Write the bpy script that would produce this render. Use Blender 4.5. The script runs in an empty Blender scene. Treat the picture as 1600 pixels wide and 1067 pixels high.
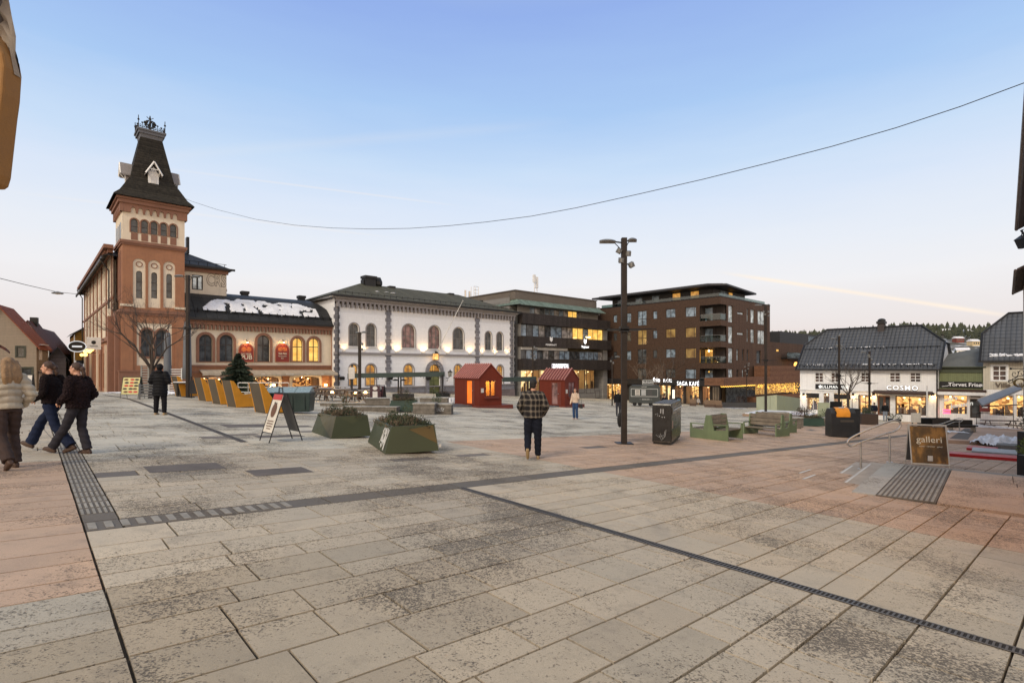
import bpy, bmesh, math, random
from mathutils import Vector, Matrix, noise
from mathutils.geometry import tessellate_polygon
random.seed(7)
R = math.radians
COL = bpy.context.scene.collection
SC = bpy.context.scene
# ------------------------------------------------------------------ camera, sky, sun, exposure
FOC, CX, HY = 830.0, 800.0, 575.0          # focal length and horizon in photo pixels (1600 x 1067)
cam_d = bpy.data.cameras.new('camera')
cam = bpy.data.objects.new('camera', cam_d); COL.objects.link(cam)
cam_d.sensor_width = 36; cam_d.lens = 36 * FOC / 1600
cam_d.shift_y = (HY - 533.5) / 1600
cam_d.clip_start = .05; cam_d.clip_end = 20000
cam.location = (0, 0, 0); cam.rotation_euler = (R(90), 0, 0)
SC.camera = cam
SC.view_settings.view_transform = 'Standard'; SC.view_settings.look = 'None'
SC.view_settings.exposure = 0.1; SC.view_settings.gamma = 1.0
def s2l(c):
    c = c / 255.0
    return c / 12.92 if c <= .04045 else ((c + .055) / 1.055) ** 2.4
def C(r, g, b): return (s2l(r), s2l(g), s2l(b), 1)

class NT:                                   # small node-tree helper
    def __init__(s, tree): s.t = tree; s.n = tree.nodes; s.l = tree.links
    def new(s, kind, ins=None, **kw):
        n = s.n.new(kind)
        for k, v in kw.items(): setattr(n, k, v)
        if ins:
            for k, v in ins.items(): s.put(n.inputs[k], v)
        return n
    def put(s, sock, v):
        if isinstance(v, bpy.types.NodeSocket): s.l.new(v, sock)
        elif isinstance(v, bpy.types.Node): s.l.new(v.outputs[0], sock)
        else: sock.default_value = v
    def math(s, op, a, b=0.0, clamp=False):
        n = s.n.new('ShaderNodeMath'); n.operation = op; n.use_clamp = clamp
        s.put(n.inputs[0], a); s.put(n.inputs[1], b); return n.outputs[0]
    def mix(s, f, a, b, blend='MIX'):
        n = s.n.new('ShaderNodeMix'); n.data_type = 'RGBA'; n.blend_type = blend
        s.put(n.inputs[0], f); s.put(n.inputs[6], a); s.put(n.inputs[7], b); return n.outputs[2]
    def ramp(s, f, stops, interp='LINEAR'):
        n = s.n.new('ShaderNodeValToRGB'); cr = n.color_ramp; cr.interpolation = interp
        while len(cr.elements) < len(stops): cr.elements.new(.5)
        for e, (p, c) in zip(cr.elements, stops): e.position = p; e.color = c if len(c) == 4 else (*c, 1)
        s.put(n.inputs[0], f); return n.outputs[0]
    def noise(s, vec, scale, detail=3, rough=.55, out=0):
        n = s.new('ShaderNodeTexNoise', {'Vector': vec, 'Scale': scale, 'Detail': detail, 'Roughness': rough}); return n.outputs[out]
    def mapr(s, v, a, b, c=0.0, d=1.0):
        n = s.new('ShaderNodeMapRange', {0: v, 1: a, 2: b, 3: c, 4: d}); return n.outputs[0]
    def scale(s, vec, sc):
        n = s.new('ShaderNodeMapping', {'Vector': vec, 'Scale': sc}); return n.outputs[0]
def g3(v): return (v, v, v, 1)

world = bpy.data.worlds.new('World'); SC.world = world; world.use_nodes = True
w = NT(world.node_tree); w.n.clear()
tc = w.new('ShaderNodeTexCoord').outputs['Generated']
sep = w.new('ShaderNodeSeparateXYZ', {0: tc})
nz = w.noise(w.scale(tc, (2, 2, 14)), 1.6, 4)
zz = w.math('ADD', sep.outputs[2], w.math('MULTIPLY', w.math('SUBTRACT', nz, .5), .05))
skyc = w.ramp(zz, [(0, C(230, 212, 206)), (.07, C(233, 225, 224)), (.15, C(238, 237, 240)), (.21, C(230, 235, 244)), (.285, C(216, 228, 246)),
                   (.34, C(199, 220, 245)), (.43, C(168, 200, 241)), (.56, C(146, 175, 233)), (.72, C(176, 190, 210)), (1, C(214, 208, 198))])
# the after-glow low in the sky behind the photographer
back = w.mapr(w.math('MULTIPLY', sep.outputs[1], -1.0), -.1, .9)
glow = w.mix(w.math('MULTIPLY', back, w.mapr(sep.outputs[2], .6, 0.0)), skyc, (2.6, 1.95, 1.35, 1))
def trail(col, p0, p1, wid, f):             # faint condensation trails, along great circles between two directions
    a = Vector(((p0[0]-CX)/FOC, 1, (HY-p0[1])/FOC)).normalized(); b = Vector(((p1[0]-CX)/FOC, 1, (HY-p1[1])/FOC)).normalized()
    n = a.cross(b).normalized(); m = (a+b).normalized(); half = math.acos(max(-1, min(1, a.dot(m))))
    d = w.new('ShaderNodeVectorMath', {0: tc, 1: n}, operation='DOT_PRODUCT').outputs['Value']
    e = w.new('ShaderNodeVectorMath', {0: tc, 1: m}, operation='DOT_PRODUCT').outputs['Value']
    k = w.math('MULTIPLY', w.mapr(w.math('ABSOLUTE', d), wid, 0.0), w.mapr(e, math.cos(half), math.cos(half*.6)))
    return w.mix(w.math('MULTIPLY', w.math('MULTIPLY', k, f), w.mapr(nz, .3, .6, .5, 1)), col, (1.0, .87, .74, 1))
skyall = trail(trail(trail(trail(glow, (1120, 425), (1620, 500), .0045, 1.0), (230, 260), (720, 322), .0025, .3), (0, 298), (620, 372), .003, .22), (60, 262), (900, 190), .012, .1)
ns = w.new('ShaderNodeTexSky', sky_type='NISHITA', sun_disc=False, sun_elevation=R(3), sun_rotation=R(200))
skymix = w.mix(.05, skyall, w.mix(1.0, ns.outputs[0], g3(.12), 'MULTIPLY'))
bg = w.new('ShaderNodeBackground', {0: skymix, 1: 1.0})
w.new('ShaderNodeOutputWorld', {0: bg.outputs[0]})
sd = bpy.data.lights.new('sun', 'SUN'); sd.energy = 1.85; sd.angle = R(16); sd.color = (1, .86, .66)
so = bpy.data.objects.new('sun', sd); COL.objects.link(so); so.rotation_euler = (R(55), 0, R(-28))

# ------------------------------------------------------------------ materials
MATS = {}
def new_mat(name):
    m = bpy.data.materials.new(name); m.use_nodes = True; t = NT(m.node_tree)
    b = t.n['Principled BSDF']; return m, t, b
def bump(t, b, h, dist=.02, strength=.5):
    n = t.new('ShaderNodeBump', {'Height': h, 'Distance': dist, 'Strength': strength}); t.put(b.inputs['Normal'], n.outputs[0])
def pm(name, col, rough=.6, metal=0.0, var=.18, sc=6.0, bs=0.0, streak=0.0, spec=.5):
    """plain procedural surface: colour with uneven wear, optional vertical streaking and fine bump"""
    if name in MATS: return MATS[name]
    m, t, b = new_mat(name); o = t.new('ShaderNodeTexCoord').outputs['Object']
    col = (*col[:3], 1)
    n1 = t.noise(o, sc, 5, .6); n2 = t.noise(o, sc*.13, 3)
    f = t.math('ADD', t.math('MULTIPLY', n1, .5), t.math('MULTIPLY', n2, .5))
    v = t.mapr(f, .35, .65, 1-var, 1+var)
    c = t.mix(1.0, col, t.new('ShaderNodeCombineColor', {0: v, 1: v, 2: v}).outputs[0], 'MULTIPLY')
    if streak:
        ns_ = t.noise(t.scale(o, (3.0, 3.0, .25)), 2.2, 5, .65)
        c = t.mix(t.mapr(ns_, .5, .75, 0, streak), c, (col[0]*.42, col[1]*.42, col[2]*.42, 1))
    t.put(b.inputs['Base Color'], c); t.put(b.inputs['Roughness'], t.mapr(n1, .3, .7, max(rough-.1, .05), min(rough+.1, 1)))
    b.inputs['Metallic'].default_value = metal; b.inputs['Specular IOR Level'].default_value = spec
    if bs: bump(t, b, t.noise(o, sc*7, 4), .01, bs)
    MATS[name] = m; return m
def em(name, col, s, var=.0, sc=2.0):
    """something that gives off light"""
    if name in MATS: return MATS[name]
    m, t, b = new_mat(name); col = (*col[:3], 1)
    if var:
        o = t.new('ShaderNodeTexCoord').outputs['Object']; f = t.noise(o, sc, 3)
        t.put(b.inputs['Emission Color'], t.mix(t.mapr(f, .35, .65, 0, 1), (col[0]*(1-var), col[1]*(1-var)*.8, col[2]*(1-var)*.6, 1), col))
    else: b.inputs['Emission Color'].default_value = col
    b.inputs['Base Color'].default_value = (.05, .04, .03, 1); b.inputs['Emission Strength'].default_value = s
    b.inputs['Roughness'].default_value = .15
    MATS[name] = m; return m
def wave_mat(name, col, direction='X', period=.2, depth=.02, rough=.6, dark=.55, var=.2, streak=0.0, metal=0.0, duty=.12, second=None):
    """boards / seams: lines every `period` metres across `direction`, optional second direction (tiles)"""
    if name in MATS: return MATS[name]
    m, t, b = new_mat(name); o = t.new('ShaderNodeTexCoord').outputs['Object']; s = t.new('ShaderNodeSeparateXYZ', {0: o})
    def line(ax, per):
        v = s.outputs['XYZ'.index(ax)]
        if per[1]: v = t.math('ADD', v, 0.0)
        fr = t.math('FRACT', t.math('MULTIPLY', v, 1/per[0])); return t.math('ABSOLUTE', t.math('SUBTRACT', fr, .5))
    L = line(direction, (period, 0))
    groove = t.mapr(L, .5-duty, .5, 1, 0)
    hgt = groove
    cell = t.math('FLOOR', t.math('MULTIPLY', s.outputs['XYZ'.index(direction)], 1/period))
    if second:
        L2 = t.math('FRACT', t.math('MULTIPLY', s.outputs['XYZ'.index(second[0])], 1/second[1]))
        rr = t.math('SINE', t.math('MULTIPLY', t.math('FRACT', t.math('MULTIPLY', s.outputs['XYZ'.index(direction)], 1/period)), math.pi))
        hgt = t.math('ADD', t.math('MULTIPLY', rr, .8), t.math('SUBTRACT', 1.0, L2))
        groove = t.math('MULTIPLY', t.mapr(rr, 0, .45, .35, 1), t.mapr(L2, .0, .3, .25, 1))
    wn = t.new('ShaderNodeTexWhiteNoise', {'W': cell}, noise_dimensions='1D').outputs[0]
    n1 = t.noise(o, 3.5, 5, .6)
    v = t.math('MULTIPLY', t.mapr(n1, .3, .7, 1-var, 1+var), t.mapr(wn, 0, 1, 1-var*.6, 1+var*.6))
    v = t.math('MULTIPLY', v, t.mapr(groove, 0, 1, dark, 1))
    c = t.mix(1.0, (*col[:3], 1), t.new('ShaderNodeCombineColor', {0: v, 1: v, 2: v}).outputs[0], 'MULTIPLY')
    if streak:
        ns_ = t.noise(t.scale(o, (5, 5, .3)), 2.0, 5, .65); c = t.mix(t.mapr(ns_, .48, .75, 0, streak), c, (col[0]*.4, col[1]*.4, col[2]*.4, 1))
    t.put(b.inputs['Base Color'], c); b.inputs['Roughness'].default_value = rough; b.inputs['Metallic'].default_value = metal
    b.inputs['Specular IOR Level'].default_value = .2
    bump(t, b, hgt, depth, .8)
    MATS[name] = m; return m
def block_mat(name, col, w_, h_, rough=.8, var=.25, mortar=.012, axis='XZ'):
    if name in MATS: return MATS[name]
    m, t, b = new_mat(name); o = t.new('ShaderNodeTexCoord').outputs['Object']
    s = t.new('ShaderNodeSeparateXYZ', {0: o})
    v = t.new('ShaderNodeCombineXYZ', {0: t.math('ADD', s.outputs[0], s.outputs[1]), 1: s.outputs[2], 2: 0.0}).outputs[0]
    c = (*col[:3], 1)
    br = t.new('ShaderNodeTexBrick', {'Vector': v, 'Color1': tuple(x*(1-var) for x in col[:3])+(1,), 'Color2': tuple(x*(1+var) for x in col[:3])+(1,),
            'Mortar': tuple(x*.4 for x in col[:3])+(1,), 'Scale': 1.0, 'Mortar Size': mortar, 'Brick Width': w_, 'Row Height': h_})
    n1 = t.noise(o, 18, 5, .6)
    cc = t.mix(1.0, br.outputs[0], t.ramp(n1, [(.3, g3(.78)), (.7, g3(1.15))]), 'MULTIPLY')
    t.put(b.inputs['Base Color'], cc); b.inputs['Roughness'].default_value = rough
    bump(t, b, t.math('ADD', t.math('MULTIPLY', br.outputs[1], -1.0), t.math('MULTIPLY', n1, .3)), .015, .6)
    MATS[name] = m; return m
def glass_pane(name, tint=(.9, .9, .9), refl=.12):
    if name in MATS: return MATS[name]
    m, t, b = new_mat(name)
    tr = t.new('ShaderNodeBsdfTransparent', {0: (*tint, 1)}); gl = t.new('ShaderNodeBsdfGlossy', {0: (1, 1, 1, 1), 'Roughness': .03})
    lw = t.new('ShaderNodeLayerWeight', {0: .3}).outputs['Fresnel']
    mx = t.new('ShaderNodeMixShader', {0: t.math('ADD', t.math('MULTIPLY', lw, .6), refl, True), 1: tr.outputs[0], 2: gl.outputs[0]})
    t.put(t.n['Material Output'].inputs[0], mx.outputs[0]); MATS[name] = m; return m
def dark_glass(name, col=(.03, .033, .035), rough=.06):
    """unlit window: dark room behind a reflecting pane, with uneven glass"""
    if name in MATS: return MATS[name]
    m, t, b = new_mat(name); o = t.new('ShaderNodeTexCoord').outputs['Object']
    n = t.noise(o, 1.3, 3)
    t.put(b.inputs['Base Color'], t.mix(t.mapr(n, .4, .6), (*col, 1), tuple(x*2.6 for x in col)+(1,)))
    b.inputs['Roughness'].default_value = rough; b.inputs['Specular IOR Level'].default_value = .5; b.inputs['IOR'].default_value = 1.5
    bump(t, b, t.noise(o, .9, 2), .03, .25); MATS[name] = m; return m
def glow_room(name, a, bcol, c, s=1.0, sc=1.6):
    """back wall of a lit room or shop: goods, shelves, lamps seen as warm uneven patches of lit surface"""
    if name in MATS: return MATS[name]
    m, t, b = new_mat(name); o = t.new('ShaderNodeTexCoord').outputs['Object']
    sx = t.scale(o, (sc, sc, sc*1.3))
    vo = t.new('ShaderNodeTexVoronoi', {'Vector': sx, 'Scale': 2.0, 'Randomness': .8}, distance='CHEBYCHEV')
    vc = t.new('ShaderNodeSeparateColor', {0: vo.outputs[1]}).outputs[0]
    n = t.noise(sx, .8, 4)
    f = t.math('ADD', t.math('MULTIPLY', vc, .62), t.math('MULTIPLY', n, .4))
    cr = t.ramp(f, [(.15, (*c, 1)), (.42, (*bcol, 1)), (.6, (*a, 1)), (.85, tuple(min(1, x*1.25) for x in a)+(1,))])
    t.put(b.inputs['Emission Color'], cr); b.inputs['Emission Strength'].default_value = s; t.put(b.inputs['Base Color'], cr)
    MATS[name] = m; return m

# ------------------------------------------------------------------ objects
def tag(o, label=None, cat=None, group=None, kind=None):
    if label: o['label'] = label
    if cat: o['category'] = cat
    if group: o['group'] = group
    if kind: o['kind'] = kind
    return o
def thing(name, label, cat, loc=(0, 0, 0), rz=0.0, group=None):
    o = bpy.data.objects.new(name, None); COL.objects.link(o); o.empty_display_size = .3
    o.location = loc; o.rotation_euler = (0, 0, rz); return tag(o, label, cat, group)
def link(name, me, parent=None):
    o = bpy.data.objects.new(name, me); COL.objects.link(o); o.parent = parent; return o
def kids(o): return [c for c in bpy.data.objects if c.parent == o]
def copy_tree(o, parent=None, _k=None):
    if _k is None:
        _k = {}
        for c in bpy.data.objects:
            if c.parent: _k.setdefault(c.parent.name, []).append(c)
    c = o.copy(); COL.objects.link(c); c.parent = parent
    for ch in _k.get(o.name, []): copy_tree(ch, c, _k)
    return c
def dup(o, loc, rz, label=None, group=None, scale=None):
    c = copy_tree(o); c.location = loc; c.rotation_euler = (0, 0, rz)
    if label: c['label'] = label
    if group: c['group'] = group
    if scale: c.scale = (scale,)*3
    return c
class MB:
    def __init__(s): s.v = []; s.f = []; s.m = []; s.sm = []; s.cur = 0; s.smooth = False; s.X = None
    def add(s, vs, fs):
        k = len(s.v)
        if s.X: vs = [s.X @ Vector(v) for v in vs]
        s.v += [tuple(v) for v in vs]; s.f += [tuple(i+k for i in f) for f in fs]
        s.m += [s.cur]*len(fs); s.sm += [s.smooth]*len(fs); return s
    def box(s, x0, x1, y0, y1, z0, z1):
        return s.add([(x0,y0,z0),(x1,y0,z0),(x1,y1,z0),(x0,y1,z0),(x0,y0,z1),(x1,y0,z1),(x1,y1,z1),(x0,y1,z1)],
                     [(0,3,2,1),(4,5,6,7),(0,1,5,4),(1,2,6,5),(2,3,7,6),(3,0,4,7)])
    def cbox(s, c, d, rz=0.0, rx=0.0, ry=0.0):
        M = Matrix.Translation(c) @ Matrix.Rotation(rz, 4, 'Z') @ Matrix.Rotation(ry, 4, 'Y') @ Matrix.Rotation(rx, 4, 'X')
        x, y, z = d[0]/2, d[1]/2, d[2]/2
        vs = [M @ Vector(p) for p in [(-x,-y,-z),(x,-y,-z),(x,y,-z),(-x,y,-z),(-x,-y,z),(x,-y,z),(x,y,z),(-x,y,z)]]
        return s.add(vs, [(0,3,2,1),(4,5,6,7),(0,1,5,4),(1,2,6,5),(2,3,7,6),(3,0,4,7)])
    def frust(s, a0, a1, z0, z1):            # rectangles (x0,x1,y0,y1) at two heights
        q = lambda r, z: [(r[0],r[2],z),(r[1],r[2],z),(r[1],r[3],z),(r[0],r[3],z)]
        return s.add(q(a0,z0)+q(a1,z1), [(0,3,2,1),(4,5,6,7),(0,1,5,4),(1,2,6,5),(2,3,7,6),(3,0,4,7)])
    def quad(s, *p): return s.add(p, [tuple(range(len(p)))])
    def prism(s, pts, a0, a1, axis='Y'):     # polygon in the plane across `axis`, extruded a0..a1
        f = {'Y': lambda p, a: (p[0], a, p[1]), 'X': lambda p, a: (a, p[0], p[1]), 'Z': lambda p, a: (p[0], p[1], a)}[axis]
        n = len(pts); ar = sum(pts[i][0]*pts[(i+1)%n][1]-pts[(i+1)%n][0]*pts[i][1] for i in range(n))
        if ar < 0: pts = pts[::-1]
        if (axis == 'Y') == (a1 > a0): pts = pts[::-1]
        vs = [f(p, a0) for p in pts] + [f(p, a1) for p in pts]
        tr = tessellate_polygon([[Vector((p[0], p[1], 0)) for p in pts]])
        fs = [(i, (i+1) % n, (i+1) % n + n, i+n) for i in range(n)]
        a = [tuple(t) for t in tr]
        def orient(t, want):
            (ax, ay), (bx, by), (cx, cy) = pts[t[0]], pts[t[1]], pts[t[2]]
            sgn = (bx-ax)*(cy-ay)-(cx-ax)*(by-ay)
            pos = sum(pts[i][0]*pts[(i+1)%n][1]-pts[(i+1)%n][0]*pts[i][1] for i in range(n)) > 0
            return t if ((sgn > 0) == pos) == want else t[::-1]
        fs += [orient(t, False) for t in a] + [tuple(i+n for i in orient(t, True)) for t in a]
        return s.add(vs, fs)
    def ring(s, A, B, y0, y1):               # frame between two outlines (x,z) with equal counts, B inside A; y0 is the front
        n = len(A); vs = [(p[0], y0, p[1]) for p in A]+[(p[0], y0, p[1]) for p in B]+[(p[0], y1, p[1]) for p in A]+[(p[0], y1, p[1]) for p in B]
        fs = []
        for i in range(n):
            j = (i+1) % n; fs += [(i, j, j+n, i+n), (i+n, j+n, j+3*n, i+3*n), (j, i, i+2*n, j+2*n)]
        return s.add(vs, fs)
    def tube(s, pts, r, n=8, caps=True):
        pts = [Vector(p) for p in pts]; rs = r if isinstance(r, (list, tuple)) else [r]*len(pts); vs = []; fs = []
        up = Vector((0, 0, 1)); prev = None
        for i, p in enumerate(pts):
            d = (pts[min(i+1, len(pts)-1)] - pts[max(i-1, 0)]).normalized()
            a = d.cross(up if abs(d.z) < .95 else Vector((0, 1, 0))).normalized() if prev is None else (prev - d*prev.dot(d)).normalized()
            prev = a; b = d.cross(a)
            vs += [p + (a*math.cos(2*math.pi*k/n) + b*math.sin(2*math.pi*k/n))*rs[i] for k in range(n)]
        for i in range(len(pts)-1):
            for k in range(n): fs.append((i*n+k, i*n+(k+1) % n, (i+1)*n+(k+1) % n, (i+1)*n+k))
        if caps: fs += [tuple(range(n))[::-1], tuple((len(pts)-1)*n+k for k in range(n))]
        return s.add(vs, fs)
    def lathe(s, prof, c=(0, 0, 0), n=16):   # prof: (r, z)
        vs = []; fs = []
        for r, z in prof: vs += [(c[0]+r*math.cos(2*math.pi*k/n), c[1]+r*math.sin(2*math.pi*k/n), c[2]+z) for k in range(n)]
        for i in range(len(prof)-1):
            for k in range(n): fs.append((i*n+k, i*n+(k+1) % n, (i+1)*n+(k+1) % n, (i+1)*n+k))
        fs += [tuple(range(n))[::-1], tuple((len(prof)-1)*n+k for k in range(n))]
        return s.add(vs, fs)
    def ball(s, c, r, n=10, rot=None):
        r = (r, r, r) if not isinstance(r, (tuple, list)) else r; vs = []; fs = []; m = n//2+1
        for i in range(1, m):
            th = math.pi*i/m
            for k in range(n): vs.append(Vector((r[0]*math.sin(th)*math.cos(2*math.pi*k/n), r[1]*math.sin(th)*math.sin(2*math.pi*k/n), r[2]*math.cos(th))))
        vs += [Vector((0, 0, r[2])), Vector((0, 0, -r[2]))]
        for i in range(m-2):
            for k in range(n): fs.append((i*n+k, (i+1)*n+k, (i+1)*n+(k+1) % n, i*n+(k+1) % n))
        t = len(vs)-2
        for k in range(n): fs += [(t, k, (k+1) % n), (t+1, (m-2)*n+(k+1) % n, (m-2)*n+k)]
        if rot: vs = [rot @ v for v in vs]
        return s.add([v+Vector(c) for v in vs], fs)
    def build(s, name, mat, parent=None, bevel=0.0, **tags):
        me = bpy.data.meshes.new(name); me.from_pydata(s.v, [], s.f)
        for m in (mat if isinstance(mat, (list, tuple)) else [mat]): me.materials.append(m)
        me.polygons.foreach_set('material_index', s.m); me.polygons.foreach_set('use_smooth', s.sm); me.update()
        o = link(name, me, parent)
        if bevel:
            b = o.modifiers.new('bevel', 'BEVEL'); b.width = bevel; b.segments = 2; b.limit_method = 'ANGLE'; b.angle_limit = R(40)
        if tags: tag(o, **tags)
        return o
def B(x0, x1, y0, y1, z0, z1): return MB().box(x0, x1, y0, y1, z0, z1)

# ------------------------------------------------------------------ where things stand
def gz(x, y):                                # the square falls away to the right and to the back
    e = 1.5; a = x + 20; sx = (a + math.sqrt(a*a + e)) / 2 - 20
    return -1.68 - .05*min(sx, 75) - .032*min(y, 130)
def G(px, py):                               # ground point seen at a photo pixel
    y = 8.0; k = (px-CX)/FOC; q = (HY-py)/FOC
    for _ in range(80): y = .5*y + .5*min(400, gz(k*y, y)/q if q < 0 else 400)
    return Vector((k*y, y, gz(k*y, y)))
def P(px, py, y): return Vector(((px-CX)/FOC*y, y, (HY-py)/FOC*y))
A1 = R(42.3)                                 # street direction: left of the view axis
D1 = Vector((-math.sin(A1), math.cos(A1), 0)); D2 = Vector((math.cos(A1), math.sin(A1), 0))
class Facade:                                # vertical plane: world origin, local X along `ang` (world angle), local Y into the building
    def __init__(s, ox, oy, ang, z0): s.o = Vector((ox, oy, z0)); s.a = ang; s.d = Vector((math.cos(ang), math.sin(ang), 0)); s.n = Vector((-math.sin(ang), math.cos(ang), 0))
    def s_(s, px, back=0.0):
        k = (px-CX)/FOC; o = s.o + s.n*back; return (k*o.y - o.x)/(s.d.x - k*s.d.y)
    def z_(s, px, py, back=0.0):
        t = s.s_(px, back); p = s.o + s.n*back + s.d*t; return (HY-py)/FOC*p.y - s.o.z
    def root(s, name, label, cat, group=None): return thing(name, label, cat, s.o, s.a, group)
def arch(cx, zb, w_, zt, n=10, rise=None):   # outline of an arched opening, counter-clockwise from bottom left
    r = w_/2; rise = r if rise is None else rise; zs = zt-rise
    return [(cx-r, zb), (cx+r, zb)] + [(cx+r*math.cos(math.pi*i/n), zs+rise*math.sin(math.pi*i/n)) for i in range(n+1)]
def rect(x0, x1, z0, z1): return [(x0, z0), (x1, z0), (x1, z1), (x0, z1)]
def grow(poly, d, db=None):                  # outline grown outwards by d (db at the bottom)
    xs = [p[0] for p in poly]; zs = [p[1] for p in poly]; cx = (min(xs)+max(xs))/2; hw = (max(xs)-min(xs))/2; zb = min(zs); zt = max(zs)
    zc = zt-hw if len(poly) > 4 else (zb+zt)/2; out = []
    for x, z in poly:
        if z <= zb+1e-6: out.append((cx+(x-cx)*(hw+d)/hw, zb-(d if db is None else db)))
        elif len(poly) > 4:
            k = (z-zc); out.append((cx+(x-cx)*(hw+d)/hw, zc+(k*(zt+d-zc)/(zt-zc))))
        else: out.append((cx+(x-cx)*(hw+d)/hw, zt+d))
    return out
def wall(name, outer, holes, mat, parent, y=0.0, reveal=.22):
    vs = []; fs = []; polys = [outer]+holes
    tr = tessellate_polygon([[Vector((p[0], p[1], 0)) for p in q] for q in polys]); flat = [p for q in polys for p in q]
    vs = [(p[0], y, p[1]) for p in flat]
    for t in tr:
        a, b, c = (flat[i] for i in t)
        fs.append(tuple(t) if (b[0]-a[0])*(c[1]-a[1])-(c[0]-a[0])*(b[1]-a[1]) > 0 else tuple(t)[::-1])
    m = MB(); m.add(vs, fs)
    for q in holes:
        n = len(q); m.add([(p[0], y, p[1]) for p in q]+[(p[0], y+reveal, p[1]) for p in q], [((i+1) % n, i, i+n, (i+1) % n+n) for i in range(n)])
    return m.build(name, mat, parent)
def poly_face(q, y): 
    tr = tessellate_polygon([[Vector((p[0], p[1], 0)) for p in q]]); fs = []
    for t in tr:
        a, b, c = (q[i] for i in t); fs.append(tuple(t) if (b[0]-a[0])*(c[1]-a[1])-(c[0]-a[0])*(b[1]-a[1]) > 0 else tuple(t)[::-1])
    return MB().add([(p[0], y, p[1]) for p in q], fs)
def window(q, frame, pane, parent, y=.12, fw=.06, vb=(), hb=(), sur=None, sw=.14, sd_=.06, sill=None, name='window', label=None, bw=.05):
    """frame (part) with its pane (sub-part); q is the opening; vb / hb are fractions for glazing bars"""
    xs = [p[0] for p in q]; zs = [p[1] for p in q]; x0, x1, z0, z1 = min(xs), max(xs), min(zs), max(zs)
    m = MB(); m.ring(q, grow(q, -fw), y, y+.1)
    for f in vb:
        x = x0+(x1-x0)*f; top = z1-.02
        if len(q) > 4: r = (x1-x0)/2; top = z1-r+math.sqrt(max(0, r*r-(x-(x0+x1)/2)**2))-.02
        m.box(x-bw/2, x+bw/2, y+.012, y+.08, z0+.02, top)
    for f in hb: m.box(x0+.02, x1-.02, y+.006, y+.09, z0+(z1-z0)*f-bw/2, z0+(z1-z0)*f+bw/2)
    o = m.build(name, frame, parent)
    if label: o['label'] = label
    poly_face(q, y+.05).build('pane', pane, o)
    if sur: MB().ring(grow(q, sw, sw*.3), q, -sd_, .004).build('surround', sur, o)
    if sill: B(x0-.15, x1+.15, -.13, .1, z0-.14, z0-.002).build('sill', sill, o)
    return o
_fc = {}
def text(s, size, mat, parent, loc, rot=(R(90), 0, 0), depth=.03, name='lettering', align='CENTER', sx=1.0, shear=0.0, bold=0.0, gap=1.0):
    cu = bpy.data.curves.new('t', 'FONT'); cu.body = s; cu.size = size; cu.extrude = depth/2; cu.align_x = align; cu.align_y = 'CENTER'; cu.shear = shear
    cu.offset = bold; cu.space_character = gap; cu.resolution_u = 3
    to = bpy.data.objects.new('t', cu); COL.objects.link(to); dg = bpy.context.evaluated_depsgraph_get()
    me = bpy.data.meshes.new_from_object(to.evaluated_get(dg)); bpy.data.objects.remove(to); bpy.data.curves.remove(cu)
    me.materials.clear(); me.materials.append(mat); me.name = name
    o = link(name, me, parent); o.location = loc; o.rotation_euler = rot; o.scale = (sx, 1, 1); return o
def point_light(parent, loc, power, col=(1, .62, .28), r=.08, spot=None, rot=None):
    d = bpy.data.lights.new('bulb_light', 'SPOT' if spot else 'POINT'); d.energy = power; d.color = col; d.shadow_soft_size = r
    if spot: d.spot_size = spot; d.spot_blend = .8
    o = bpy.data.objects.new('bulb_light', d); COL.objects.link(o); o.parent = parent; o.location = loc
    if rot: o.rotation_euler = rot
    return o
# ================================================================== GROUND
def uv_of(p): return (p.x*D1.x+p.y*D1.y, p.x*D2.x+p.y*D2.y)
def xy_of(u, v): return (u*D1.x+v*D2.x, u*D1.y+v*D2.y)
def strip_v(pxa, pya): return uv_of(G(pxa, pya))[1]
def strip_u(pxa, pya): return uv_of(G(pxa, pya))[0]
# base sheet (sand joints, and the ground out to the horizon)
m = MB(); N = 60
def spread(i, n, a, b): 
    t = i/n*2-1; return (a+b)/2 + (b-a)/2*math.copysign(abs(t)**2.2, t)
gx = [spread(i, N, -3500, 3500) for i in range(N+1)]; gy = [-60+ (i/N)**2.6*6000 for i in range(N+1)]
def gfar(x, y):
    z = gz(x, y)-.03
    return z
vs = [(x, y, gfar(x, y)-(.05 if abs(x) > 60 or y > 110 else 0)) for y in gy for x in gx]
m.add(vs, [(j*(N+1)+i, j*(N+1)+i+1, (j+1)*(N+1)+i+1, (j+1)*(N+1)+i) for j in range(N) for i in range(N)])
m.build('ground', pm('joint_sand', C(66, 58, 50), .95, var=.35, sc=3), kind='structure')

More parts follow.
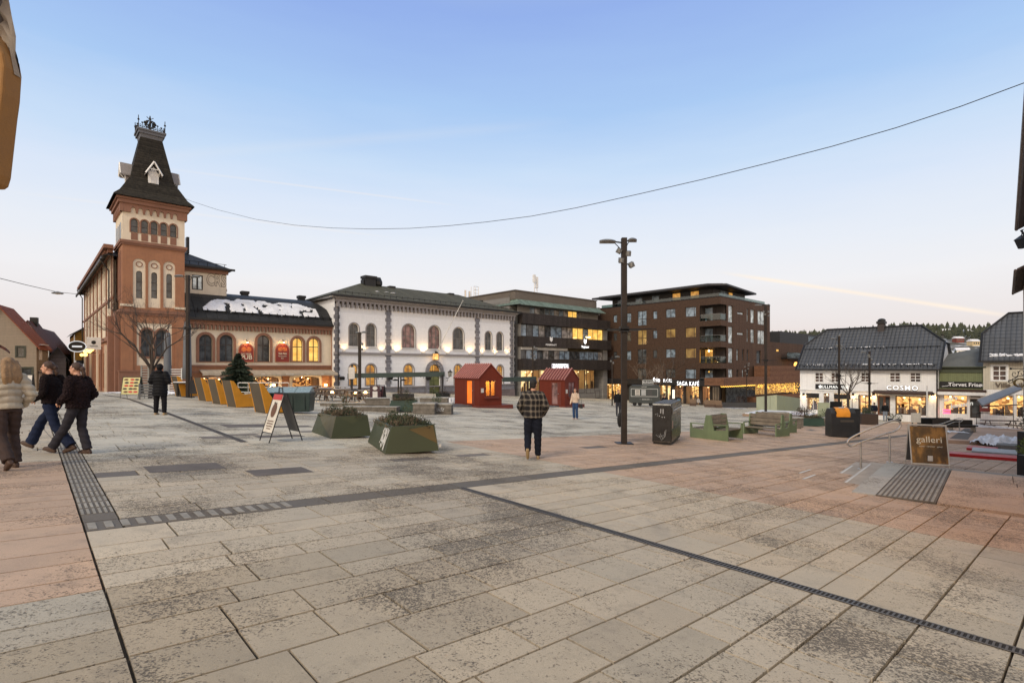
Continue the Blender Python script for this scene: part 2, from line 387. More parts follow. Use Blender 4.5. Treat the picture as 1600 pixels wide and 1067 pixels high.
def slab_material():
    m, t, b = new_mat('granite_slabs'); o = t.new('ShaderNodeTexCoord').outputs['Object']
    at = t.new('ShaderNodeAttribute', attribute_name='tint').outputs['Color']
    big = t.noise(o, .16, 3); mid = t.noise(o, .9, 4, .6); grain = t.noise(o, 130, 3, .7); spk = t.math('ADD', t.math('MULTIPLY', t.noise(o, 62, 3, .6), .7), t.math('MULTIPLY', t.noise(o, 21, 2, .5), .3))
    # damp trodden patches break up into flecks
    patch = t.math('ADD', t.math('MULTIPLY', mid, .6), t.math('MULTIPLY', t.noise(o, .33, 3), .55))
    al = t.new('ShaderNodeSeparateColor', {0: t.new('ShaderNodeAttribute', attribute_name='wear').outputs['Color']}).outputs[0]
    thr = t.math('SUBTRACT', .682, t.math('MULTIPLY', t.math('ADD', t.mapr(patch, .43, .67, 0, .2), t.math('MULTIPLY', al, .105)), 1.0))
    fl = t.math('MULTIPLY', t.math('SUBTRACT', spk, thr), 9, True)
    v = t.math('MULTIPLY', t.mapr(big, .3, .7, .9, 1.1), t.math('MULTIPLY', t.mapr(mid, .3, .7, .87, 1.12), t.mapr(grain, .25, .75, .8, 1.18)))
    c = t.mix(1.0, at, t.new('ShaderNodeCombineColor', {0: v, 1: v, 2: v}).outputs[0], 'MULTIPLY')
    warm = t.noise(o, .45, 2)
    st2 = t.noise(o, 2.3, 5, .7, 0); c = t.mix(t.mapr(st2, .52, .74, 0, .38), c, (.13, .115, .098, 1))
    c = t.mix(t.mapr(warm, .4, .7, 0, .22), c, t.mix(1.0, c, (1.12, .98, .82, 1), 'MULTIPLY'))
    c = t.mix(t.math('MULTIPLY', fl, .8), c, (.062, .053, .045, 1))
    t.put(b.inputs['Base Color'], c); t.put(b.inputs['Roughness'], t.mapr(mid, .3, .7, .6, .88)); b.inputs['Specular IOR Level'].default_value = .35
    bump(t, b, t.math('ADD', t.math('MULTIPLY', grain, .5), t.math('MULTIPLY', fl, -.6)), .006, .8); return m
SLAB = slab_material()
V_TL, V_TR = strip_v(120, 790), strip_v(172, 785)        # tactile strip beside the left street
U_B0, U_B1 = strip_u(560, 770), strip_u(560, 781)        # dark band across the square
V_D1 = strip_v(1150, 888); V_D2 = strip_v(300, 660)      # two slot drains
V_P1 = strip_v(1300, 806); V_P2 = strip_v(900, 712)
U_DEND = strip_u(702, 764)
print('uv', V_TL, V_TR, U_B0, U_B1, V_D1, V_D2, V_P1, U_DEND)
GREY = C(196, 182, 160)[:3]; PINK = C(194, 165, 140)[:3]; COOL = C(182, 173, 156)[:3]; WARM = C(174, 160, 138)[:3]; DARKG = C(112, 104, 94)[:3]; PALE = C(208, 199, 180)[:3]
def zone(u, v):
    """laid colours of the stone: grey fields, pink lanes along the buildings"""
    if v < V_TL:
        du = u-U_B1
        return (GREY if du > 5 else PINK if du > -1.7 else COOL if du > -2.7 else WARM), (.45 if du > .5 else .1)
    if v > V_P1 and u < U_B1+5.5: return (PINK, .25)
    if u > U_B1: 
        if v > V_P2 and u < U_B1+5.5: return (PINK, .6)
        return (PALE if u > U_B1+5 else GREY), .72
    if v > V_D1: return (GREY, .2)
    f = min(1, max(0, (v-V_TR)/3.2)); return (tuple(a*(1-f)+b*f for a, b in zip(WARM if u < U_B1-2.0 else GREY, GREY)), .1+.9*f)
rs = random.Random(3)
vsl = []; fsl = []; tint = []; wear = []
jt = lambda: rs.uniform(0, .006)
def add_slab(u0, u1, v0, v1, g, col, wr):
    c = [xy_of(u, v) for u, v in ((u0+g+jt(), v0+g+jt()), (u0+g+jt(), v1-g-jt()), (u1-g-jt(), v1-g-jt()), (u1-g-jt(), v0+g+jt()))]
    k = len(vsl); top = [(x, y, gz(x, y)) for x, y in c]; z = .045
    vsl.extend(top); vsl.extend([(p[0], p[1], p[2]-z) for p in top])
    fsl.extend([(k+3, k+2, k+1, k), (k, k+1, k+5, k+4), (k+1, k+2, k+6, k+5), (k+2, k+3, k+7, k+6), (k+3, k, k+4, k+7)])
    j = rs.uniform(.9, 1.08); jj = rs.uniform(-.015, .015)
    cc = (col[0]*(j+jj), col[1]*j, col[2]*(j-jj))
    for _ in range(5): tint.append(cc); wear.append(max(0, min(1, wr+rs.uniform(-.2, .22))))
def visible(u, v):
    x, y = xy_of(u, v); return -3 < y < 105 and x > -1.15*y-7 and x < 1.12*y+6
SKIP = []                                   # (u0,u1,v0,v1) areas laid with something else
u = -6.0
while u < 92:
    h = rs.choice([.3, .34, .4, .45, .52])*(1 if u < 25 else 1.35)
    u1 = u+h; cuts = [U_B0, U_B1]
    for cu in (U_B1, U_B0):
        if u < cu < u1 or abs(u1-cu) < .12: u1 = cu
    band = U_B1-.02 <= u < U_B0-.02
    if band: u1 = U_B0
    v = -46.0 + rs.uniform(0, 1)
    while v < 100:
        v1 = v + (40 if v < V_TL and u < U_B1+6 else 0) + (rs.uniform(.45, 1.0) if h > .39 else rs.uniform(.6, 1.15))*(1 if u < 25 else 1.3)
        for cv in (V_TL, V_TR, V_D2, V_P1, V_P2, V_D1):
            if cv is V_D1 and u > U_DEND: continue
            if cv is V_TR and u < U_B1-.3: continue
            if v < cv-1e-6 and cv < v1+.2: v1 = cv; break
        if visible((u+u1)/2, (v+v1)/2):
            um, vm = (u+u1)/2, (v+v1)/2; col, wr = zone(um, vm)
            if band and vm > V_TL: col, wr = DARKG, .1
            if V_TL < vm < V_TR and um > U_B1 and um < U_B0+9.5: col, wr = DARKG, .2
            elif rs.random() < .012 and um > U_B0+2: col, wr = C(120, 112, 104)[:3], .3
            g = .007 if u < 22 else .012
            add_slab(u, u1, v, v1, g, col, wr)
        v = v1
    u = u1
me = bpy.data.meshes.new('paving'); me.from_pydata(vsl, [], fsl); me.materials.append(SLAB)
def face_attr(me, name, vals, rgb=True):
    a = me.attributes.new(name, 'FLOAT_COLOR', 'CORNER'); out = []
    for p, v in zip(me.polygons, vals):
        c = (*v, 1) if rgb else (v, v, v, 1); out += list(c)*p.loop_total
    a.data.foreach_set('color', out)
face_attr(me, 'tint', tint); face_attr(me, 'wear', wear, False)
tag(link('paving', me), kind='structure')
# dark rectangular inlays in the paving
def inlay(px, py, du, dv, mat):
    p = G(px, py); u0, v0 = uv_of(p); m = MB(); c = [xy_of(u0+a, v0+b) for a, b in ((0, 0), (0, dv), (du, dv), (du, 0))]
    m.quad(*[(x, y, gz(x, y)+.004) for x, y in c][::-1]); return m
mm = MB()
for px, py, du, dv in ((234, 739, .7, 1.1), (400, 744, .6, .95), (356, 668, 1.0, 1.4), (430, 668, .5, 1.2), (404, 684, .5, 1.2)):
    q = inlay(px, py, du, dv, None); mm.add(q.v, q.f)
mm.build('paving_inlay', pm('dark_setts', C(98, 90, 84), .85, var=.3, sc=14, bs=.4), kind='structure')
# tactile paving: raised bars
m = MB(); tm = pm('tactile_stone', C(146, 140, 130), .8, var=.3, sc=20, bs=.3)
def bar(m, u0, u1, v0, v1, h=.006):
    c = [xy_of(u, v) for u, v in ((u0, v0), (u0, v1), (u1, v1), (u1, v0))]; a = [(x, y, gz(x, y)+.001) for x, y in c]; b_ = [(p[0], p[1], p[2]+h) for p in a]
    m.add(a+b_, [(7, 6, 5, 4), (0, 1, 5, 4), (1, 2, 6, 5), (2, 3, 7, 6), (3, 0, 4, 7)])
W_ = V_TR-V_TL; nb = 6
u = U_B1+.75
while u < U_B0+9:
    for i in range(nb):
        v0 = V_TL+W_*(i+.25)/nb; bar(m, u+.02, u+.3, v0, v0+W_/nb*.5)
    u += .34
v = V_TL+.03
while v < V_TR+1.7: bar(m, U_B1+.06, U_B0-.08, v, v+.07); v += .14
m.build('tactile_paving', tm, kind='structure')
# slot drains with metal gratings
def drain(u0, u1, v, w_, label, px_off=0):
    g = thing('slot_drain', label, 'drain', (*xy_of(u0, v), gz(*xy_of(u0, v))))
    o = g.location; m = MB(); n = MB(); st = 3.0; u = u0
    while u < u1:
        for a, b_ in ((v-w_/2, v-w_/2+.018), (v+w_/2-.018, v+w_/2)): bar(n, u, min(u+st, u1), a, b_, .007)
        bar(m, u, min(u+st, u1), v-w_/2, v+w_/2, .003); u += st
    k = MB(); u = u0
    while u < min(u1, u0+22):
        bar(k, u, u+.014, v-w_/2+.02, v+w_/2-.02, .006); u += .035
    for q, nm, mt in ((m, 'channel', pm('drain_dark', C(38, 34, 31), .9)), (n, 'edge_rail', pm('drain_steel', C(104, 98, 92), .5, .6)), (k, 'grating', pm('drain_steel', C(104, 98, 92), .5, .6))):
        if q.f: q.v = [(a-o.x, b_-o.y, c-o.z) for a, b_, c in q.v]; q.build(nm, mt, g)
drain(-2, U_DEND, V_D1, .13, 'long dark slotted drain crossing the near paving from lower right')
drain(strip_u(402, 690), strip_u(178, 617), V_D2, .17, 'dark slotted drain running behind the man in the black coat')
# the stone landing at the right, level, with steps down its left side and far edge
LZ = -2.30
LA = G(1330, 769); LB = P(1385, 722, 2.30*FOC/(722-HY)); LC = P(1600, 737, 2.30*FOC/(737-HY)); LB.z = LZ
eL = (LB-LA); eL.z = 0; LW = eL.length; eL.normalize(); eR = (LC-LB); eR.z = 0; eR.normalize()
eR = Vector((eL.y, -eL.x, 0)) * .93 + eR*.07; eR.normalize()
def LP(a, b, z=0): p = Vector((LA.x, LA.y, LZ)) + eR*a + eL*b; return (p.x, p.y, p.z+z)
vsl = []; fsl = []; tint = []; wear = []
def lslab(a0, a1, b0, b1, col, wr, g=.006, top=0.0, th=.5):
    k = len(vsl)
    for z in (top, top-th): vsl.extend([LP(a0+g, b0+g, z), LP(a1-g, b0+g, z), LP(a1-g, b1-g, z), LP(a0+g, b1-g, z)])
    fsl.extend([(k, k+1, k+2, k+3), (k, k+4, k+5, k+1), (k+1, k+5, k+6, k+2), (k+2, k+6, k+7, k+3), (k+3, k+7, k+4, k)])
    j = rs.uniform(.88, 1.1)
    for _ in range(5): tint.append(tuple(c*j for c in col)); wear.append(wr)
LEN = 9.0
b = -.9
lslab(0, .38, 0, LW*.5, C(176, 172, 164)[:3], .1); lslab(0, .38, LW*.5, LW, C(170, 168, 160)[:3], .1)
lslab(.38, 1.24, 0, LW-.25, DARKG, .1)
lslab(.38, LEN, LW-.25, LW, C(150, 144, 134)[:3], .2)
b = 0.0
while b < LW-.26:
    b1 = min(b+rs.choice([.5, .62, .7]), LW-.25)
    if LW-.25-b1 < .25: b1 = LW-.25
    a = 1.24
    while a < LEN:
        a1 = a+rs.uniform(.8, 1.5); lslab(a, a1, b, b1, PINK, .15); a = a1
    b = b1
me = bpy.data.meshes.new('landing'); me.from_pydata(vsl, [], fsl); me.materials.append(SLAB); face_attr(me, 'tint', tint); face_attr(me, 'wear', wear, False)
tag(link('landing', me), kind='structure')
m = MB()
for k in range(11):
    a = .41+k*.075
    for b0, b1 in ((.04, LW*.5-.15), (LW*.5-.12, LW-.29)):
        p = [LP(a, b0, .001), LP(a+.04, b0, .001), LP(a+.04, b1, .001), LP(a, b1, .001)]; q = [(x, y, z+.007) for x, y, z in p]
        m.add(p+q, [(4, 5, 6, 7), (0, 1, 5, 4), (1, 2, 6, 5), (2, 3, 7, 6), (3, 0, 4, 7)])
m.build('tactile_paving', tm, kind='structure')
# steps on the left side of the landing
st = thing('stone_steps', 'low stone steps with pale nosing strips beside the steel handrail', 'steps', (LA.x, LA.y, LZ))
stm = pm('step_stone', C(168, 156, 142), .8, var=.2, sc=9, bs=.3)
def lrel(p): return (p[0]-LA.x, p[1]-LA.y, p[2]-LZ)
for k, (w0, zt) in enumerate(((-.38, -.085), (-.76, -.17))):
    m = MB(); b0 = LW*(.30+.3*k); p = [LP(w0, b0, zt), LP(w0+.379, b0, zt), LP(w0+.379, LW+.35*(k+1), zt), LP(w0, LW+.35*(k+1), zt)]; q = [(x, y, z-.4) for x, y, z in p]
    m.add([lrel(a) for a in p+q], [(0, 1, 2, 3), (0, 4, 5, 1), (1, 5, 6, 2), (2, 6, 7, 3), (3, 7, 4, 0)]); so_ = m.build('step', stm, st)
    m = MB(); p = [LP(w0+.03, b0+.05, zt+.003), LP(w0+.075, b0+.05, zt+.003), LP(w0+.075, LW, zt+.003), LP(w0+.03, LW, zt+.003)]
    m.add([lrel(a) for a in p], [(0, 1, 2, 3)]); m.build('nosing', pm('white_strip', C(198, 196, 190), .7), so_)
for k in range(2):
    m = MB(); z0 = 0; a0 = -1.05-.3*k; pp = [LP(a0, .9+k*.9), LP(a0+.05, .9+k*.9), LP(a0+.05, 1.9+k*.9), LP(a0, 1.9+k*.9)]
    m.add([(x, y, gz(x, y)+.005) for x, y, z in pp], [(0, 1, 2, 3)]); m.v = [lrel(a) for a in m.v]; m.build('nosing', pm('white_strip', C(198, 196, 190), .7), st)
# far step of the landing, one tread lower
m = MB(); p = [LP(.1, LW+.004, -.14), LP(LEN, LW+.004, -.14), LP(LEN, LW+.36, -.14), LP(.1, LW+.36, -.14)]; q = [(x, y, z-.4) for x, y, z in p]
m.add([lrel(a) for a in p+q], [(0, 1, 2, 3), (2, 6, 7, 3), (3, 7, 4, 0), (1, 5, 6, 2)]); m.build('step', stm, st)

# ------------------------------------------------------------------ far hills, wood, distant houses
def hill_h(x, y):
    d = math.hypot(x, y); az = math.degrees(math.atan2(x, y))
    k = max(0, min(1, (az+12)/30)); 
    ridge = 49*k + 6*noise.noise(Vector((az*.09, 0, 1))) + 3*noise.noise(Vector((az*.4, 0, 4)))
    return max(0, min(1, (d-330)/420))*ridge*(1.0+.1*noise.noise(Vector((x*.004, y*.004, 0))))
m = MB(); M1, M2 = 90, 16; vs = []
for j in range(M2+1):
    d = 300+j*60
    for i in range(M1+1):
        az = R(-20+i*85/M1); x, y = d*math.sin(az), d*math.cos(az); vs.append((x, y, -9+hill_h(x, y)))
m.smooth = True; m.add(vs, [(j*(M1+1)+i, j*(M1+1)+i+1, (j+1)*(M1+1)+i+1, (j+1)*(M1+1)+i) for j in range(M2) for i in range(M1)])
mh, th, bh = new_mat('hill_ground'); o_ = th.new('ShaderNodeTexCoord').outputs['Object']
th.put(bh.inputs['Base Color'], th.mix(th.mapr(th.noise(o_, .035, 5, .7), .5, .58), C(78, 74, 62), C(205, 207, 210))); bh.inputs['Roughness'].default_value = 1
m.build('hills', mh, kind='structure')
# conifers: one mass of small trees
rt = random.Random(11); m = MB(); n_ = 0
for _ in range(8200):
    az = rt.uniform(-14, 62); d = rt.uniform(390, 780)
    x, y = d*math.sin(R(az)), d*math.cos(R(az)); px = CX+FOC*x/y
    clear = noise.noise(Vector((x*.012, y*.012, 2)))
    if px > 1440 and d < 640 and clear > -.35: continue
    if d < 560 and clear > .1: continue
    z = -9+hill_h(x, y); h = rt.uniform(3.5, 8.5)*(.8+.4*(d > 600)); r = h*rt.uniform(.26, .42); k = 5; a0 = rt.uniform(0, 6)
    for zz0, zz1, rr in ((.12, .55, 1), (.38, .8, .72), (.62, 1.0, .46)):
        m.add([(x+r*rr*math.cos(a0+6.283*i/k)*rt.uniform(.7, 1.2), y+r*rr*math.sin(a0+6.283*i/k), z+h*zz0) for i in range(k)]+[(x+rt.uniform(-.3, .3), y, z+h*zz1)], [(i, (i+1) % k, k) for i in range(k)])
m.build('forest', pm('conifer_far', C(64, 68, 52), .95, var=.45, sc=.06), kind='stuff')
def far_house(px, d, w_, h_, zoff, wc, rc, label):
    az = math.atan((px-CX)/FOC); x, y = d*math.sin(az), d*math.cos(az); z = -9+hill_h(x, y)+zoff
    t = thing('hillside_house', label, 'house', (x, y, z), R(rt.uniform(-60, 10)), 'houses on the far hillside')
    l = w_*.65; B(-w_/2, w_/2, -l/2, l/2, -2, h_).build('wall', wc, t)
    MB().prism([(-l/2-.5, h_+.01), (l/2+.5, h_+.01), (0, h_+l*.38)], -w_/2-.4, w_/2+.4, 'X').build('roof', rc, t)
    for i in range(3): B(-w_/2+w_*(.15+.27*i), -w_/2+w_*(.3+.27*i), -l/2-.05, -l/2-.01, h_*.35, h_*.75).build('window', dark_glass('window_dark'), t)
snow = pm('snow', (.72, .73, .76), .85, var=.22, sc=9, bs=.9)
hw = [pm('far_white', C(225, 222, 215), .8), pm('far_red', C(120, 66, 56), .8), pm('far_ochre', C(190, 170, 130), .8)]
for i, (px, d, w_, h_, wc, lb) in enumerate([(1486, 370, 14, 5, 0, 'large white house with snowy roof low on the hillside between two roofs'), (1503, 430, 12, 5, 0, 'white house with snowy roof on the middle of the hillside'),
        (1497, 520, 11, 4.5, 1, 'red house with snowy roof high on the hillside'), (1521, 500, 12, 5, 2, 'ochre house with snowy roof on the hillside near the right roof'), (1514, 600, 13, 5, 0, 'white house with snowy roof just under the tree line'),
        (1478, 590, 12, 5, 1, 'red house with snowy roof under the tree line above the white gable'), (1527, 410, 10, 4, 0, 'small white house with snowy roof beside the grey roof'), (1490, 640, 10, 5, 2, 'ochre house right at the forest edge')]):
    far_house(px, d*1.15, w_*.62, h_*.7, 0, hw[wc], snow, lb)
# ================================================================== BUILDINGS
TERRA = pm('terracotta_render', (.305, .143, .076), .85, var=.16, sc=2.5, bs=.15, streak=.35)
TERRA2 = pm('terracotta_trim', (.225, .11, .07), .8, var=.14, sc=4, bs=.1, streak=.2)
CREAM = pm('cream_render', (.66, .57, .44), .85, var=.08, sc=2, bs=.12, streak=.22)
WHITE = wave_mat('white_painted_brick', (.74, .75, .765), 'Z', .26, .006, .75, .9, .05, .12, duty=.06)
GRANITE = block_mat('granite_block', (.19, .19, .21), .75, .4, .8, .15, .012)
GRANITE_W = block_mat('granite_base', (.15, .12, .12), 1.1, .5, .8, .2, .012)
GTRIM = pm('grey_trim', (.24, .225, .225), .8, var=.12, sc=6, bs=.15)
SLATE = wave_mat('dark_sheet_roof', (.03, .031, .034), 'X', .62, .05, .5, .6, .3, .2, duty=.05)
GREENROOF = wave_mat('weathered_roof', (.085, .082, .058), 'X', .45, .02, .75, .75, .25, .5, duty=.08)
FR_DARK = pm('dark_window_frame', (.035, .024, .02), .5)
FR_GREY = pm('grey_window_frame', (.13, .12, .11), .5)
FR_WHITE = pm('white_window_frame', (.72, .72, .7), .5)
GL = dark_glass('window_dark'); GLP = dark_glass('window_rosy_painted', (.12, .07, .065)); GLB = dark_glass('window_bluish', (.10, .13, .16))  # rosy panes carry the reflected sky as base colour
LIT = em('window_lit', C(255, 205, 105), 1.25, .35, 1.3); LITA = em('window_lit_amber', C(235, 170, 75), .75, .5, 1.6)
SHOP = glow_room('shop_interior_warm', (1.0, .62, .2), (.62, .28, .07), (.07, .035, .02), 1.15)
SHOPB = glow_room('shop_interior_bright', (1.0, .8, .42), (.95, .6, .2), (.3, .14, .05), 1.1, .8)
RESTO = glow_room('restaurant_interior', (.9, .42, .12), (.13, .04, .015), (.02, .01, .007), .8, 2.6)
SHOPC = glow_room('shop_interior_amber', (1.0, .6, .2), (.55, .24, .06), (.06, .03, .015), 1.15, 2.0)
SHELF = glow_room('shop_shelves', (1.0, .75, .35), (.55, .25, .08), (.06, .03, .02), 1.0, 4.5)
PANE = glass_pane('shop_glass'); BLACK = pm('black_metal', (.014, .014, .015), .45, .3); IRON = pm('dark_iron', (.025, .024, .024), .5, .5)
ALU = pm('brushed_steel', (.5, .48, .45), .32, .9, var=.08, sc=12)
GILT = pm('sign_letter', (.62, .55, .42), .6)
def shopfront(root, q, interior, frame, depth=1.6, vb=(), hb=(), fw=.07, goods=10, seed=1, gmat=None, y=.12, label=None):
    """lit shop window: frame > pane, a real room behind it and goods standing in it"""
    xs = [p[0] for p in q]; zs = [p[1] for p in q]; x0, x1, z0, z1 = min(xs), max(xs), min(zs), max(zs)
    o = window(q, frame, PANE, root, y=y, fw=fw, vb=vb, hb=hb, name='shop_window', label=label)
    m = MB(); Y0, Y1 = y+.1, depth
    m.quad((x0-.1, Y1, z0-.1), (x1+.1, Y1, z0-.1), (x1+.1, Y1, z1+.1), (x0-.1, Y1, z1+.1))
    m.build('room_wall', interior, o)
    m = MB(); m.quad((x0-.1, Y0, z0-.05), (x1+.1, Y0, z0-.05), (x1+.1, Y1, z0-.05), (x0-.1, Y1, z0-.05)); m.quad((x0-.1, Y1, z1+.05), (x1+.1, Y1, z1+.05), (x1+.1, Y0, z1+.05), (x0-.1, Y0, z1+.05))
    m.quad((x0-.1, Y1, z0), (x0-.1, Y1, z1), (x0-.1, Y0, z1), (x0-.1, Y0, z0)); m.quad((x1+.1, Y0, z0), (x1+.1, Y0, z1), (x1+.1, Y1, z1), (x1+.1, Y1, z0))
    m.build('room_shell', pm('room_paint', (.55, .4, .25), .8), o)
    r = random.Random(seed); m = MB(); n = MB()
    for i in range(goods):
        x = r.uniform(x0+.15, x1-.15); h = r.uniform(.15, .55)*(z1-z0); w_ = r.uniform(.05, .2); yy = r.uniform(Y0+.15, Y1-.3)
        (m if r.random() < .7 else n).box(x-w_, x+w_, yy-.08, yy+.08, z0-.04, z0+h)
    m.build('goods', gmat or pm('goods_dark', (.09, .05, .035), .7, var=.5, sc=3), o)
    if n.f: n.build('pale_goods', pm('goods_pale', (.55, .42, .28), .7, var=.4, sc=4), o)  # some goods, picked at random, in a paler colour
    lm = MB()
    for i in range(max(2, int((x1-x0)/1.1))): lm.ball((x0+(i+.5)*(x1-x0)/max(2, int((x1-x0)/1.1)), (Y0+Y1)/2, z1-.22-.1*(i % 2)), .09, 8)
    lm.build('shop_lamp', em('shop_bulb', C(255, 214, 150), 6.0), o)
    return o
def corbels(root, x0, x1, zt, h, step, mat, y=-.3, d=.3, w_=None, name='corbel_table'):
    m = MB(); m.box(x0, x1, y-.03, .0, zt-h*.35, zt); n = max(1, int((x1-x0)/step)); st = (x1-x0)/n; w_ = w_ or st*.5
    for i in range(n): xc = x0+(i+.5)*st; m.box(xc-w_/2, xc+w_/2, y, .01, zt-h, zt-h*.34)
    return m.build(name, mat, root)
def downpipe(root, x, z0, z1, y=-.14, mat=None, kick=None):
    m = MB(); pts = [(x, y, z0), (x, y, z1-.4)] + ([(x+kick, y-.25, z1)] if kick else [(x, y, z1)]); m.tube(pts, .06, 8)
    return m.build('downpipe', mat or IRON, root)

# ---- tower house -------------------------------------------------
TX, TY = (191-CX)/FOC*49.0, 49.0
F0 = Facade(TX, TY, A1, gz(TX, TY))
fz = F0.z_; fs_ = F0.s_
tower = F0.root('tower_house', 'tall terracotta and cream tower with steep dark roof, dormers and iron crest', 'building')
TW = fs_(288.5); zE = fz(191, 326); zB1 = fz(191, 376); zB2 = fz(191, 483); zPl = fz(191, 579)
# shaft, four faces; front has real openings
hol = []; wn = []
for px, yt, yb in ((210, 342, 363), (226, 344.5, 365), (241, 346.5, 367), (256, 349, 369), (270.8, 351, 371)):
    q = arch(fs_(px), fz(px, yb), .55, fz(px, yt)); hol.append(q); wn.append((q, 1))
wall('upper_wall', rect(0, TW, zB1, zE+.3), hol, CREAM, tower, 0, .25)
for q, k in wn: window(q, FR_DARK, GL, tower, fw=.05, hb=(.45,), sur=TERRA2, sw=.1, sd_=.05)
m = MB()
for px, yt, yb in ((210, 366, 375), (226, 368, 377), (241, 370, 379), (256, 372, 381), (270.8, 374, 383)):
    s = fs_(px); m.box(s-.26, s+.26, -.03, .05, fz(px, yb), fz(px, yt)+.12)
m.build('window_panel', TERRA2, tower)
hol = []; wn = []; pan = []
for px in (217.7, 241.3, 264.7):
    s = fs_(px); zt = fz(px, 404+(px-217)*.1); zb = fz(px, 481); pan.append(arch(s, zb, .98, zt))
    q = arch(s, fz(px, 466), .48, fz(px, 423+(px-217)*.1)); hol.append(q)
wall('middle_wall', rect(0, TW, zB2, zB1), pan, TERRA, tower, 0, .14)
pm_ = MB()
for p, q in zip(pan, hol):
    o = wall('niche_panel', p, [q], CREAM, tower, .1, .2); window(q, FR_DARK, GL, o, y=.2, fw=.04, hb=(.3, .6), name='window')
    s = (q[0][0]+q[1][0])/2; z = max(a[1] for a in q)+.62
    c1 = [(s+.27*math.cos(i*math.pi/8), z+.27*math.sin(i*math.pi/8)) for i in range(16)]; c0 = [(s+.2*math.cos(i*math.pi/8), z+.2*math.sin(i*math.pi/8)) for i in range(16)]
    MB().ring(c1, c0, .04, .12).build('roundel', TERRA2, o)
s = fs_(241.3); lowp = rect(fs_(213.7), fs_(268.7), fz(241, 571), fz(241, 506)+.05)
lq = [arch(fs_(230), fz(230, 557), .95, fz(230, 514)), arch(fs_(253), fz(253, 557), .95, fz(253, 515))]
wall('lower_wall', rect(0, TW, zPl, zB2), [lowp], TERRA, tower, 0, .12)
o = wall('lower_panel', lowp, lq, CREAM, tower, .08, .25)
for q in lq: window(q, FR_DARK, GL, o, y=.2, fw=.06, vb=(.5,), hb=(.62,), sur=None)
for q in lq: MB().ring(grow(q, .16, .05), q, .02, .084).build('surround', TERRA2, o)
B(fs_(224), fs_(259), -.1, .1, fz(241, 560), fz(241, 557)-.05).build('sill', TERRA2, o)
m = MB(); m.box(-.26, TW+.26, -.26, TW+.26, -2.5, zPl-.12); m.box(-.32, TW+.32, -.32, TW+.32, zPl-.12, zPl+.05); m.build('plinth', TERRA2, tower)
m = MB()   # back and side faces
for z0, z1, ins in ((zPl, zB1, 0),):
    m.quad((0, TW, z0), (0, 0, z0), (0, 0, z1), (0, TW, z1)); m.quad((TW, 0, z0), (TW, TW, z0), (TW, TW, z1), (TW, 0, z1)); m.quad((TW, TW, z0), (0, TW, z0), (0, TW, z1), (TW, TW, z1))
m.build('side_wall', TERRA, tower)
m = MB(); z0, z1 = zB1, zE+.3
m.quad((0, TW, z0), (0, 0, z0), (0, 0, z1), (0, TW, z1)); m.quad((TW, 0, z0), (TW, TW, z0), (TW, TW, z1), (TW, 0, z1)); m.quad((TW, TW, z0), (0, TW, z0), (0, TW, z1), (TW, TW, z1))
m.build('upper_side_wall', CREAM, tower)
m = MB()
for t in (1.0, 2.0, 3.0, 4.0): 
    m.box(-.06, .02, t-.28, t+.28, zB2+1.0, zB1-.8); 
m.build('side_pilaster', TERRA2, tower)
m = MB()
for t in (1.0, 2.0, 3.0, 4.0): m.box(-.04, .02, t-.2, t+.2, zB1+.3, zE-1.1)
m.build('slit_window', GL, tower)
def band(z, h, p, name, mat, zz=None):
    m = MB(); m.box(-p, TW+p, -p, TW+p, z-h, z); m.box(-p*.55, TW+p*.55, -p*.55, TW+p*.55, z-h*1.7, z-h); return m.build(name, mat, tower)
band(zB1+.12, .25, .2, 'string_course', TERRA2); band(zB2+.05, .3, .2, 'string_course', TERRA2)
for x0, x1 in ((-.09, .8), (TW-.8, TW+.09)):
    B(x0, x1, -.09, .3, zPl, zB2-.45).build('corner_pier', TERRA, tower); B(x0-.05, x1+.05, -.14, .3, zB2+.3, zB2+.5).build('pier_cap', CREAM, tower)
for x0 in (-.5, -.95): B(x0, x0+.46, 1.2 if x0 < -.6 else .3, 2.0, -2.5, zB2-.6+(.4 if x0 > -.6 else 0)).build('buttress', TERRA2, tower)
# cornice with little arches
m = MB(); zc = zE
for fx in range(4):
    M = Matrix.Translation((TW/2, TW/2, 0)) @ Matrix.Rotation(fx*math.pi/2, 4, 'Z') @ Matrix.Translation((-TW/2, -TW/2, 0)); m.X = M
    n = 9; st = TW/n; pts = [(-.2, zc+.95), (-.2, zc-.25)]
    for i in range(n):
        c = (i+.5)*st; pts += [(c+.17*math.cos(math.pi*(1-j/5)), zc+.08+.2*math.sin(math.pi*j/5)) for j in range(6)] if 0 < i < n-1 else []
        if i < n-1: pts += [((i+1)*st-.07, zc-.25), ((i+1)*st+.07, zc-.25)]
    pts += [(TW+.2, zc-.25), (TW+.2, zc+.95)]
    m.prism(pts, -.18, .05, 'Y')
m.X = None; m.box(-.34, TW+.34, -.34, TW+.34, zc+.55, zc+.9); m.box(-.48, TW+.48, -.48, TW+.48, zc+.88, zc+1.08); m.build('cornice', TERRA2, tower)
MOSS = wave_mat('mossy_slate', (.026, .023, .018), 'Z', .24, .03, .8, .55, .45, .5, duty=.12)
ce = TW/2; e = ce+.72; zr0 = zc+1.09
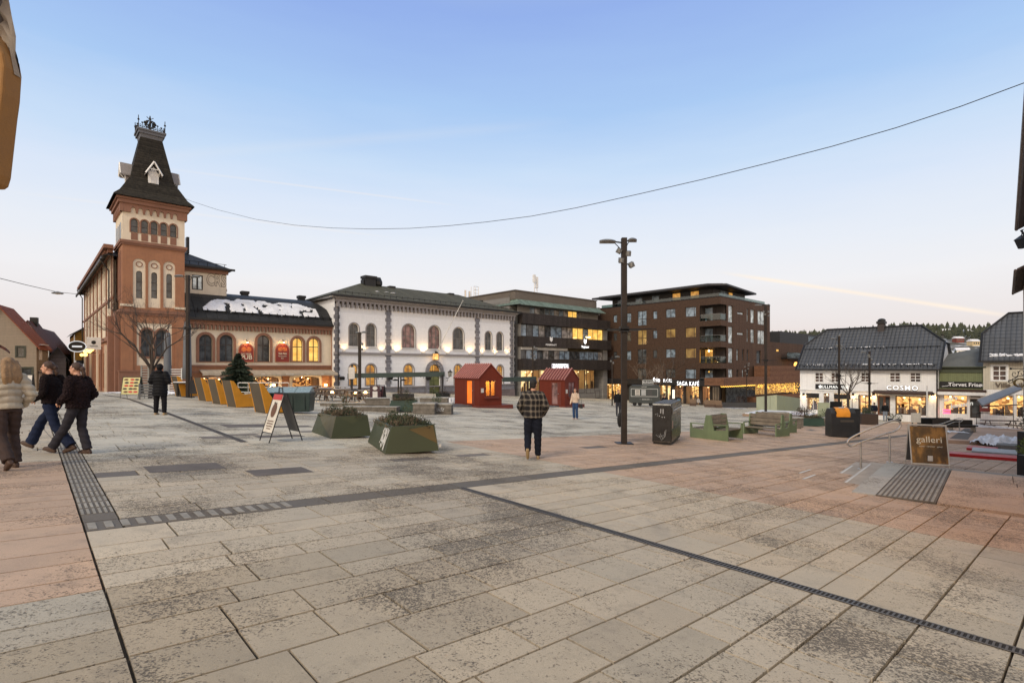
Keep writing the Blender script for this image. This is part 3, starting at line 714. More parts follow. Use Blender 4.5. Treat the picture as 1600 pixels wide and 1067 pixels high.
# heights of the roof measured on the axis of the tower
def axz(py): c_ = F0.o+F0.d*ce+F0.n*ce; return (HY-py)/FOC*c_.y-F0.o.z
zk = axz(290); zt = axz(222); k1 = ce*.70; k2 = ce*.36
m = MB(); prof = [(e, zr0), (e-.02, zr0+.1), (e-.5, zr0+.62), (k1+.38, zk-.55), (k1, zk+.1), (k2, zt)]
for (r0, h0), (r1, h1) in zip(prof, prof[1:]): 
    q = lambda r, z: [(ce-r, ce-r, z), (ce+r, ce-r, z), (ce+r, ce+r, z), (ce-r, ce+r, z)]; m.add(q(r0, h0)+q(r1, h1), [(0, 1, 5, 4), (1, 2, 6, 5), (2, 3, 7, 6), (3, 0, 4, 7)])
roof = m.build('roof', MOSS, tower)
m = MB(); m.frust((ce-k2, ce+k2)*2, (ce-k2-.06, ce+k2+.06)*2, zt, zt+.35); m.box(ce-k2-.18, ce+k2+.18, ce-k2-.18, ce+k2+.18, zt+.35, zt+.62); m.box(ce-k2-.28, ce+k2+.28, ce-k2-.28, ce+k2+.28, zt+.62, zt+.8)
m.build('roof_platform', pm('lead_grey', (.10, .105, .12), .6), roof)
m = MB(); zt2 = zt+.8; k3 = k2+.18
for a, b_ in (((-1, -1), (1, -1)), ((1, -1), (1, 1)), ((1, 1), (-1, 1)), ((-1, 1), (-1, -1))):
    p0 = Vector((ce+a[0]*k3, ce+a[1]*k3, zt2)); p1 = Vector((ce+b_[0]*k3, ce+b_[1]*k3, zt2)); d = p1-p0
    m.tube([p0+Vector((0, 0, .12)), p1+Vector((0, 0, .12))], .03, 5)
    for i in range(7):
        p = p0+d*i/7; m.tube([p, p+Vector((0, 0, .35+.12*(i % 2)))], .025, 5)
        if i: m.ball(p+Vector((0, 0, .42+.1*(i % 2))), (.1, .1, .07), 6); 
        c_ = p+d/14; m.tube([c_+Vector((0, 0, .12)), c_+d*.03+Vector((0, 0, .26)), c_+Vector((0, 0, .36)), c_-d*.03+Vector((0, 0, .26)), c_+Vector((0, 0, .12))], .022, 5)
    m.tube([p0, p0+Vector((0, 0, 1.15))], .035, 5); m.ball(p0+Vector((0, 0, .75)), (.1, .1, .1), 6)
m.tube([(ce, ce, zt2-.1), (ce, ce, zt2+1.75)], .05, 6)
for a in range(8):
    t = a*math.pi/4; m.tube([(ce, ce, zt2+.45), (ce+.4*math.cos(t), ce+.4*math.sin(t), zt2+.75), (ce+.42*math.cos(t), ce+.42*math.sin(t), zt2+1.1), (ce+.15*math.cos(t), ce+.15*math.sin(t), zt2+1.25)], .05, 5)
    m.ball((ce+.42*math.cos(t), ce+.42*math.sin(t), zt2+1.0), (.12, .12, .16), 6)
m.tube([(ce-.28, ce, zt2+1.6), (ce-.1, ce, zt2+1.45), (ce, ce, zt2+1.7), (ce+.1, ce, zt2+1.45), (ce+.28, ce, zt2+1.6)], .04, 5); m.ball((ce, ce, zt2+1.45), .12, 8)
m.build('roof_crest', IRON, roof)
for k in range(4):    # dormers: white gabled boxes with grey roof cheeks
    M = Matrix.Translation((ce, ce, 0)) @ Matrix.Rotation(k*math.pi/2, 4, 'Z'); zd = axz(297)
    m = MB(); m.X = M; m.prism([(-.42, zd-.1), (.42, zd-.1), (.42, zd+1.05), (0, zd+1.75), (-.42, zd+1.05)], -k1-.25, -k1+1.3, 'Y'); dm = m.build('dormer', FR_WHITE if k == 0 else GTRIM, roof)
    m = MB(); m.X = M
    for s_ in (-1, 1): m.add([(0, -k1-.62, zd+2.15), (0, -k1-.62, zd+2.0), (s_*.68, -k1-.62, zd+.82), (s_*.68, -k1-.62, zd+.95), (0, -k1+1.3, zd+2.15), (0, -k1+1.3, zd+2.0), (s_*.68, -k1+1.0, zd+.82), (s_*.68, -k1+1.0, zd+.95)],
            [(0, 1, 2, 3), (4, 7, 6, 5), (0, 3, 7, 4), (1, 5, 6, 2), (3, 2, 6, 7)])
    m.build('dormer_roof', GTRIM, dm)
    m = MB(); m.X = M
    for s_ in (-1, 1): m.tube([(0, -k1-.68, zd+2.1), (s_*.68, -k1-.68, zd+.9)], .07, 4)
    m.tube([(-.3, -k1-.68, zd+1.35), (.3, -k1-.68, zd+1.35)], .05, 4); m.tube([(-.42, -k1-.28, zd+.75), (-.42, -k1-.66, zd+1.2)], .04, 4); m.tube([(.42, -k1-.28, zd+.75), (.42, -k1-.66, zd+1.2)], .04, 4)
    m.build('bargeboard', FR_WHITE, dm)
    m = MB(); m.X = M; m.box(-.24, .24, -k1-.28, -k1-.24, zd+.15, zd+.85); m.build('hatch', pm('hatch_white', (.6, .6, .58), .6), dm)
# street wing of the same building (long side facade, along the street) ---
wing = F0.root('street_wing', 'long terracotta and cream three-storey street wing behind the tower, with graffiti on its upper wall', 'building')
X0 = -.42; L0, L1 = TW*.55, 39.0; zev = F0.z_(175, 391); zev = 14.0
Fs = Facade(F0.o.x+F0.d.x*X0, F0.o.y+F0.d.y*X0, A1+math.pi/2, F0.o.z)      # street facade, local X = into depth
zev = Fs.z_(150, 427); z1f = Fs.z_(160, 531); z2f = Fs.z_(160, 478)
Mx = Matrix.Translation((X0, 0, 0)) @ Matrix.Rotation(math.pi/2, 4, 'Z')
def swall(name, outer, holes, mat, parent, y=0, reveal=.2):
    o = wall(name, outer, holes, mat, parent, y, reveal); o.data.transform(Matrix.Diagonal((1, -1, 1, 1))); o.data.flip_normals(); o.data.transform(Mx); return o
HN = []; wx = []
for i in range(7):
    c = L0+3.0+i*4.85
    for z0, z1 in ((z1f+.9, z2f-.4), (z2f+.7, zev-1.1)):
        for d in (-.75, 0, .75): wx.append(arch(c+d, z0, .42, z1))
go = [rect(L0+1.6+i*4.6, L0+4.4+i*4.6, .1, z1f-1.5) for i in range(7)]
swall('street_wall', rect(L0, L1, -2.5, z1f), go, TERRA, wing)
swall('upper_wall', rect(L0, L1, z1f, zev), wx, CREAM, wing)
def sbox(a0, a1, out, in_, z0, z1): return MB().box(X0-out, X0+in_, a0, a1, z0, z1)
for q in wx:
    xs = [p[0] for p in q]; zs = [p[1] for p in q]
    o = sbox(min(xs), max(xs), -.12, .16, min(zs), max(zs)-.05).build('window', FR_DARK, wing)
    sbox(min(xs)+.04, max(xs)-.04, -.11, .12, min(zs)+.05, max(zs)-.1).build('pane', GL, o)
for q in go:
    x0, x1, z0, z1 = q[0][0], q[1][0], q[0][1], q[2][1]
    o = sbox(x0, x1, -.19, .25, z0, z1).build('shop_opening', GLP, wing)
for i in range(8): sbox(L0+.7+i*4.6, L0+1.2+i*4.6, .16, .1, -2.5, z1f-.7).build('pilaster', CREAM if i % 2 else TERRA2, wing)
for i in range(8): sbox(L0+.35+i*4.85, L0+.8+i*4.85, .1, .1, z1f, zev-.4).build('pilaster', TERRA2, wing)
sbox(L0, L1, .2, .0, z1f-.35, z1f+.05).build('string_course', TERRA2, wing); sbox(L0, L1, .12, 0, z2f-.2, z2f+.05).build('string_course', TERRA2, wing)
m = MB(); m.box(X0-.75, X0, L0-.4, L1+.5, zev, zev+.35); m.box(X0-.4, X0, L0, L1, zev-.35, zev)
for i in range(34): m.box(X0-.6, X0, L0+1+i*1.0, L0+1.25+i*1.0, zev-.25, zev)
m.build('cornice', TERRA2, wing)
# right-hand front of the wing, rising behind the low pub house
YB = 3.6; XR = F0.s_(354, YB); zrt = F0.z_(320, 419, YB); qw = rect(F0.s_(300, YB), F0.s_(317, YB), F0.z_(310, 453, YB), F0.z_(310, 430, YB))
wall('front_wall', rect(TW-.3, XR, 0, zrt), [qw], CREAM, wing, YB, .15)
window(qw, BLACK, dark_glass('window_milky', (.32, .36, .36)), wing, y=YB+.05, fw=.1, vb=(.5,), bw=.16)
m = MB(); m.quad((XR, YB, 0), (XR, L1, 0), (XR, L1, zrt), (XR, YB, zrt)); m.quad((X0, L1, -2), (X0, L1, zev), (XR, L1, zev), (XR, L1, -2)); m.quad((X0+.01, YB+.5, -2), (XR, YB+.5, -2), (XR, YB+.5, zrt-.1), (X0+.01, YB+.5, zrt-.1)); m.build('end_wall', CREAM, wing)
B(TW-.3, XR+.12, YB-.25, YB, zrt-.5, zrt+.02).build('frieze', TERRA2, wing)
zrg = F0.z_(291, 388, YB+5.5)
m = MB(); e0 = YB-.6; zz = zrt
m.add([(TW-.4, e0, zz), (XR+.6, e0, zz), (XR+.6, L1+.5, zz), (X0-.8, L1+.5, zz), (X0-.8, L0-.4, zz), (TW-.4, L0-.4, zz), (XR-5.5, YB+5.2, zrg), (XR-5.5, L1-5, zrg), (X0+4.2, L1-5, zrg), (X0+4.2, YB+5.2, zrg), (TW-.4, YB+5.2, zrg)],
      [(0, 1, 6, 10), (1, 2, 7, 6), (2, 3, 8, 7), (3, 4, 9, 8), (6, 7, 8, 9, 10), (4, 5, 10, 9), (5, 0, 10)])
m.build('roof', SLATE, wing)
m = MB(); m.box(TW-.4, XR+.68, e0-.12, e0+.02, zz-.12, zz+.1); m.box(X0-.92, X0-.78, L0-.4, L1+.5, zz-.35, zz-.08); m.build('gutter', IRON, wing)
m = MB()
for i in range(6): m.tube([(TW+.3+i*(XR-TW-.5)/5, e0+.6, zz+.1), (TW+.3+i*(XR-TW-.5)/5, e0+.55, zz+.6)], .03, 5)
m.tube([(TW, e0+.6, zz+.6), (XR, e0+.6, zz+.6)], .03, 5); m.build('snow_guard', IRON, wing)
B(F0.s_(291, 7), F0.s_(295, 7), 6.7, 7.4, zrg-1, zrg+.8).build('chimney', IRON, wing)
m = MB(); m.tube([(X0-.8, L1-.3, zev-.1), (X0-.2, L1-.3, zev-1.2), (X0-.2, L1-.3, -1)], .07, 6); m.build('downpipe', IRON, wing); m = MB(); m.tube([(X0-.95, L0+.3, zz-.3), (X0-.3, L0+.3, zz-1.4), (X0-.3, L0+.3, zz-5)], .07, 6); m.build('downpipe', IRON, wing)
gt = text('CRS', 1.75, pm('graffiti_line', (.07, .06, .05), .8), wing, ((F0.s_(322, YB)+F0.s_(354, YB))/2, YB-.015, F0.z_(338, 439, YB)), depth=.01, name='graffiti', sx=.62, bold=.07)
gt2 = text('CRS', 1.75, pm('graffiti_fill', (.6, .51, .39), .8), wing, ((F0.s_(322, YB)+F0.s_(354, YB))/2, YB-.03, F0.z_(338, 439, YB)), depth=.01, name='graffiti', sx=.62, bold=.02)
# hanging signs and lamps on the street wing, reading down the street
def wing_sign(t, z, w_, h_, shape, name, label, cat):
    g = thing(name, label, cat, F0.o+F0.n*t+F0.d*(X0-.1)+Vector((0, 0, z)), A1); return g
g = wing_sign(27, 5.0, 0, 0, 0, 'oval_sign', 'black oval hanging sign with white rim and lettering over the left street', 'sign')
m = MB(); c1 = [(-1.3+.95*math.cos(i*math.pi/12), .72*math.sin(i*math.pi/12)) for i in range(24)]; c0 = [(-1.3+.86*math.cos(i*math.pi/12), .63*math.sin(i*math.pi/12)) for i in range(24)]
m.ring(c1, c0, -.09, .09); m.build('rim', em('sign_white', (1, 1, 1), .75), g); MB().prism(c0, -.07, .07).build('panel', BLACK, g); B(-.36, .3, -.03, .03, -.03, .03).build('bracket', IRON, g); B(-1.8, -.8, -.08, -.071, -.1, .1).build('lettering', em('sign_white', (1, 1, 1), .75), g)
g = wing_sign(8.6, 4.15, 0, 0, 0, 'square_sign', 'square white hanging sign with small dark emblem on the terracotta wing', 'sign')
B(-1.5, -.35, -.06, .06, .0, 1.25).build('panel', pm('sign_pale', (.7, .7, .68), .5), g); B(-.36, .1, -.03, .03, 1.0, 1.06).build('bracket', IRON, g)
MB().prism([(-.95+.2*math.cos(i*math.pi/4), .72+.2*math.sin(i*math.pi/4)) for i in range(8)], -.075, -.062).build('emblem', IRON, g); B(-1.25, -.6, -.075, -.062, .3, .36).build('lettering', IRON, g)
GLOBE = em('street_globe', C(255, 206, 110), 3.5)
for i, (t, zz_, lb) in enumerate(((19, 4.0, 'cluster of round yellow lamps on the wing wall nearest the square sign'), (25, 4.1, 'cluster of round yellow lamps farther down the wing wall beside the oval sign'))):
    g = wing_sign(t, zz_, 0, 0, 0, 'wall_lamp', lb, 'lamp'); g['group'] = 'globe lamps on the street wing'
    m = MB(); m.tube([(.1, 0, 0), (-.6, 0, .1), (-.9, 0, -.1)], .04, 5); m.tube([(-.6, -.4, .1), (-.6, .4, .1)], .03, 5); m.build('bracket', IRON, g)
    for a, b_, c_ in ((-.95, 0, -.2), (-.6, -.45, .2), (-.6, .45, .2), (-.35, 0, .45)): MB().ball((a, b_, c_), .2, 10).build('globe', GLOBE, g)

# ---- pub house ------------------------------------------------------
Fp = Facade(*(F0.o+F0.d*TW+F0.n*.9).xy, A1, F0.o.z-.35); ps = Fp.s_; pz = Fp.z_
pub = Fp.root('pub_house', 'low cream and terracotta pub house with arched windows and snow on its dark roof', 'building')
PW = ps(521.5); zev = pz(400, 508); zl = pz(400, 571.5)
hol = []
for a, b_, yt, yb in ((311, 331.5, 522.5, 564.8), (342.8, 364.3, 523, 564.8), (401.8, 421.5, 524, 564.8), (457, 473, 528, 564.8), (482.4, 498.4, 528.5, 564.8)):
    x0, x1 = ps(a), ps(b_); hol.append(arch((x0+x1)/2, pz((a+b_)/2, yb), x1-x0, pz((a+b_)/2, yt)))
wall('upper_wall', rect(0, PW, zl, zev), hol, CREAM, pub, 0, .3)
for i, q in enumerate(hol):
    window(q, FR_DARK, LIT if i > 2 else GL, pub, y=.16, fw=.07, vb=(.5,), hb=(.62,), sur=TERRA2, sw=.27, sd_=.1, label='yellow-lit arched window' if i > 2 else None, bw=.09)
gh = [arch(ps(415.5), pz(415, 617)-.3, ps(435.6)-ps(395), pz(415, 588), 8, .35), arch(ps(478), pz(478, 618)-.3, ps(499)-ps(457), pz(478, 588), 8, .35), arch(ps(347), pz(347, 617)-.3, ps(383)-ps(312), pz(347, 588), 8, .2)]
wall('ground_wall', rect(0, PW, -2.5, zl), gh, TERRA, pub, 0, .35)
shopfront(pub, gh[0], RESTO, FR_DARK, 2.6, (.35, .66), (), seed=2, goods=14); shopfront(pub, gh[1], RESTO, FR_DARK, 2.6, (.5,), (), seed=3, goods=14); shopfront(pub, gh[2], RESTO, FR_WHITE, 2.2, (.2, .4, .6, .8), (.3,), seed=4, goods=10)
for q in gh[:2]: MB().ring(grow(q, .32, 0), q, -.06, .004).build('surround', CREAM, pub)
B(0, PW+.05, -.16, 0, zl-.12, zl+.08).build('string_course', TERRA2, pub); B(0, PW+.03, -.1, 0, zl-.75, zl-.55).build('string_course', TERRA2, pub)
corbels(pub, 0, PW+.12, zev+.05, .75, .36, TERRA2, -.26)
B(0, PW+.3, -.4, 0, zev+.06, zev+.3).build('cornice', TERRA2, pub)
for x in (PW-.55,): B(x, x+.5, -.12, .02, -2.5, zl-.76).build('pier', TERRA2, pub)
m = MB(); zr = pz(430, 466, 4.6); n = 8; prof = [( -.62+ (5.2*(i/n)), zev+.3+(zr-zev-.3)*(math.sin(i/n*math.pi/2)**.85)) for i in range(n+1)]
xl, xr = 0.0, PW+.45; pts = []
for i, (yy, z) in enumerate(prof): k = 1.7*math.sin(i/n*math.pi/2)**1.0*(i/n) + (i/n)*.9; pts += [(xl, yy, z), (xr-k, yy, z)]
m.add(pts, [(2*i, 2*i+1, 2*i+3, 2*i+2) for i in range(n)])
side = []; pr = []
for i, (yy, z) in enumerate(prof): k = 1.7*math.sin(i/n*math.pi/2)*(i/n) + (i/n)*.9; pr += [(xr-k, yy, z), (xr-k, 9.8-yy, z)]
m.add(pr, [(2*i, 2*i+1, 2*i+3, 2*i+2) for i in range(n)]); zt_ = prof[-1][1]; m.quad((xl, prof[-1][0], zt_), (xr-2.6, prof[-1][0], zt_), (xr-2.6, 9, zt_), (xl, 9, zt_))
SEAM = wave_mat('seamed_black_roof', (.028, .029, .031), 'X', 1.02, .04, .45, .5, .25, .25, duty=.04)
rf = m.build('roof', SEAM, pub)
B(0, xr+.03, -.72, -.6, zev+.2, zev+.42).build('gutter', IRON, pub)
def roof_at(x, t):                        # point on the curved roof, t 0..1 from eave to ridge
    i = min(n-1, int(t*n)); f = t*n-i; return (x, prof[i][0]*(1-f)+prof[i+1][0]*f, prof[i][1]*(1-f)+prof[i+1][1]*f)
# snow lying on the roof: thick, ragged sheet
m = MB(); m.smooth = True; NX, NZ = 90, 14; xa, xb = ps(318), ps(502)-.2; pts = {}
for j in range(NZ+1):
    for i in range(NX+1):
        x = xa+(xb-xa)*i/NX; t = .13+.36*j/NZ
        top = .30+.13*noise.noise(Vector((x*.6, 3, 0)))+.1*min(1, (x-xa)/4)-.15*max(0, (x-xb+2)/2); a = noise.noise(Vector((x*1.3, t*9, 7)))+.5*noise.noise(Vector((x*3.1, t*20, 2)))
        hole = a > .27 or (t > top+.10) or (x < xa+1 and t > .2+(x-xa)*.2); p = roof_at(x, t); edge = 0 if hole else 1; pts[i, j] = (p, edge)
vs = []; ix = {}
for (i, j), (p, ed) in pts.items(): ix[i, j] = len(vs); h = .015+.09*ed*(1+.5*noise.noise(Vector((i*.3, j*.5, 0)))); vs.append((p[0]+.03*noise.noise(Vector((i, j, 0))), p[1]-.4*h, p[2]+h))
fs = [(ix[i, j], ix[i+1, j], ix[i+1, j+1], ix[i, j+1]) for i in range(NX) for j in range(NZ) if pts[i, j][1]+pts[i+1, j][1]+pts[i+1, j+1][1]+pts[i, j+1][1] >= 2]
m.add(vs, fs); m.build('roof_snow', snow, rf)
m = MB()
for i in range(18): x = .5+i*(xr-1.4)/17; p = roof_at(x, .1); q = roof_at(x, .2); m.add([(x-.02, p[1], p[2]), (x-.02, p[1]-.05, p[2]+.35), (x-.02, q[1], q[2]), (x+.02, p[1], p[2]), (x+.02, p[1]-.05, p[2]+.35), (x+.02, q[1], q[2])], [(0, 1, 2), (3, 5, 4), (0, 3, 4, 1), (1, 4, 5, 2)])
p = roof_at(0, .1); m.tube([(.2, p[1]-.03, p[2]+.28), (xr-.6, p[1]-.03, p[2]+.28)], .03, 5); m.tube([(.2, p[1]-.03, p[2]+.16), (xr-.6, p[1]-.03, p[2]+.16)], .02, 5)
m.build('snow_guard', IRON, rf)
for a, b_, yt in ((376, 388, 455), (465, 476, 462)):
    x0, x1 = ps(a, 5), ps(b_, 5); z1 = pz(a, yt, 5); ch = B(x0+.08, x1-.08, 4.6, 5.3, zr-.6, z1-.2).build('chimney', IRON, rf); B(x0, x1, 4.5, 5.4, z1-.3, z1).build('chimney_cap', IRON, ch)
m = MB(); m.lathe([(.3, 0), (.3, .5), (.42, .55), (.42, .8), (.1, .9)], (ps(348, 4.5), 4.4, zr-.3), 10); m.build('roof_vent', IRON, rf)
downpipe(pub, PW-.35, -1.5, zev, -.2, pm('pipe_terracotta', (.3, .16, .1), .6))
# pub signs with gooseneck lamps
for i, (px, lb) in enumerate(((384.3, 'arched red pub sign lettered PUB under a gooseneck lamp'), (440.7, 'arched red sign with small lettering between the right arched windows'))):
    s = ps(px); g = thing('pub_sign', lb, 'sign', Fp.o+Fp.d*s-Fp.n*.06+Vector((0, 0, pz(px, 565))), A1, 'arched pub signs'); h = pz(px, 537)-pz(px, 565); q = arch(0, 0, 1.42, h)
    MB().prism(q, -.08, .05).build('board', pm('sign_red', (.20, .022, .012), .5, var=.25, sc=3), g)
    MB().ring(grow(q, .05), q, -.1, .05).build('rim', pm('sign_rim', (.35, .12, .05), .5), g)
    def circ(cx, cz, r): return [(cx+r*math.cos(k*.524), cz+r*math.sin(k*.524)) for k in range(12)]
    m = MB(); m.prism(circ(-.25, h-.62, .26), -.1, -.081); m.prism(circ(.25, h-.62, .26), -.1, -.081); m.build('emblem', pm('sign_amber', (.45, .12, .03), .5), g)
    text('EAT BEER' if i == 0 else 'THE PUB', .24, GILT, g, (0, -.1, h-1.1))
    if i == 0: text('PUB', .66, GILT, g, (0, -.1, .45), bold=.01)
    else:
        for k, tx in enumerate(('Steak  Fish', 'Restaurant', 'Bar')): text(tx, .2, GILT, g, (0, -.1, .85-.24*k))
    m = MB(); m.tube([(0, .05, h+.35), (0, -.25, h+.42), (0, -.5, h+.3)], .025, 6); m.lathe([(.04, .12), (.2, 0), (.21, -.02)], (0, -.5, h+.16), 12); m.build('lamp_arm', IRON, g)
    bl = MB().ball((0, -.5, h+.15), .09, 10).build('bulb', em('bulb_warm', C(255, 200, 120), 25.0), g); point_light(g, (0, -.5, h+.02), 22, (1, .55, .2), .08)
# awnings over the terrace
def awning(root, x0, x1, z, out, drop, mat, name='awning', val=.22, y=0.0, label=None):
    m = MB(); nseg = max(2, int((x1-x0)/.5)); top = []
    for i in range(nseg+1): x = x0+(x1-x0)*i/nseg; sg = .02*math.sin(i*2.2); top += [(x, y-.02, z), (x, y-out, z-drop+sg), (x, y-out, z-drop-val+sg*1.5)]
    fs = []
    for i in range(nseg): a = 3*i; fs += [(a+1, a+4, a+3, a), (a+2, a+5, a+4, a+1)]
    k = len(top); m.add(top+[(p[0], p[1]+.03, p[2]-.04) for p in top], fs+[tuple(q+k for q in f[::-1]) for f in fs]); o = m.build(name, mat, root)
    m = MB(); m.tube([(x0, y-out+.04, z-drop-.05), (x1, y-out+.04, z-drop-.05)], .035, 6)
    for x in (x0+.3, x1-.3): m.tube([(x, y, z-.35), (x, y-out*.5, z-drop*.5-.3), (x, y-out+.05, z-drop-.06)], .03, 6)
    m.build('arm', IRON, o); return o
AWN = wave_mat('awning_cloth', (.42, .36, .28), 'X', .5, .004, .8, .9, .1, .3)
a1 = awning(pub, ps(311), ps(353), pz(330, 577.5), 1.5, .35, AWN); a2 = awning(pub, ps(389), ps(519), pz(450, 578), 1.6, .4, AWN)
for s_, px in (('BEER', 411), ('THE WHEEL', 453), ('BAR', 481), ('BEER', 504)): text(s_, .17, pm('awn_print', (.7, .68, .62) if s_ != 'THE WHEEL' else (.05, .05, .05), .7), a2, (ps(px, -1.6), -1.64, pz(px, 585, -1.6)+.02), depth=.008)
for px in (427, 508): g = B(ps(px)-.1, ps(px)+.1, -.3, -.1, pz(px, 603), pz(px, 600)).build('wall_lamp', em('bulb_warm', C(255, 200, 120), 25.0), pub)
point_light(pub, (ps(427), -.7, pz(427, 604)), 30); point_light(pub, (ps(508), -.8, pz(508, 590)), 22); point_light(pub, (ps(478), -.9, pz(478, 589)), 30)

# ---- bank --------------------------------------------------------------
Fb = Facade(*(F0.o+F0.d*(F0.s_(523))+F0.n*.0).xy, A1, F0.o.z-1.0); bs_ = Fb.s_; bz = Fb.z_
bank = Fb.root('bank', 'long two-storey white building with grey quoins, arched windows and glowing wall lights', 'building')
BW = bs_(803); zcn = bz(523, 463)-.25; zmb = bz(660, 554.5); zpl = bz(560, 605)-.1; zbs = bz(560, 612.5)-.3
up = [(545.6, 560.4, 505, 541), (572.4, 586.8, 506, 541.3), (628.5, 648.7, 506.6, 543.7), (669.9, 687.8, 509, 545), (708, 724.5, 512, 546), (758, 768, 518, 547), (776, 785.6, 519, 547.5)]
lo = [(545.6, 559.4, 569, 602.5), (571.8, 587, 569, 602.5), (631.5, 646, 569, 602), (710, 721.4, 569.5, 602.5), (758.5, 768.5, 570.5, 602), (776.5, 786, 570.5, 602)]
def aq(F, t): x0, x1 = F.s_(t[0]), F.s_(t[1]); pc = (t[0]+t[1])/2; return arch((x0+x1)/2, F.z_(pc, t[3]), x1-x0, F.z_(pc, t[2]))
Q1 = [aq(Fb, t) for t in up]; Q2 = [aq(Fb, t) for t in lo]; dq = aq(Fb, (669.5, 687.5, 569, 622)); dq = [(x, z if z > zpl else bz(678, 621)) for x, z in dq]
wall('upper_wall', rect(0, BW, zmb, zcn-.6), Q1, WHITE, bank, 0, .3); 
wall('lower_wall', rect(0, BW, zpl, zmb), Q2+[[(p[0], max(p[1], zpl)) for p in dq]], WHITE, bank, 0, .3)
for i, q in enumerate(Q1): window(q, FR_GREY, GLP if 1 < i < 4 else GL, bank, y=.16, fw=.09, vb=(.33, .67) if 1 < i < 5 else (.5,), hb=(.5,), sur=GTRIM, sw=.13, sd_=.05, sill=pm('sill_white', (.6, .6, .6), .7), label='arched window with a rosy sky reflection painted into its pane' if 1 < i < 4 else None, bw=.08)
for i, q in enumerate(Q2): window(q, FR_GREY, LITA, bank, y=.16, fw=.09, vb=(.5,), hb=(.62,), sur=GTRIM, sw=.16, sd_=.06, label='amber-lit arched window', bw=.09)
o = wall('plinth', rect(-.05, BW+.05, zbs, zpl), [[(dq[0][0], zbs+.001), (dq[1][0], zbs+.001), (dq[1][0], zpl-.001), (dq[0][0], zpl-.001)]], GRANITE, bank, -.06, .3)
wall('base', rect(-.1, BW+.1, -3, zbs), [[(dq[0][0], dq[0][1]), (dq[1][0], dq[1][1]), (dq[1][0], zbs-.001), (dq[0][0], zbs-.001)]], GRANITE_W, bank, -.14, .3)
B(-.1, BW+.1, -.18, 0, zpl-.08, zpl+.06).build('string_course', GTRIM, bank); B(-.12, BW+.1, -.2, 0, zmb-.12, zmb+.16).build('string_course', GTRIM, bank)
for px in (590, 643, 705): B(bs_(px)-.4, bs_(px)+.4, -.15, -.135, zbs-.75, zbs-.35).build('cellar_window', BLACK, bank)
def quoin(a, b_):
    x0, x1 = bs_(a), bs_(b_); m = MB(); k = 0; z = zpl-.05
    while z < zcn-.65:
        h = .44; e = .14*(k % 2); m.box(x0-e, x1+e, -.1, .004, z, min(z+h-.02, zcn-.6)); z += h; k += 1
    m.build('quoin', GRANITE, bank)
quoin(523, 529); quoin(603.5, 609.5); quoin(743, 748); quoin(797.5, 802.5)
corbels(bank, 0, BW, zcn, .95, .58, GTRIM, -.42, w_=.26); B(-.3, BW+.3, -.7, .02, zcn+.01, zcn+.22).build('cornice', GTRIM, bank)
m = MB(); m.box(-.85, BW+.8, -.98, -.8, zcn+.2, zcn+.42); m.build('gutter', IRON, bank)
DB = 12.0; zrg = bz(562, 443, DB/2); xl, xr = bs_(562, DB/2), bs_(716, DB/2)
m = MB(); z0 = zcn+.34; m.add([(-.8, -.9, z0), (BW+.75, -.9, z0), (BW+.75, DB+.9, z0), (-.8, DB+.9, z0), (xl, DB/2, zrg), (xr, DB/2, zrg)], [(0, 1, 5, 4), (1, 2, 5), (2, 3, 4, 5), (3, 0, 4)]); rf = m.build('roof', GREENROOF, bank)
m = MB(); m.quad((0, DB, -3), (0, 0, -3), (0, 0, zcn), (0, DB, zcn)); m.quad((BW, 0, -3), (BW, DB, -3), (BW, DB, zcn), (BW, 0, zcn)); m.quad((BW, DB, -3), (0, DB, -3), (0, DB, zcn), (BW, DB, zcn)); m.quad((-.8, -.85, zcn+.21), (-.8, DB+.9, zcn+.21), (BW+.75, DB+.9, zcn+.21), (BW+.75, -.85, zcn+.21)); m.build('side_wall', WHITE, bank)
yy = DB/2
for a, b_, yt, h0, cap in ((565.5, 568, 437, 1.2, 0), (567, 583, 432.5, 2.2, 1), (606.5, 615.5, 447.5, 1.6, 0), (699.5, 707, 458.5, 1.8, 0), (748, 752, 470, 1.0, 0)):
    x0, x1 = bs_(a, yy), bs_(b_, yy); z1 = bz((a+b_)/2, yt, yy); ch = B(x0, x1, yy-.5-.3*cap, yy+.4, z1-h0, z1).build('chimney', IRON, rf)
    if cap: B(x0-.12, x1+.12, yy-.95, yy+.5, z1-.32, z1+.02).build('chimney_cap', IRON, ch)
xc = bs_(590.5, yy); z1 = bz(590, 434, yy); MB().lathe([(.3, z1-1.4), (.62, z1-1.0), (.62, z1-.6), (.38, z1)], (xc, yy, 0), 8).build('roof_vent', IRON, rf)
m = MB(); t = .14
for i in range(34): x = .3+i*(BW-.6)/33; m.tube([(x, -.4, z0+.28), (x, -.45, z0+.6)], .035, 4)
m.tube([(.2, -.43, z0+.5), (BW, -.43, z0+.5)], .03, 4); m.build('snow_guard', IRON, rf)
m = MB(); rr = random.Random(4)
for i in range(9): x = xl+rr.uniform(-1, 2.5)+1; yq = 2.6+rr.uniform(-.2, .2); f = (yq+.9)/(DB/2+.9); z = z0+(zrg-z0)*f+.03; m.ball((x, yq, z), (rr.uniform(.1, .35), .12, .04), 8)
m.build('roof_snow', snow, rf, kind='stuff')
downpipe(bank, bs_(527), -2, zcn, -.28); downpipe(bank, bs_(800.5), zpl, zcn, -.28, pm('pipe_grey', (.2, .2, .2), .5), -.2)
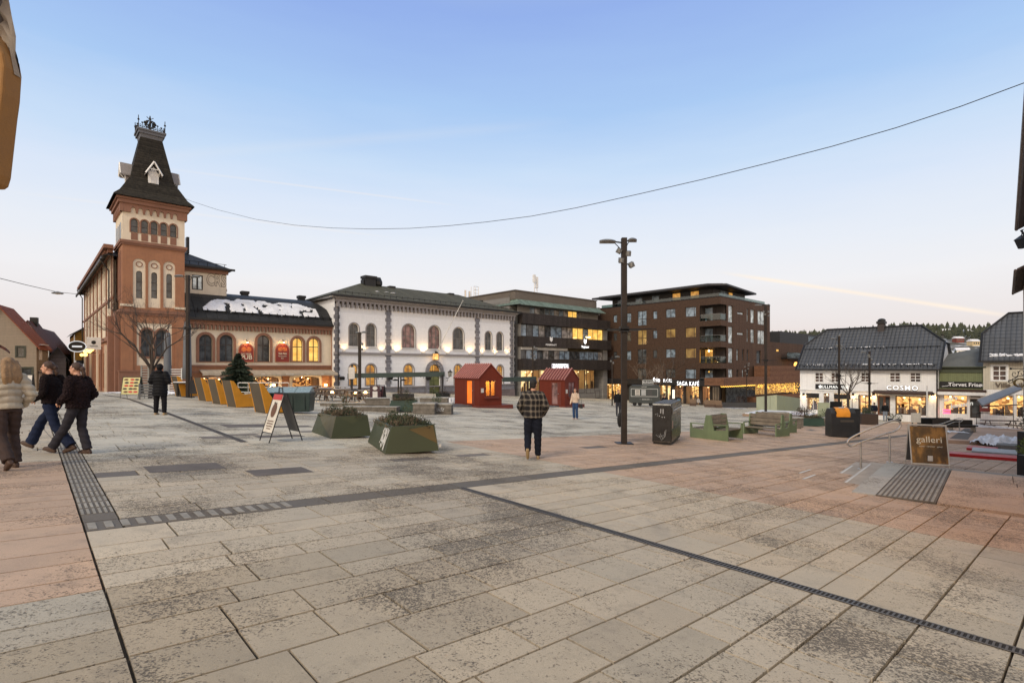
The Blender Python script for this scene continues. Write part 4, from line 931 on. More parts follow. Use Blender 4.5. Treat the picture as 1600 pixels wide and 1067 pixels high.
# door
dg = MB(); x0, x1 = dq[0][0], dq[1][0]; zb = dq[0][1]; zsp = max(p[1] for p in dq)-(x1-x0)/2
door = B(x0, x1, .2, .28, zb, zsp-.1).build('door', pm('door_green', (.10, .115, .035), .5, var=.2), bank)
m = MB()
for a, b_ in ((.06, .46), (.54, .94)):
    for c_, d_ in ((.04, .28), (.32, .42), (.46, .62), (.66, .95)): m.box(x0+(x1-x0)*a, x0+(x1-x0)*b_, .16, .2, zb+(zsp-zb)*c_, zb+(zsp-zb)*d_)
m.build('door_panel', pm('door_green2', (.13, .145, .05), .45), door); B((x0+x1)/2-.03, (x0+x1)/2+.03, .1, .2, zb+1.1, zb+1.3).build('handle', ALU, door)
fan = arch((x0+x1)/2, zsp-.08, x1-x0, max(p[1] for p in dq)); window(fan, FR_DARK, LITA, bank, y=.12, fw=.1, vb=(.2, .4, .6, .8), name='fanlight')
m = MB(); mm_ = (x0+x1)/2; q0 = arch(mm_, zb, x1-x0, max(p[1] for p in dq)); m.ring(grow(q0, .5, 0), q0, -.22, .004); m.build('door_arch', GRANITE, bank)
z = max(p[1] for p in dq); g = thing('door_lantern', 'box-shaped lit lantern above the green arched bank door', 'lamp', Fb.o+Fb.d*mm_-Fb.n*.2+Vector((0, 0, z+.55)), A1)
B(-.3, .3, -.35, .1, .05, .85).build('glass', em('lantern_glow', C(255, 190, 110), 1.6, .3), g); m = MB(); m.box(-.35, .35, -.4, .1, .85, .92); m.box(-.35, .35, -.4, .1, 0, .06)
for x in (-.33, .29): m.box(x, x+.04, -.39, -.35, .05, .86)
m.build('frame', IRON, g); point_light(g, (0, -.8, .3), 30)
# wall washers on the string course
k = 0
for i, px in enumerate((537, 568, 596, 619.8, 661, 699, 734, 753, 773, 792)):
    s = bs_(px); big = 3 <= i <= 6
    lb = ('%s uplight on the white facade string course, %s' % ('wide glowing' if big else 'small glowing', ('left of the first arched window', 'between the first two arched windows', 'right of the second arched window', 'just right of the left middle quoin', 'between the two rosy windows', 'right of the second rosy window', 'left of the right middle quoin', 'just right of the right middle quoin', 'between the last two arched windows', 'beside the right corner quoin')[i]))
    g = thing('wall_uplight', lb, 'lamp', Fb.o+Fb.d*s-Fb.n*.02+Vector((0, 0, zmb+.17)), A1, 'uplights on the white facade')
    w_ = .55 if big else .34
    B(-w_/2, w_/2, -.2, -.02, 0, .16).build('housing', pm('uplight_white', (.5, .5, .5), .5), g); B(-w_/2+.03, w_/2-.03, -.19, -.04, .161, .17).build('lens', em('uplight_lens', C(255, 205, 130), 2.2), g)
    point_light(g, (0, -.42, .18), 150 if big else 62, (1, .6, .26), .05, R(125), (R(180-16), 0, 0))
for px in (531, 606, 666): # floodlights low on the wall
    g = thing('wall_floodlight', {531: 'black box floodlight low at the left corner of the white facade', 606: 'black box floodlight on the left middle quoin', 666: 'black box floodlight left of the green door'}[px], 'lamp', Fb.o+Fb.d*bs_(px)-Fb.n*.1+Vector((0, 0, bz(px, 592))), A1, 'black floodlights on the white facade')
    MB().cbox((0, -.4, .1), (.62, .35, .34), 0, R(20)).build('housing', BLACK, g); MB().tube([(0, .02, 0), (0, -.3, 0)], .04, 6).build('bracket', IRON, g)
# wall lantern on scroll bracket, flag pole
g = thing('wall_lantern', 'black scrolled wall lantern between the green door and the red cabin', 'lamp', Fb.o+Fb.d*bs_(697)-Fb.n*.05+Vector((0, 0, bz(697, 590))), A1)
m = MB(); m.tube([(0, 0, 0), (0, -.3, -.1), (.0, -.7, .1), (0, -.9, .2)], .04, 6); m.tube([(0, 0, -.4), (0, -.25, -.45), (0, -.4, -.2)], .03, 6); m.build('bracket', IRON, g)
m = MB(); m.frust((-.16, .16, -1.06, -.74), (-.24, .24, -1.14, -.66), .25, .75); m.build('glass', dark_glass('lantern_glass', (.2, .2, .18)), g); m = MB(); m.frust((-.28, .28, -1.18, -.62), (-.05, .05, -.95, -.85), .75, 1.0); m.ball((0, -.9, 1.08), .07, 8); m.box(-.18, .18, -1.08, -.72, .19, .25); m.build('cap', IRON, g)
g = thing('flagpole', 'slanting white flagpole sticking up from the white facade above the door', 'flagpole', Fb.o+Fb.d*bs_(681)-Fb.n*.2+Vector((0, 0, zmb+.35)), A1)
tip = Vector((bs_(723, -4.0)-bs_(681), -3.8, bz(723, 470, -4.0)-zmb-.35)); MB().tube([(0, 0, 0), tip*.5, tip], [.07, .055, .035], 8).build('pole', pm('pole_white', (.6, .6, .58), .5), g); MB().ball(tip, .1, 8).build('finial', ALU, g); B(-.15, .15, -.1, .22, -.2, .2).build('bracket', IRON, g)

# ---- grey office house ------------------------------------------------
Fg = Facade(*(F0.o+F0.d*(F0.s_(811))+F0.n*.0).xy, A1, F0.o.z-2.2); gs = Fg.s_; gzz = Fg.z_
off = Fg.root('office_house', 'dark grey five-storey office house with long window bands and green copper roof edge', 'building')
GW = gs(947); CLAD = wave_mat('dark_copper_cladding', (.038, .032, .030), 'X', .55, .02, .6, .55, .3, .3, duty=.05)
CONC = block_mat('board_concrete', (.20, .193, .182), 3.0, .6, .85, .12, .01)
COPPER = wave_mat('green_copper', (.15, .205, .175), 'X', .42, .04, .6, .5, .35, .3, duty=.07)
bands = [(489, 505.8), (525, 541.5), (561, 578.5)]; zs = [(gzz(811, a), gzz(811, b_)) for a, b_ in bands]
for i, (zt, zb) in enumerate(zs): B(-.1, GW+.1+(0, .3, .3)[i], -.9, .25, zb, zt).build('balcony_band', CLAD, off)
def wstrip(z0, z1, lits, x0, x1, n, y, seed):
    r = random.Random(seed); q = rect(x0, x1, z0, z1); m = MB(); m.ring(q, rect(x0+.06, x1-.06, z0+.06, z1-.06), y-.03, y+.07); xs = [x0+(x1-x0)*i/n for i in range(n+1)]
    for x in xs[1:-1]: m.box(x-.05, x+.05, y-.02, y+.06, z0+.06, z1-.06)
    o = m.build('window_band', FR_DARK if seed != 3 else FR_GREY, off)
    for i in range(n):
        a = MB(); a.quad((xs[i]+.05, y+.02, z0+.05), (xs[i+1]-.05, y+.02, z0+.05), (xs[i+1]-.05, y+.02, z1-.05), (xs[i]+.05, y+.02, z1-.05))
        a.build('pane', LIT if i in lits else (GLB if r.random() < .45 else dark_glass('window_curtain', (.16, .15, .14)) if r.random() < .5 else GL), o)
wall('back_wall', rect(0, GW, -3, gzz(811, 452.6)), [], CONC, off, 2.2, .1)
B(0, GW, 2.21, 14, -3, gzz(811, 462)).build('core', CONC, off)
wstrip(zs[1][0]+.02, zs[0][1]-.02, (9, 10, 12, 13, 14), .1, GW-1.2, 15, -.1, 1)
wstrip(zs[2][0]+.02, zs[1][1]-.45, (), .1, GW-1.2, 16, -.1, 2); B(.1, (GW-1)*.52, -.4, -.1, zs[1][1]-.44, zs[1][1]-.02).build('blind_box', pm('blind_white', (.5, .49, .47), .7), off)
# top floor set back
zt0 = zs[0][0]; ztp = gzz(811, 474); x0w, x1w = gs(827.6, 1.1), gs(908, 1.1)
wall('top_floor_wall', rect(.6, GW-1, zt0-.2, ztp+.3), [rect(x0w, x1w, zt0+.25, ztp-.2)], CONC, off, 1.1, .2); wstrip(zt0+.25, ztp-.2, (8, 9), x0w, x1w, 11, 1.15, 3)
m = MB(); z1 = gzz(811, 466); z0 = gzz(811, 475); m.add([(-.2, -.5, z0), (GW-.7, -.5, z0), (GW-1.0, 1.2, z1+.15), (.4, 1.2, z1+.15), (-.2, 14, z0), (.4, 14, z1+.15), (-.2, -.5, z0-.12), (GW-.7, -.5, z0-.12), (GW-.7, 14, z0), (GW-1, 14, z1+.15)], [(0, 1, 2, 3), (4, 0, 3, 5), (6, 7, 1, 0), (1, 8, 9, 2)]); m.build('copper_roof', COPPER, off)
z2 = gzz(811, 452.8); B(.15, GW-1.6, 1.0, 14, z1, z2).build('roof_block', pm('roof_block', (.13, .11, .09), .85, var=.15, sc=1.5, streak=.4), off); B(0, GW-1.45, .88, 14.1, z2, z2+.15).build('parapet', pm('parapet_dark', (.09, .075, .065), .7), off)
for x0, x1 in ((GW-1.2, GW), (0, .12)): B(x0, x1, -.3, 2.2, -3, zs[0][1]).build('pier', CONC, off)
m = MB(); m.box(gs(928, 3), gs(931, 3), 2, 4, z1-1, gzz(930, 480, 2)); m.build('roof_block', CONC, off)
# ground floor shop
zg0 = gzz(811, 612)-.5; zg1 = zs[2][1]-.02
for i, (a, b_) in enumerate(((813, 843), (845, 884), (886, 914), (916, 929), (930.5, 937.5))):
    xa, xb = gs(a), gs(b_)
    if i < 4: shopfront(off, rect(xa, xb, gzz(a, 613)-.2*(i > 1), zg1), SHOPB, FR_DARK, 2.0, (.33, .66) if i < 3 else (.5,), (), seed=20+i, goods=7, y=.0)
    else: shopfront(off, rect(xa, xb, gzz(a, 622), gzz(a, 610)), SHOP, FR_DARK, 2.0, (), (), seed=30, goods=3, y=.0)
B(0, GW, .02, .3, -3, zg0+.55).build('plinth', CONC, off)
LEDW = em('led_white', (1, 1, 1), 2.2)
def office_sign(px, py, s_, size, lit, label, w_=1.0, crest=False):
    g = thing('lit_sign' if lit else 'wall_sign', label, 'sign', Fg.o+Fg.d*gs(px, -.9)-Fg.n*.93+Vector((0, 0, gzz(px, py, -.9))), A1)
    text(s_, size, LEDW if lit else pm('letter_white', (.75, .75, .75), .5), g, (0, -.02, 0), sx=w_, bold=.012*size)
    if crest: m = MB(); m.prism([(-.3, 1.35), (-.3, .75), (0, .5), (.3, .75), (.3, 1.35), (.1, 1.2), (-.1, 1.2)], -.06, 0); m.build('crest', LEDW if lit else pm('letter_white', (.75, .75, .75), .5), g)
    return g
g = office_sign(875.5, 572, 'ZAREPTA', .95, True, 'bright white lit shop sign above the red cabin roof', .95); B(-2.1, 2.1, .0, .03, -.4, .4).build('back_panel', em('led_panel', (.8, .74, .82), .55), g)
office_sign(861, 539, 'FRAMKRAFT', .42, False, 'small unlit white crest sign with lettering on the dark band', 1.1, True)
g = office_sign(914, 542, 'Tinghuset', .5, True, 'lit crest sign with lettering at the right end of the dark band', 1, True); point_light(g, (0, -.7, 1.6), 60, (1, .65, .3), .1); B(-.5, .5, -.8, -.6, 1.62, 1.7).build('lamp_bar', em('bulb_warm', C(255, 200, 120), 25.0), g)
g = thing('roof_antenna', 'mobile phone antenna mast with white panels on the office roof', 'antenna', Fg.o+Fg.d*gs(835, 4)+Fg.n*4+Vector((0, 0, z2)), A1)
m = MB(); m.tube([(0, 0, 0), (0, 0, 3.6)], .06, 6); m.tube([(.55, 0, 1.0), (.55, 0, 3.0)], .05, 6); m.tube([(0, 0, 1.5), (.7, 0, 1.5)], .04, 6); m.tube([(.1, -.1, .4), (.5, -.2, .7), (.7, -.1, 1.4)], .04, 5); m.build('mast', ALU, g); B(-.3, .2, -.15, .15, 2.4, 3.7).build('panel', FR_WHITE, g); B(.38, .8, -.15, .15, 1.5, 3.4).build('panel', FR_WHITE, g); B(-1.2, -.4, -.3, .3, 0, .6).build('cabinet', ALU, g)
for px, h in ((744, 2.2), (727, 1.4)):
    if px == 727: g = thing('roof_flue', 'pair of short steel flues behind the bank roof ridge', 'flue', Fb.o+Fb.d*bs_(730, 13)+Fb.n*13+Vector((0, 0, bz(730, 462, 13)-1)), A1); m = MB(); m.tube([(-.4, 0, 0), (-.4, 0, 1.9)], .16, 8); m.tube([(.5, 0, 0), (.5, 0, 1.8)], .18, 8); m.build('pipe', ALU, g)
    else:
        g = thing('roof_ladder', 'pale metal access ladder cage standing on the roof behind the bank', 'ladder', Fb.o+Fb.d*bs_(744, 13)+Fb.n*13+Vector((0, 0, bz(744, 470, 13)-.5)), A1); m = MB()
        for x in (-.5, .5): m.tube([(x, 0, 0), (x, 0, 3.0)], .05, 5); m.tube([(x, .8, 0), (x, .8, 3.0)], .05, 5)
        for z in (.6, 1.2, 1.8, 2.4, 3.0): m.tube([(-.5, 0, z), (.5, 0, z)], .03, 5)
        m.build('frame', ALU, g)
# ================================================================== MORE BUILDINGS
def panes(root, wins, frame, mats, y=.1, fw=.06, vb=lambda w_: (.5,) if w_ > 1.3 else (), name='window'):
    for i, q in enumerate(wins):
        wd = q[1][0]-q[0][0]; window(q, frame, mats[i % len(mats)] if isinstance(mats, list) else mats, root, y=y, fw=fw, vb=vb(wd), bw=.08, name=name)
# ---- brown apartment block: two street faces meeting at a near corner -----
cb = P(1126, 463, 83.0); FR = Facade(cb.x, cb.y, A1, gz(cb.x, cb.y)); FLw = Facade(cb.x, cb.y, A1-math.pi/2, gz(cb.x, cb.y))   # FLw: local X runs toward the camera-right; use negative s
CORT = wave_mat('rusty_brown_cladding', (.092, .055, .037), 'X', .16, .008, .7, .75, .3, .45, duty=.15)
CORTY = wave_mat('rusty_brown_cladding_side', (.092, .055, .037), 'Y', .16, .008, .7, .75, .3, .45, duty=.15)
WOOD = wave_mat('reddish_timber_cladding', (.17, .085, .05), 'Z', .14, .01, .7, .6, .3, .2, duty=.12)
blk = FR.root('apartment_block', 'rusty brown five-storey apartment block with corner balconies and cafe on the ground floor', 'building')
BR = FR.s_(1203); H5 = FR.z_(1126, 463)
# left face: local coordinates with X to the left measured as negative depth: build in its own frame then turn
FL = Facade(*(FR.o+D1*0).xy, A1, FR.o.z)
def l_s(px): k = (px-CX)/FOC; o = FR.o; return (k*o.y-o.x)/(D1.x-k*D1.y)           # distance back along the left face
def l_z(px, py): t = l_s(px); p = FR.o+D1*t; return (HY-py)/FOC*p.y-FR.o.z
BL = l_s(931); Ml = Matrix.Rotation(-math.pi/2, 4, 'Z')
# left face local frame: x' = -t (so x' grows to the right, toward the corner), y' into the building
def lwall(name, outer, holes, mat, parent, y=0, reveal=.2): o = wall(name, outer, holes, mat, parent, y, reveal); o.data.transform(Ml); return o
def lwin(q, frame, pane, parent, **k):
    o = window(q, frame, pane, parent, **k); o.data.transform(Ml)
    for c in kids(o): c.data.transform(Ml)
    return o
fl = [FR.z_(1126, 603)-.1]; st_h = (H5-fl[0]-.6)/4.0; zsp_ = l_z(1126, 603.5)+.3
zf = [fl[0]+.25+st_h*i for i in range(5)]
cols = [(958, 964, .9, 2.3, 'b'), (979, 986, .7, 2.4, 'b'), (996, 1010, .0, 2.6, 'g'), (1020, 1026.6, 1.0, 2.4, 'b'), (1040, 1055, 1.0, 2.5, 'w'), (1070.5, 1087.4, .9, 2.5, 'w')]
hl = []; info = []
bal = (-l_s(1093.5), -.02)
rr = random.Random(9)
for k in range(4):
    for j, (a, b_, z0, z1, ty) in enumerate(cols):
        if k == 0 and j in (0, 1, 3): continue
        x0, x1 = -l_s(a), -l_s(b_); f = zf[k]
        hl.append(rect(x0, x1, f+z0, f+z1)); info.append((k, j))
balh = [rect(bal[0], -.02, zf[k]+.05, zf[k]+2.55) for k in range(4)]
gnd = []
def notch(xc, xn, xf, zb): 
    pts = [(xc, zb)]
    for q in balh: pts += [(xc, q[0][1]), (xn, q[0][1]), (xn, q[2][1]), (xc, q[2][1])]
    return pts+[(xc, H5), (xf, H5), (xf, zb)]
lwall('left_wall', notch(0, bal[0], -BL, zsp_), hl, CORT, blk)
for (k, j), q in zip(info, hl):
    lit = (k, j) in ((2, 5), (2, 4), (1, 5), (2, 2)); o = lwin(q, FR_DARK, em('window_lit_dim', C(214, 170, 90), .5, .6, .9) if lit else (GLB if (k == 3 or rr.random() < .35) else GL), blk, y=.12, fw=.07, vb=(.5,) if j in (2, 4) else ((.8,) if j == 5 else ()), hb=(.45,) if j == 2 else (), bw=.09, label='amber-lit window' if lit else None)
# right face
hr = []; ir = []
rc = [(1138, 1145.4, -.25, 2.55), (1152, 1162, 1.25, 1.75), (1167, 1169.5, .2, 2.5), (1173, 1179, .1, 2.5), (1184, 1195, .0, 2.5)]
rc2 = [(1138, 1145.4, .0, 2.5), (1151, 1154, .4, 2.4), (1159.5, 1162.5, .4, 2.4), (1167, 1170, .4, 2.4), (1182, 1189, .0, 2.3)]
for k in range(4):
    for j, (a, b_, z0, z1) in enumerate(rc if k > 1 else rc2):
        hr.append(rect(FR.s_(a), FR.s_(b_), zf[k]+z0+.1, zf[k]+z1)); ir.append((k, j))
XB = FR.s_(1135)
wall('right_wall', notch(0, XB, BR, zsp_), hr, CORT, blk, 0, .2)
for (k, j), q in zip(ir, hr): window(q, FR_DARK, dark_glass('window_sky_painted', (.26, .30, .31)) if (k > 1 or rr.random() < .5) else GL, blk, y=.12, fw=.06, vb=(.5,) if j == 4 and k > 1 else (), bw=.08)  # reflected sky painted in as a pale pane colour
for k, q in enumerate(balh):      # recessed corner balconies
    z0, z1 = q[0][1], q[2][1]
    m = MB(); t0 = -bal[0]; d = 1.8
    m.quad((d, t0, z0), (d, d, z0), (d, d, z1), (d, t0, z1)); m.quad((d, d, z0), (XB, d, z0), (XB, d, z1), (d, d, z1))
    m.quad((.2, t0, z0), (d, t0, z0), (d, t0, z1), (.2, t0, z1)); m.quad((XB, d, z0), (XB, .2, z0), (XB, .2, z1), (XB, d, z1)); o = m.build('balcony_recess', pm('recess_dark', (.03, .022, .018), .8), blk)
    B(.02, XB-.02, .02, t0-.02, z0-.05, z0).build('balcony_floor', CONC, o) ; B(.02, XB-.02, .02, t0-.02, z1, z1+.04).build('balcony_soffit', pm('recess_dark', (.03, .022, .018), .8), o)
    m = MB(); m.box(d-.06, d-.02, 2.2, 4.0, z0+.1, z1-.3); m.box(d-.06, d-.02, 4.3, 5.4, z0+.1, z1-.3); m.build('balcony_door', GLB if k != 1 else LITA, o)
    if k in (0, 1): MB().ball((1.3, 2.6, z1-.5), .14, 8).build('ceiling_lamp', em('bulb_warm', C(255, 200, 120), 25.0) if k == 1 else LIT, o)
    m = MB(); m.box(.06, .09, .06, t0-.1, z0+.1, z0+1.0); m.box(.06, XB-.1, .06, .09, z0+.1, z0+1.0); m.build('glass_rail', glass_pane('balcony_glass', (.42, .5, .47), .05), o)
    m = MB(); m.box(.03, .11, .03, t0-.1, z0+1.0, z0+1.06); m.box(.11, XB-.1, .03, .11, z0+1.0, z0+1.06); m.build('handrail', FR_GREY, o)
    m = MB()
    for i in range(4): yy = 1+i*1.1; m.box(.5, .9, yy, yy+.45, z0, z0+.45+.4*(i % 2)); 
    m.build('balcony_furniture', pm('balcony_things', (.12, .10, .09), .7, var=.5), o)
    B(.0, .35, .0, .35, z0-.02, z1+.02).build('corner_post', CORT, o) if k == 9 else None
B(BR, BR+.02, .0, 14, fl[0]-3, H5).build('end_wall', CORTY, blk)
m = MB(); m.quad((0, BL, fl[0]-3), (BR, BL, fl[0]-3), (BR, BL, H5), (0, BL, H5)); m.quad((0, 0, H5), (BR, 0, H5), (BR, BL, H5), (0, BL, H5)); m.build('roof_deck', pm('roof_dark', (.04, .038, .038), .8), blk)
m = MB(); m.box(-.06, BR+.06, -.06, .14, H5-.02, H5+.1); m.box(-.06, .14, .14, BL, H5-.02, H5+.1); m.build('parapet', BLACK, blk)
# penthouse with overhanging flat roof
B(2.5, BR-4.5, 2.5, BL-2, H5, H5+1.8).build('penthouse_wall', pm('penthouse_dark', (.035, .033, .033), .6), blk)
pr = MB(); zq = H5+1.82; pts = [(-.6, 1.5), (1.2, -.4), (BR-2.8, 1.2), (BR-2.8, BL-4), (-.6, BL+.5)]; pr.prism(pts, zq, zq+.28, 'Z'); pr.prism([(a*.9+.8, b_*.92+1) for a, b_ in pts], zq+.28, zq+.5, 'Z'); pr.build('penthouse_roof', pm('roof_edge_dark', (.028, .028, .032), .6), blk)
m = MB(); n = MB()
for i, t in enumerate((5, 8.4, 12.5, 16, 20)): B(2.42, 2.5, t, t+1.4, H5+.5, H5+1.6).build('penthouse_window', LITA if i in (0, 1) else GLB, blk)
B(5, 7, 2.42, 2.5, H5+.5, H5+1.6).build('penthouse_window', GLB, blk); B(8, 9.2, 2.42, 2.5, H5+.5, H5+1.6).build('penthouse_window', LITA, blk)

m = MB(); m.box(.5, .53, .5, BL-1, H5+.1, H5+.65); m.box(.5, BR-1, .5, .53, H5+.1, H5+.65); m.build('glass_rail', glass_pane('balcony_glass', (.42, .5, .47), .05), blk)
m = MB(); m.lathe([(.7, 0), (.7, .3), (.2, .45)], (3.5, BL*.6, zq+.5), 10); m.build('roof_vent', IRON, blk)
# ground floor: black fascia with lit signs, lit cafe fronts
gb = -3.6-fl[0]*0
z_g = gz(cb.x, cb.y)-FR.o.z-.4; zfa = zsp_; zfb = FR.z_(1126, 603)-.35
BLF = pm('black_fascia', (.018, .017, .018), .4)
zt_f = zfa-.3; zb_f = l_z(1126, 603.5)
m = MB(); m.box(-1.2, 0.3, -1.2, BL, zb_f, zt_f+.9); m.build('canopy_fascia', BLF, blk); B(.3, FR.s_(1133), -1.2, .3, zb_f, zt_f+.9).build('canopy_fascia', BLF, blk)
op = [(940, 972), (1024, 1048), (1053, 1068), (1071, 1092), (1097, 1109), (1112, 1124)]
gq = [rect(-l_s(a), -l_s(b_), z_g+.5, zb_f-.05) for a, b_ in op]
lwall('ground_wall', rect(-BL, 0, z_g-2, zfa), gq, pm('dark_shop_wall', (.03, .024, .02), .6), blk, 0, .2)
for i, q in enumerate(gq):
    o = shopfront(blk, q, (SHOP, SHOPB, RESTO, SHOP, SHOP, SHOP)[i], FR_DARK, 2.4, (.33, .66) if i != 2 else (.5,), (), seed=40+i, goods=8, y=.06)
    o.data.transform(Ml)
    for c in kids(o): c.data.transform(Ml)
sg = thing('lit_sign', 'white lit lower-case cafe lettering friends on the black fascia, one letter dark', 'sign', FR.o+D1*l_s(1040)-D2*1.25+Vector((0, 0, l_z(1040, 593.5))), A1-math.pi/2)
text('frie', 1.05, LEDW, sg, (-.95, -.02, 0), bold=.015, sx=.95); text('nds:', 1.05, LEDW, sg, (1.15, -.02, 0), bold=.015, sx=.95)
sg['label'] = 'white lit lettering friends: on the black fascia'
sg = thing('lit_sign', 'white lit capitals SAGA KAFÉ on the black fascia near the corner', 'sign', FR.o+D1*l_s(1081)-D2*1.25+Vector((0, 0, l_z(1081, 599.3))), A1-math.pi/2)
text('SAGA KAFÉ', .95, LEDW, sg, (0, -.02, 0), bold=.0, sx=.72, gap=1.15)
gqr = [rect(FR.s_(1128), FR.s_(1141), z_g+.2, zb_f-.1), rect(FR.s_(1144), FR.s_(1158), z_g+.2, zb_f-.3), rect(FR.s_(1162), FR.s_(1180), z_g+.2, zb_f-.3)]
wall('ground_wall_right', rect(0, BR, z_g-2, zfa), gqr, pm('dark_shop_wall', (.03, .024, .02), .6), blk, 0, .2)
for i, q in enumerate(gqr): shopfront(blk, q, RESTO, FR_DARK, 2.0, (.5,), (), seed=50+i, goods=6, y=.06)
# low terrace wing with timber fascia and string lights, running right
tw = FR.root('terrace_wing', 'low timber-fronted terrace wing hung with golden string lights, right of the cafe corner', 'building')
XW = FR.s_(1262, -3.0); zw0 = FR.z_(1126, 592, -3); zw1 = FR.z_(1126, 603, -3)
B(FR.s_(1131, -3), XW, -3, .0, zw1, zw0+.1).build('timber_fascia', WOOD, tw)
B(FR.s_(1186, -2.9), XW+3, -2.9, 2, z_g-2, FR.z_(1186, 618, -3)-.3).build('base_wall', WOOD, tw)
B(FR.s_(1150, -1), XW+3, -.6, -.2, z_g-2, zw1).build('back_wall', pm('dark_shop_wall', (.03, .024, .02), .6), tw)
B(FR.s_(1203, -2.9), XW+.6, -2.92, -.3, zw1-.1, FR.z_(1203, 575, -3)+.4).build('upper_timber', WOOD, tw)
m = MB(); rq = random.Random(6); xs0 = FR.s_(1180, -3)
for i in range(420):
    f = rq.random()**.75; x = xs0+(XW-xs0)*f; ln = .35+1.5*min(1, f*1.5); z = zw1-.05-rq.random()*ln; m.ball((x, -3.1+rq.uniform(-.12, .12), z), .04, 4)
for i in range(70): x = FR.s_(1126, -3)+i*(xs0-FR.s_(1126, -3))/70; m.ball((x, -3.05, zw1-.05-.12*abs(math.sin(i*.8))), .05, 4)
m.build('string_lights', em('fairy_light', C(255, 190, 80), 3.2), tw, kind='stuff'); B(xs0, XW, -.75, -.65, zw1-1.9, zw1-.1).build('glow_sheet', glow_room('string_glow', (1, .6, .18), (.45, .2, .05), (.1, .04, .015), .28, 3), tw)  # emitting sheet behind the strings paints in their golden glow
B(FR.s_(1136, -1), FR.s_(1180, -1), -1.0, -.8, z_g, zw1-.2).build('dark_shopfront', dark_glass('window_dark'), tw)
# brown house behind, with black upper box
F2 = Facade(*(FR.o+FR.d*(BR+3)+FR.n*2).xy, A1, FR.o.z); b2 = F2.root('back_house', 'brown flat-roofed house with black rooftop box and glazed balcony, behind the white corner house', 'building')
x0 = F2.s_(1203); x1 = F2.s_(1300); zt2 = F2.z_(1215, 535)
wq = [rect(F2.s_(1222), F2.s_(1238), F2.z_(1230, 558), F2.z_(1230, 545)), rect(F2.s_(1224), F2.s_(1238), F2.z_(1230, 577), F2.z_(1230, 565)), rect(F2.s_(1248), F2.s_(1262), F2.z_(1255, 558), F2.z_(1255, 545))]
wall('wall', rect(x0, x1, -4, zt2), wq, CORT, b2); panes(b2, wq, FR_DARK, [GLB, GL, GL]); B(x0, x1, .02, 12, -4, zt2-.02).build('core', CORT, b2)
B(F2.s_(1225), x1, .8, 12, zt2, F2.z_(1225, 517)).build('upper_box', pm('black_box', (.022, .022, .023), .6), b2)
q = rect(F2.s_(1264, .7), F2.s_(1274, .7), zt2+.6, F2.z_(1225, 520)); m = MB(); m.box(q[0][0], q[1][0], .72, .8, q[0][1], q[2][1]); m.build('window', GLB, b2)
z = F2.z_(1230, 558)-.1; B(F2.s_(1220), F2.s_(1266), -1.2, .0, z-.25, z).build('balcony_floor', BLACK, b2); B(F2.s_(1220), F2.s_(1266), -1.2, -1.16, z, z+1.0).build('glass_rail', glass_pane('balcony_glass', (.42, .5, .47), .05), b2)
B(F2.s_(1213), F2.s_(1216), -.06, 0, F2.z_(1214, 549), F2.z_(1214, 546)).build('small_lit_window', LIT, b2)
g = thing('ring_lamp', 'round golden ring lamp hanging by the brown back house', 'lamp', F2.o+F2.d*F2.s_(1243.5, -1.5)-F2.n*1.5+Vector((0, 0, F2.z_(1243.5, 570, -1.5))), A1)
m = MB(); m.ring([(.75*math.cos(i*.524), .55*math.sin(i*.524)) for i in range(12)], [(.42*math.cos(i*.524), .28*math.sin(i*.524)) for i in range(12)], -.1, .1); m.build('ring', em('ring_gold', C(255, 180, 80), 3.5), g); MB().tube([(0, 0, .5), (0, 1.45, .9)], .03, 5).build('arm', IRON, g)

# ---- white corner house (two shops) --------------------------------------
AC = math.atan2(.716, -.698)+math.pi      # world angle of its front, left to right
oc = P(1465.5, 573, 51.4); Lc = 12.4
CB_ = WHITEB = wave_mat('white_boarding', (.80, .79, .77), 'X', .16, .01, .75, .82, .04, .1, duty=.08)
cv = Vector((math.cos(AC), math.sin(AC), 0)); k = (1250-CX)/FOC; Lc = (oc.x-k*oc.y)/(cv.x-k*cv.y)
Fc = Facade(*(oc-cv*Lc).xy, AC, gz(oc.x, oc.y)); cs, cz = Fc.s_, Fc.z_; CW = cs(1465.5)
print('corner house', Lc, CW, Fc.o)
def GF(px, back): s = Fc.s_(px, -back); p = Fc.o+Fc.d*s-Fc.n*back; return Vector((p.x, p.y, gz(p.x, p.y)))
cos_ = Fc.root('corner_house', 'white boarded two-storey house with black tiled gambrel roof and two lit shops', 'building')
zev = cz(1465, 573.5); zsh = cz(1400, 611); TILE = wave_mat('black_glazed_tiles', (.085, .09, .10), 'X', .36, .09, .3, .3, .12, 0, second=('Z', .34))
wn = []
for a, b_ in ((1273, 1286.6), (1298, 1311), (1344.7, 1358.7), (1389.7, 1407), (1421.5, 1439)): wn.append(rect(cs(a), cs(b_), cz(a, 597), cz(a, 582)))
wall('upper_wall', rect(0, CW, zsh, zev), wn, WHITEB, cos_, 0, .12)
for q in wn:
    window(q, FR_WHITE, dark_glass('window_warmdark', (.05, .035, .03)), cos_, y=.04, fw=.07, vb=(.5,), hb=(.33, .66), bw=.055, sur=FR_WHITE, sw=.07, sd_=.03)
    B(q[0][0]-.3, q[1][0]+.3, -.1, 0, q[2][1]+.14, q[2][1]+.2).build('lintel', FR_WHITE, cos_)
gq = [rect(cs(1259.5), cs(1281), cz(1270, 641), cz(1270, 614)), rect(cs(1286), cs(1297), cz(1290, 643), cz(1290, 614)), rect(cs(1302), cs(1329), cz(1315, 644), cz(1315, 614)),
      rect(cs(1341), cs(1363), cz(1350, 645), cz(1350, 617)), rect(cs(1371), cs(1392), cz(1380, 649), cz(1380, 618)), rect(cs(1398.5), cs(1447), cz(1420, 648), cz(1420, 619))]
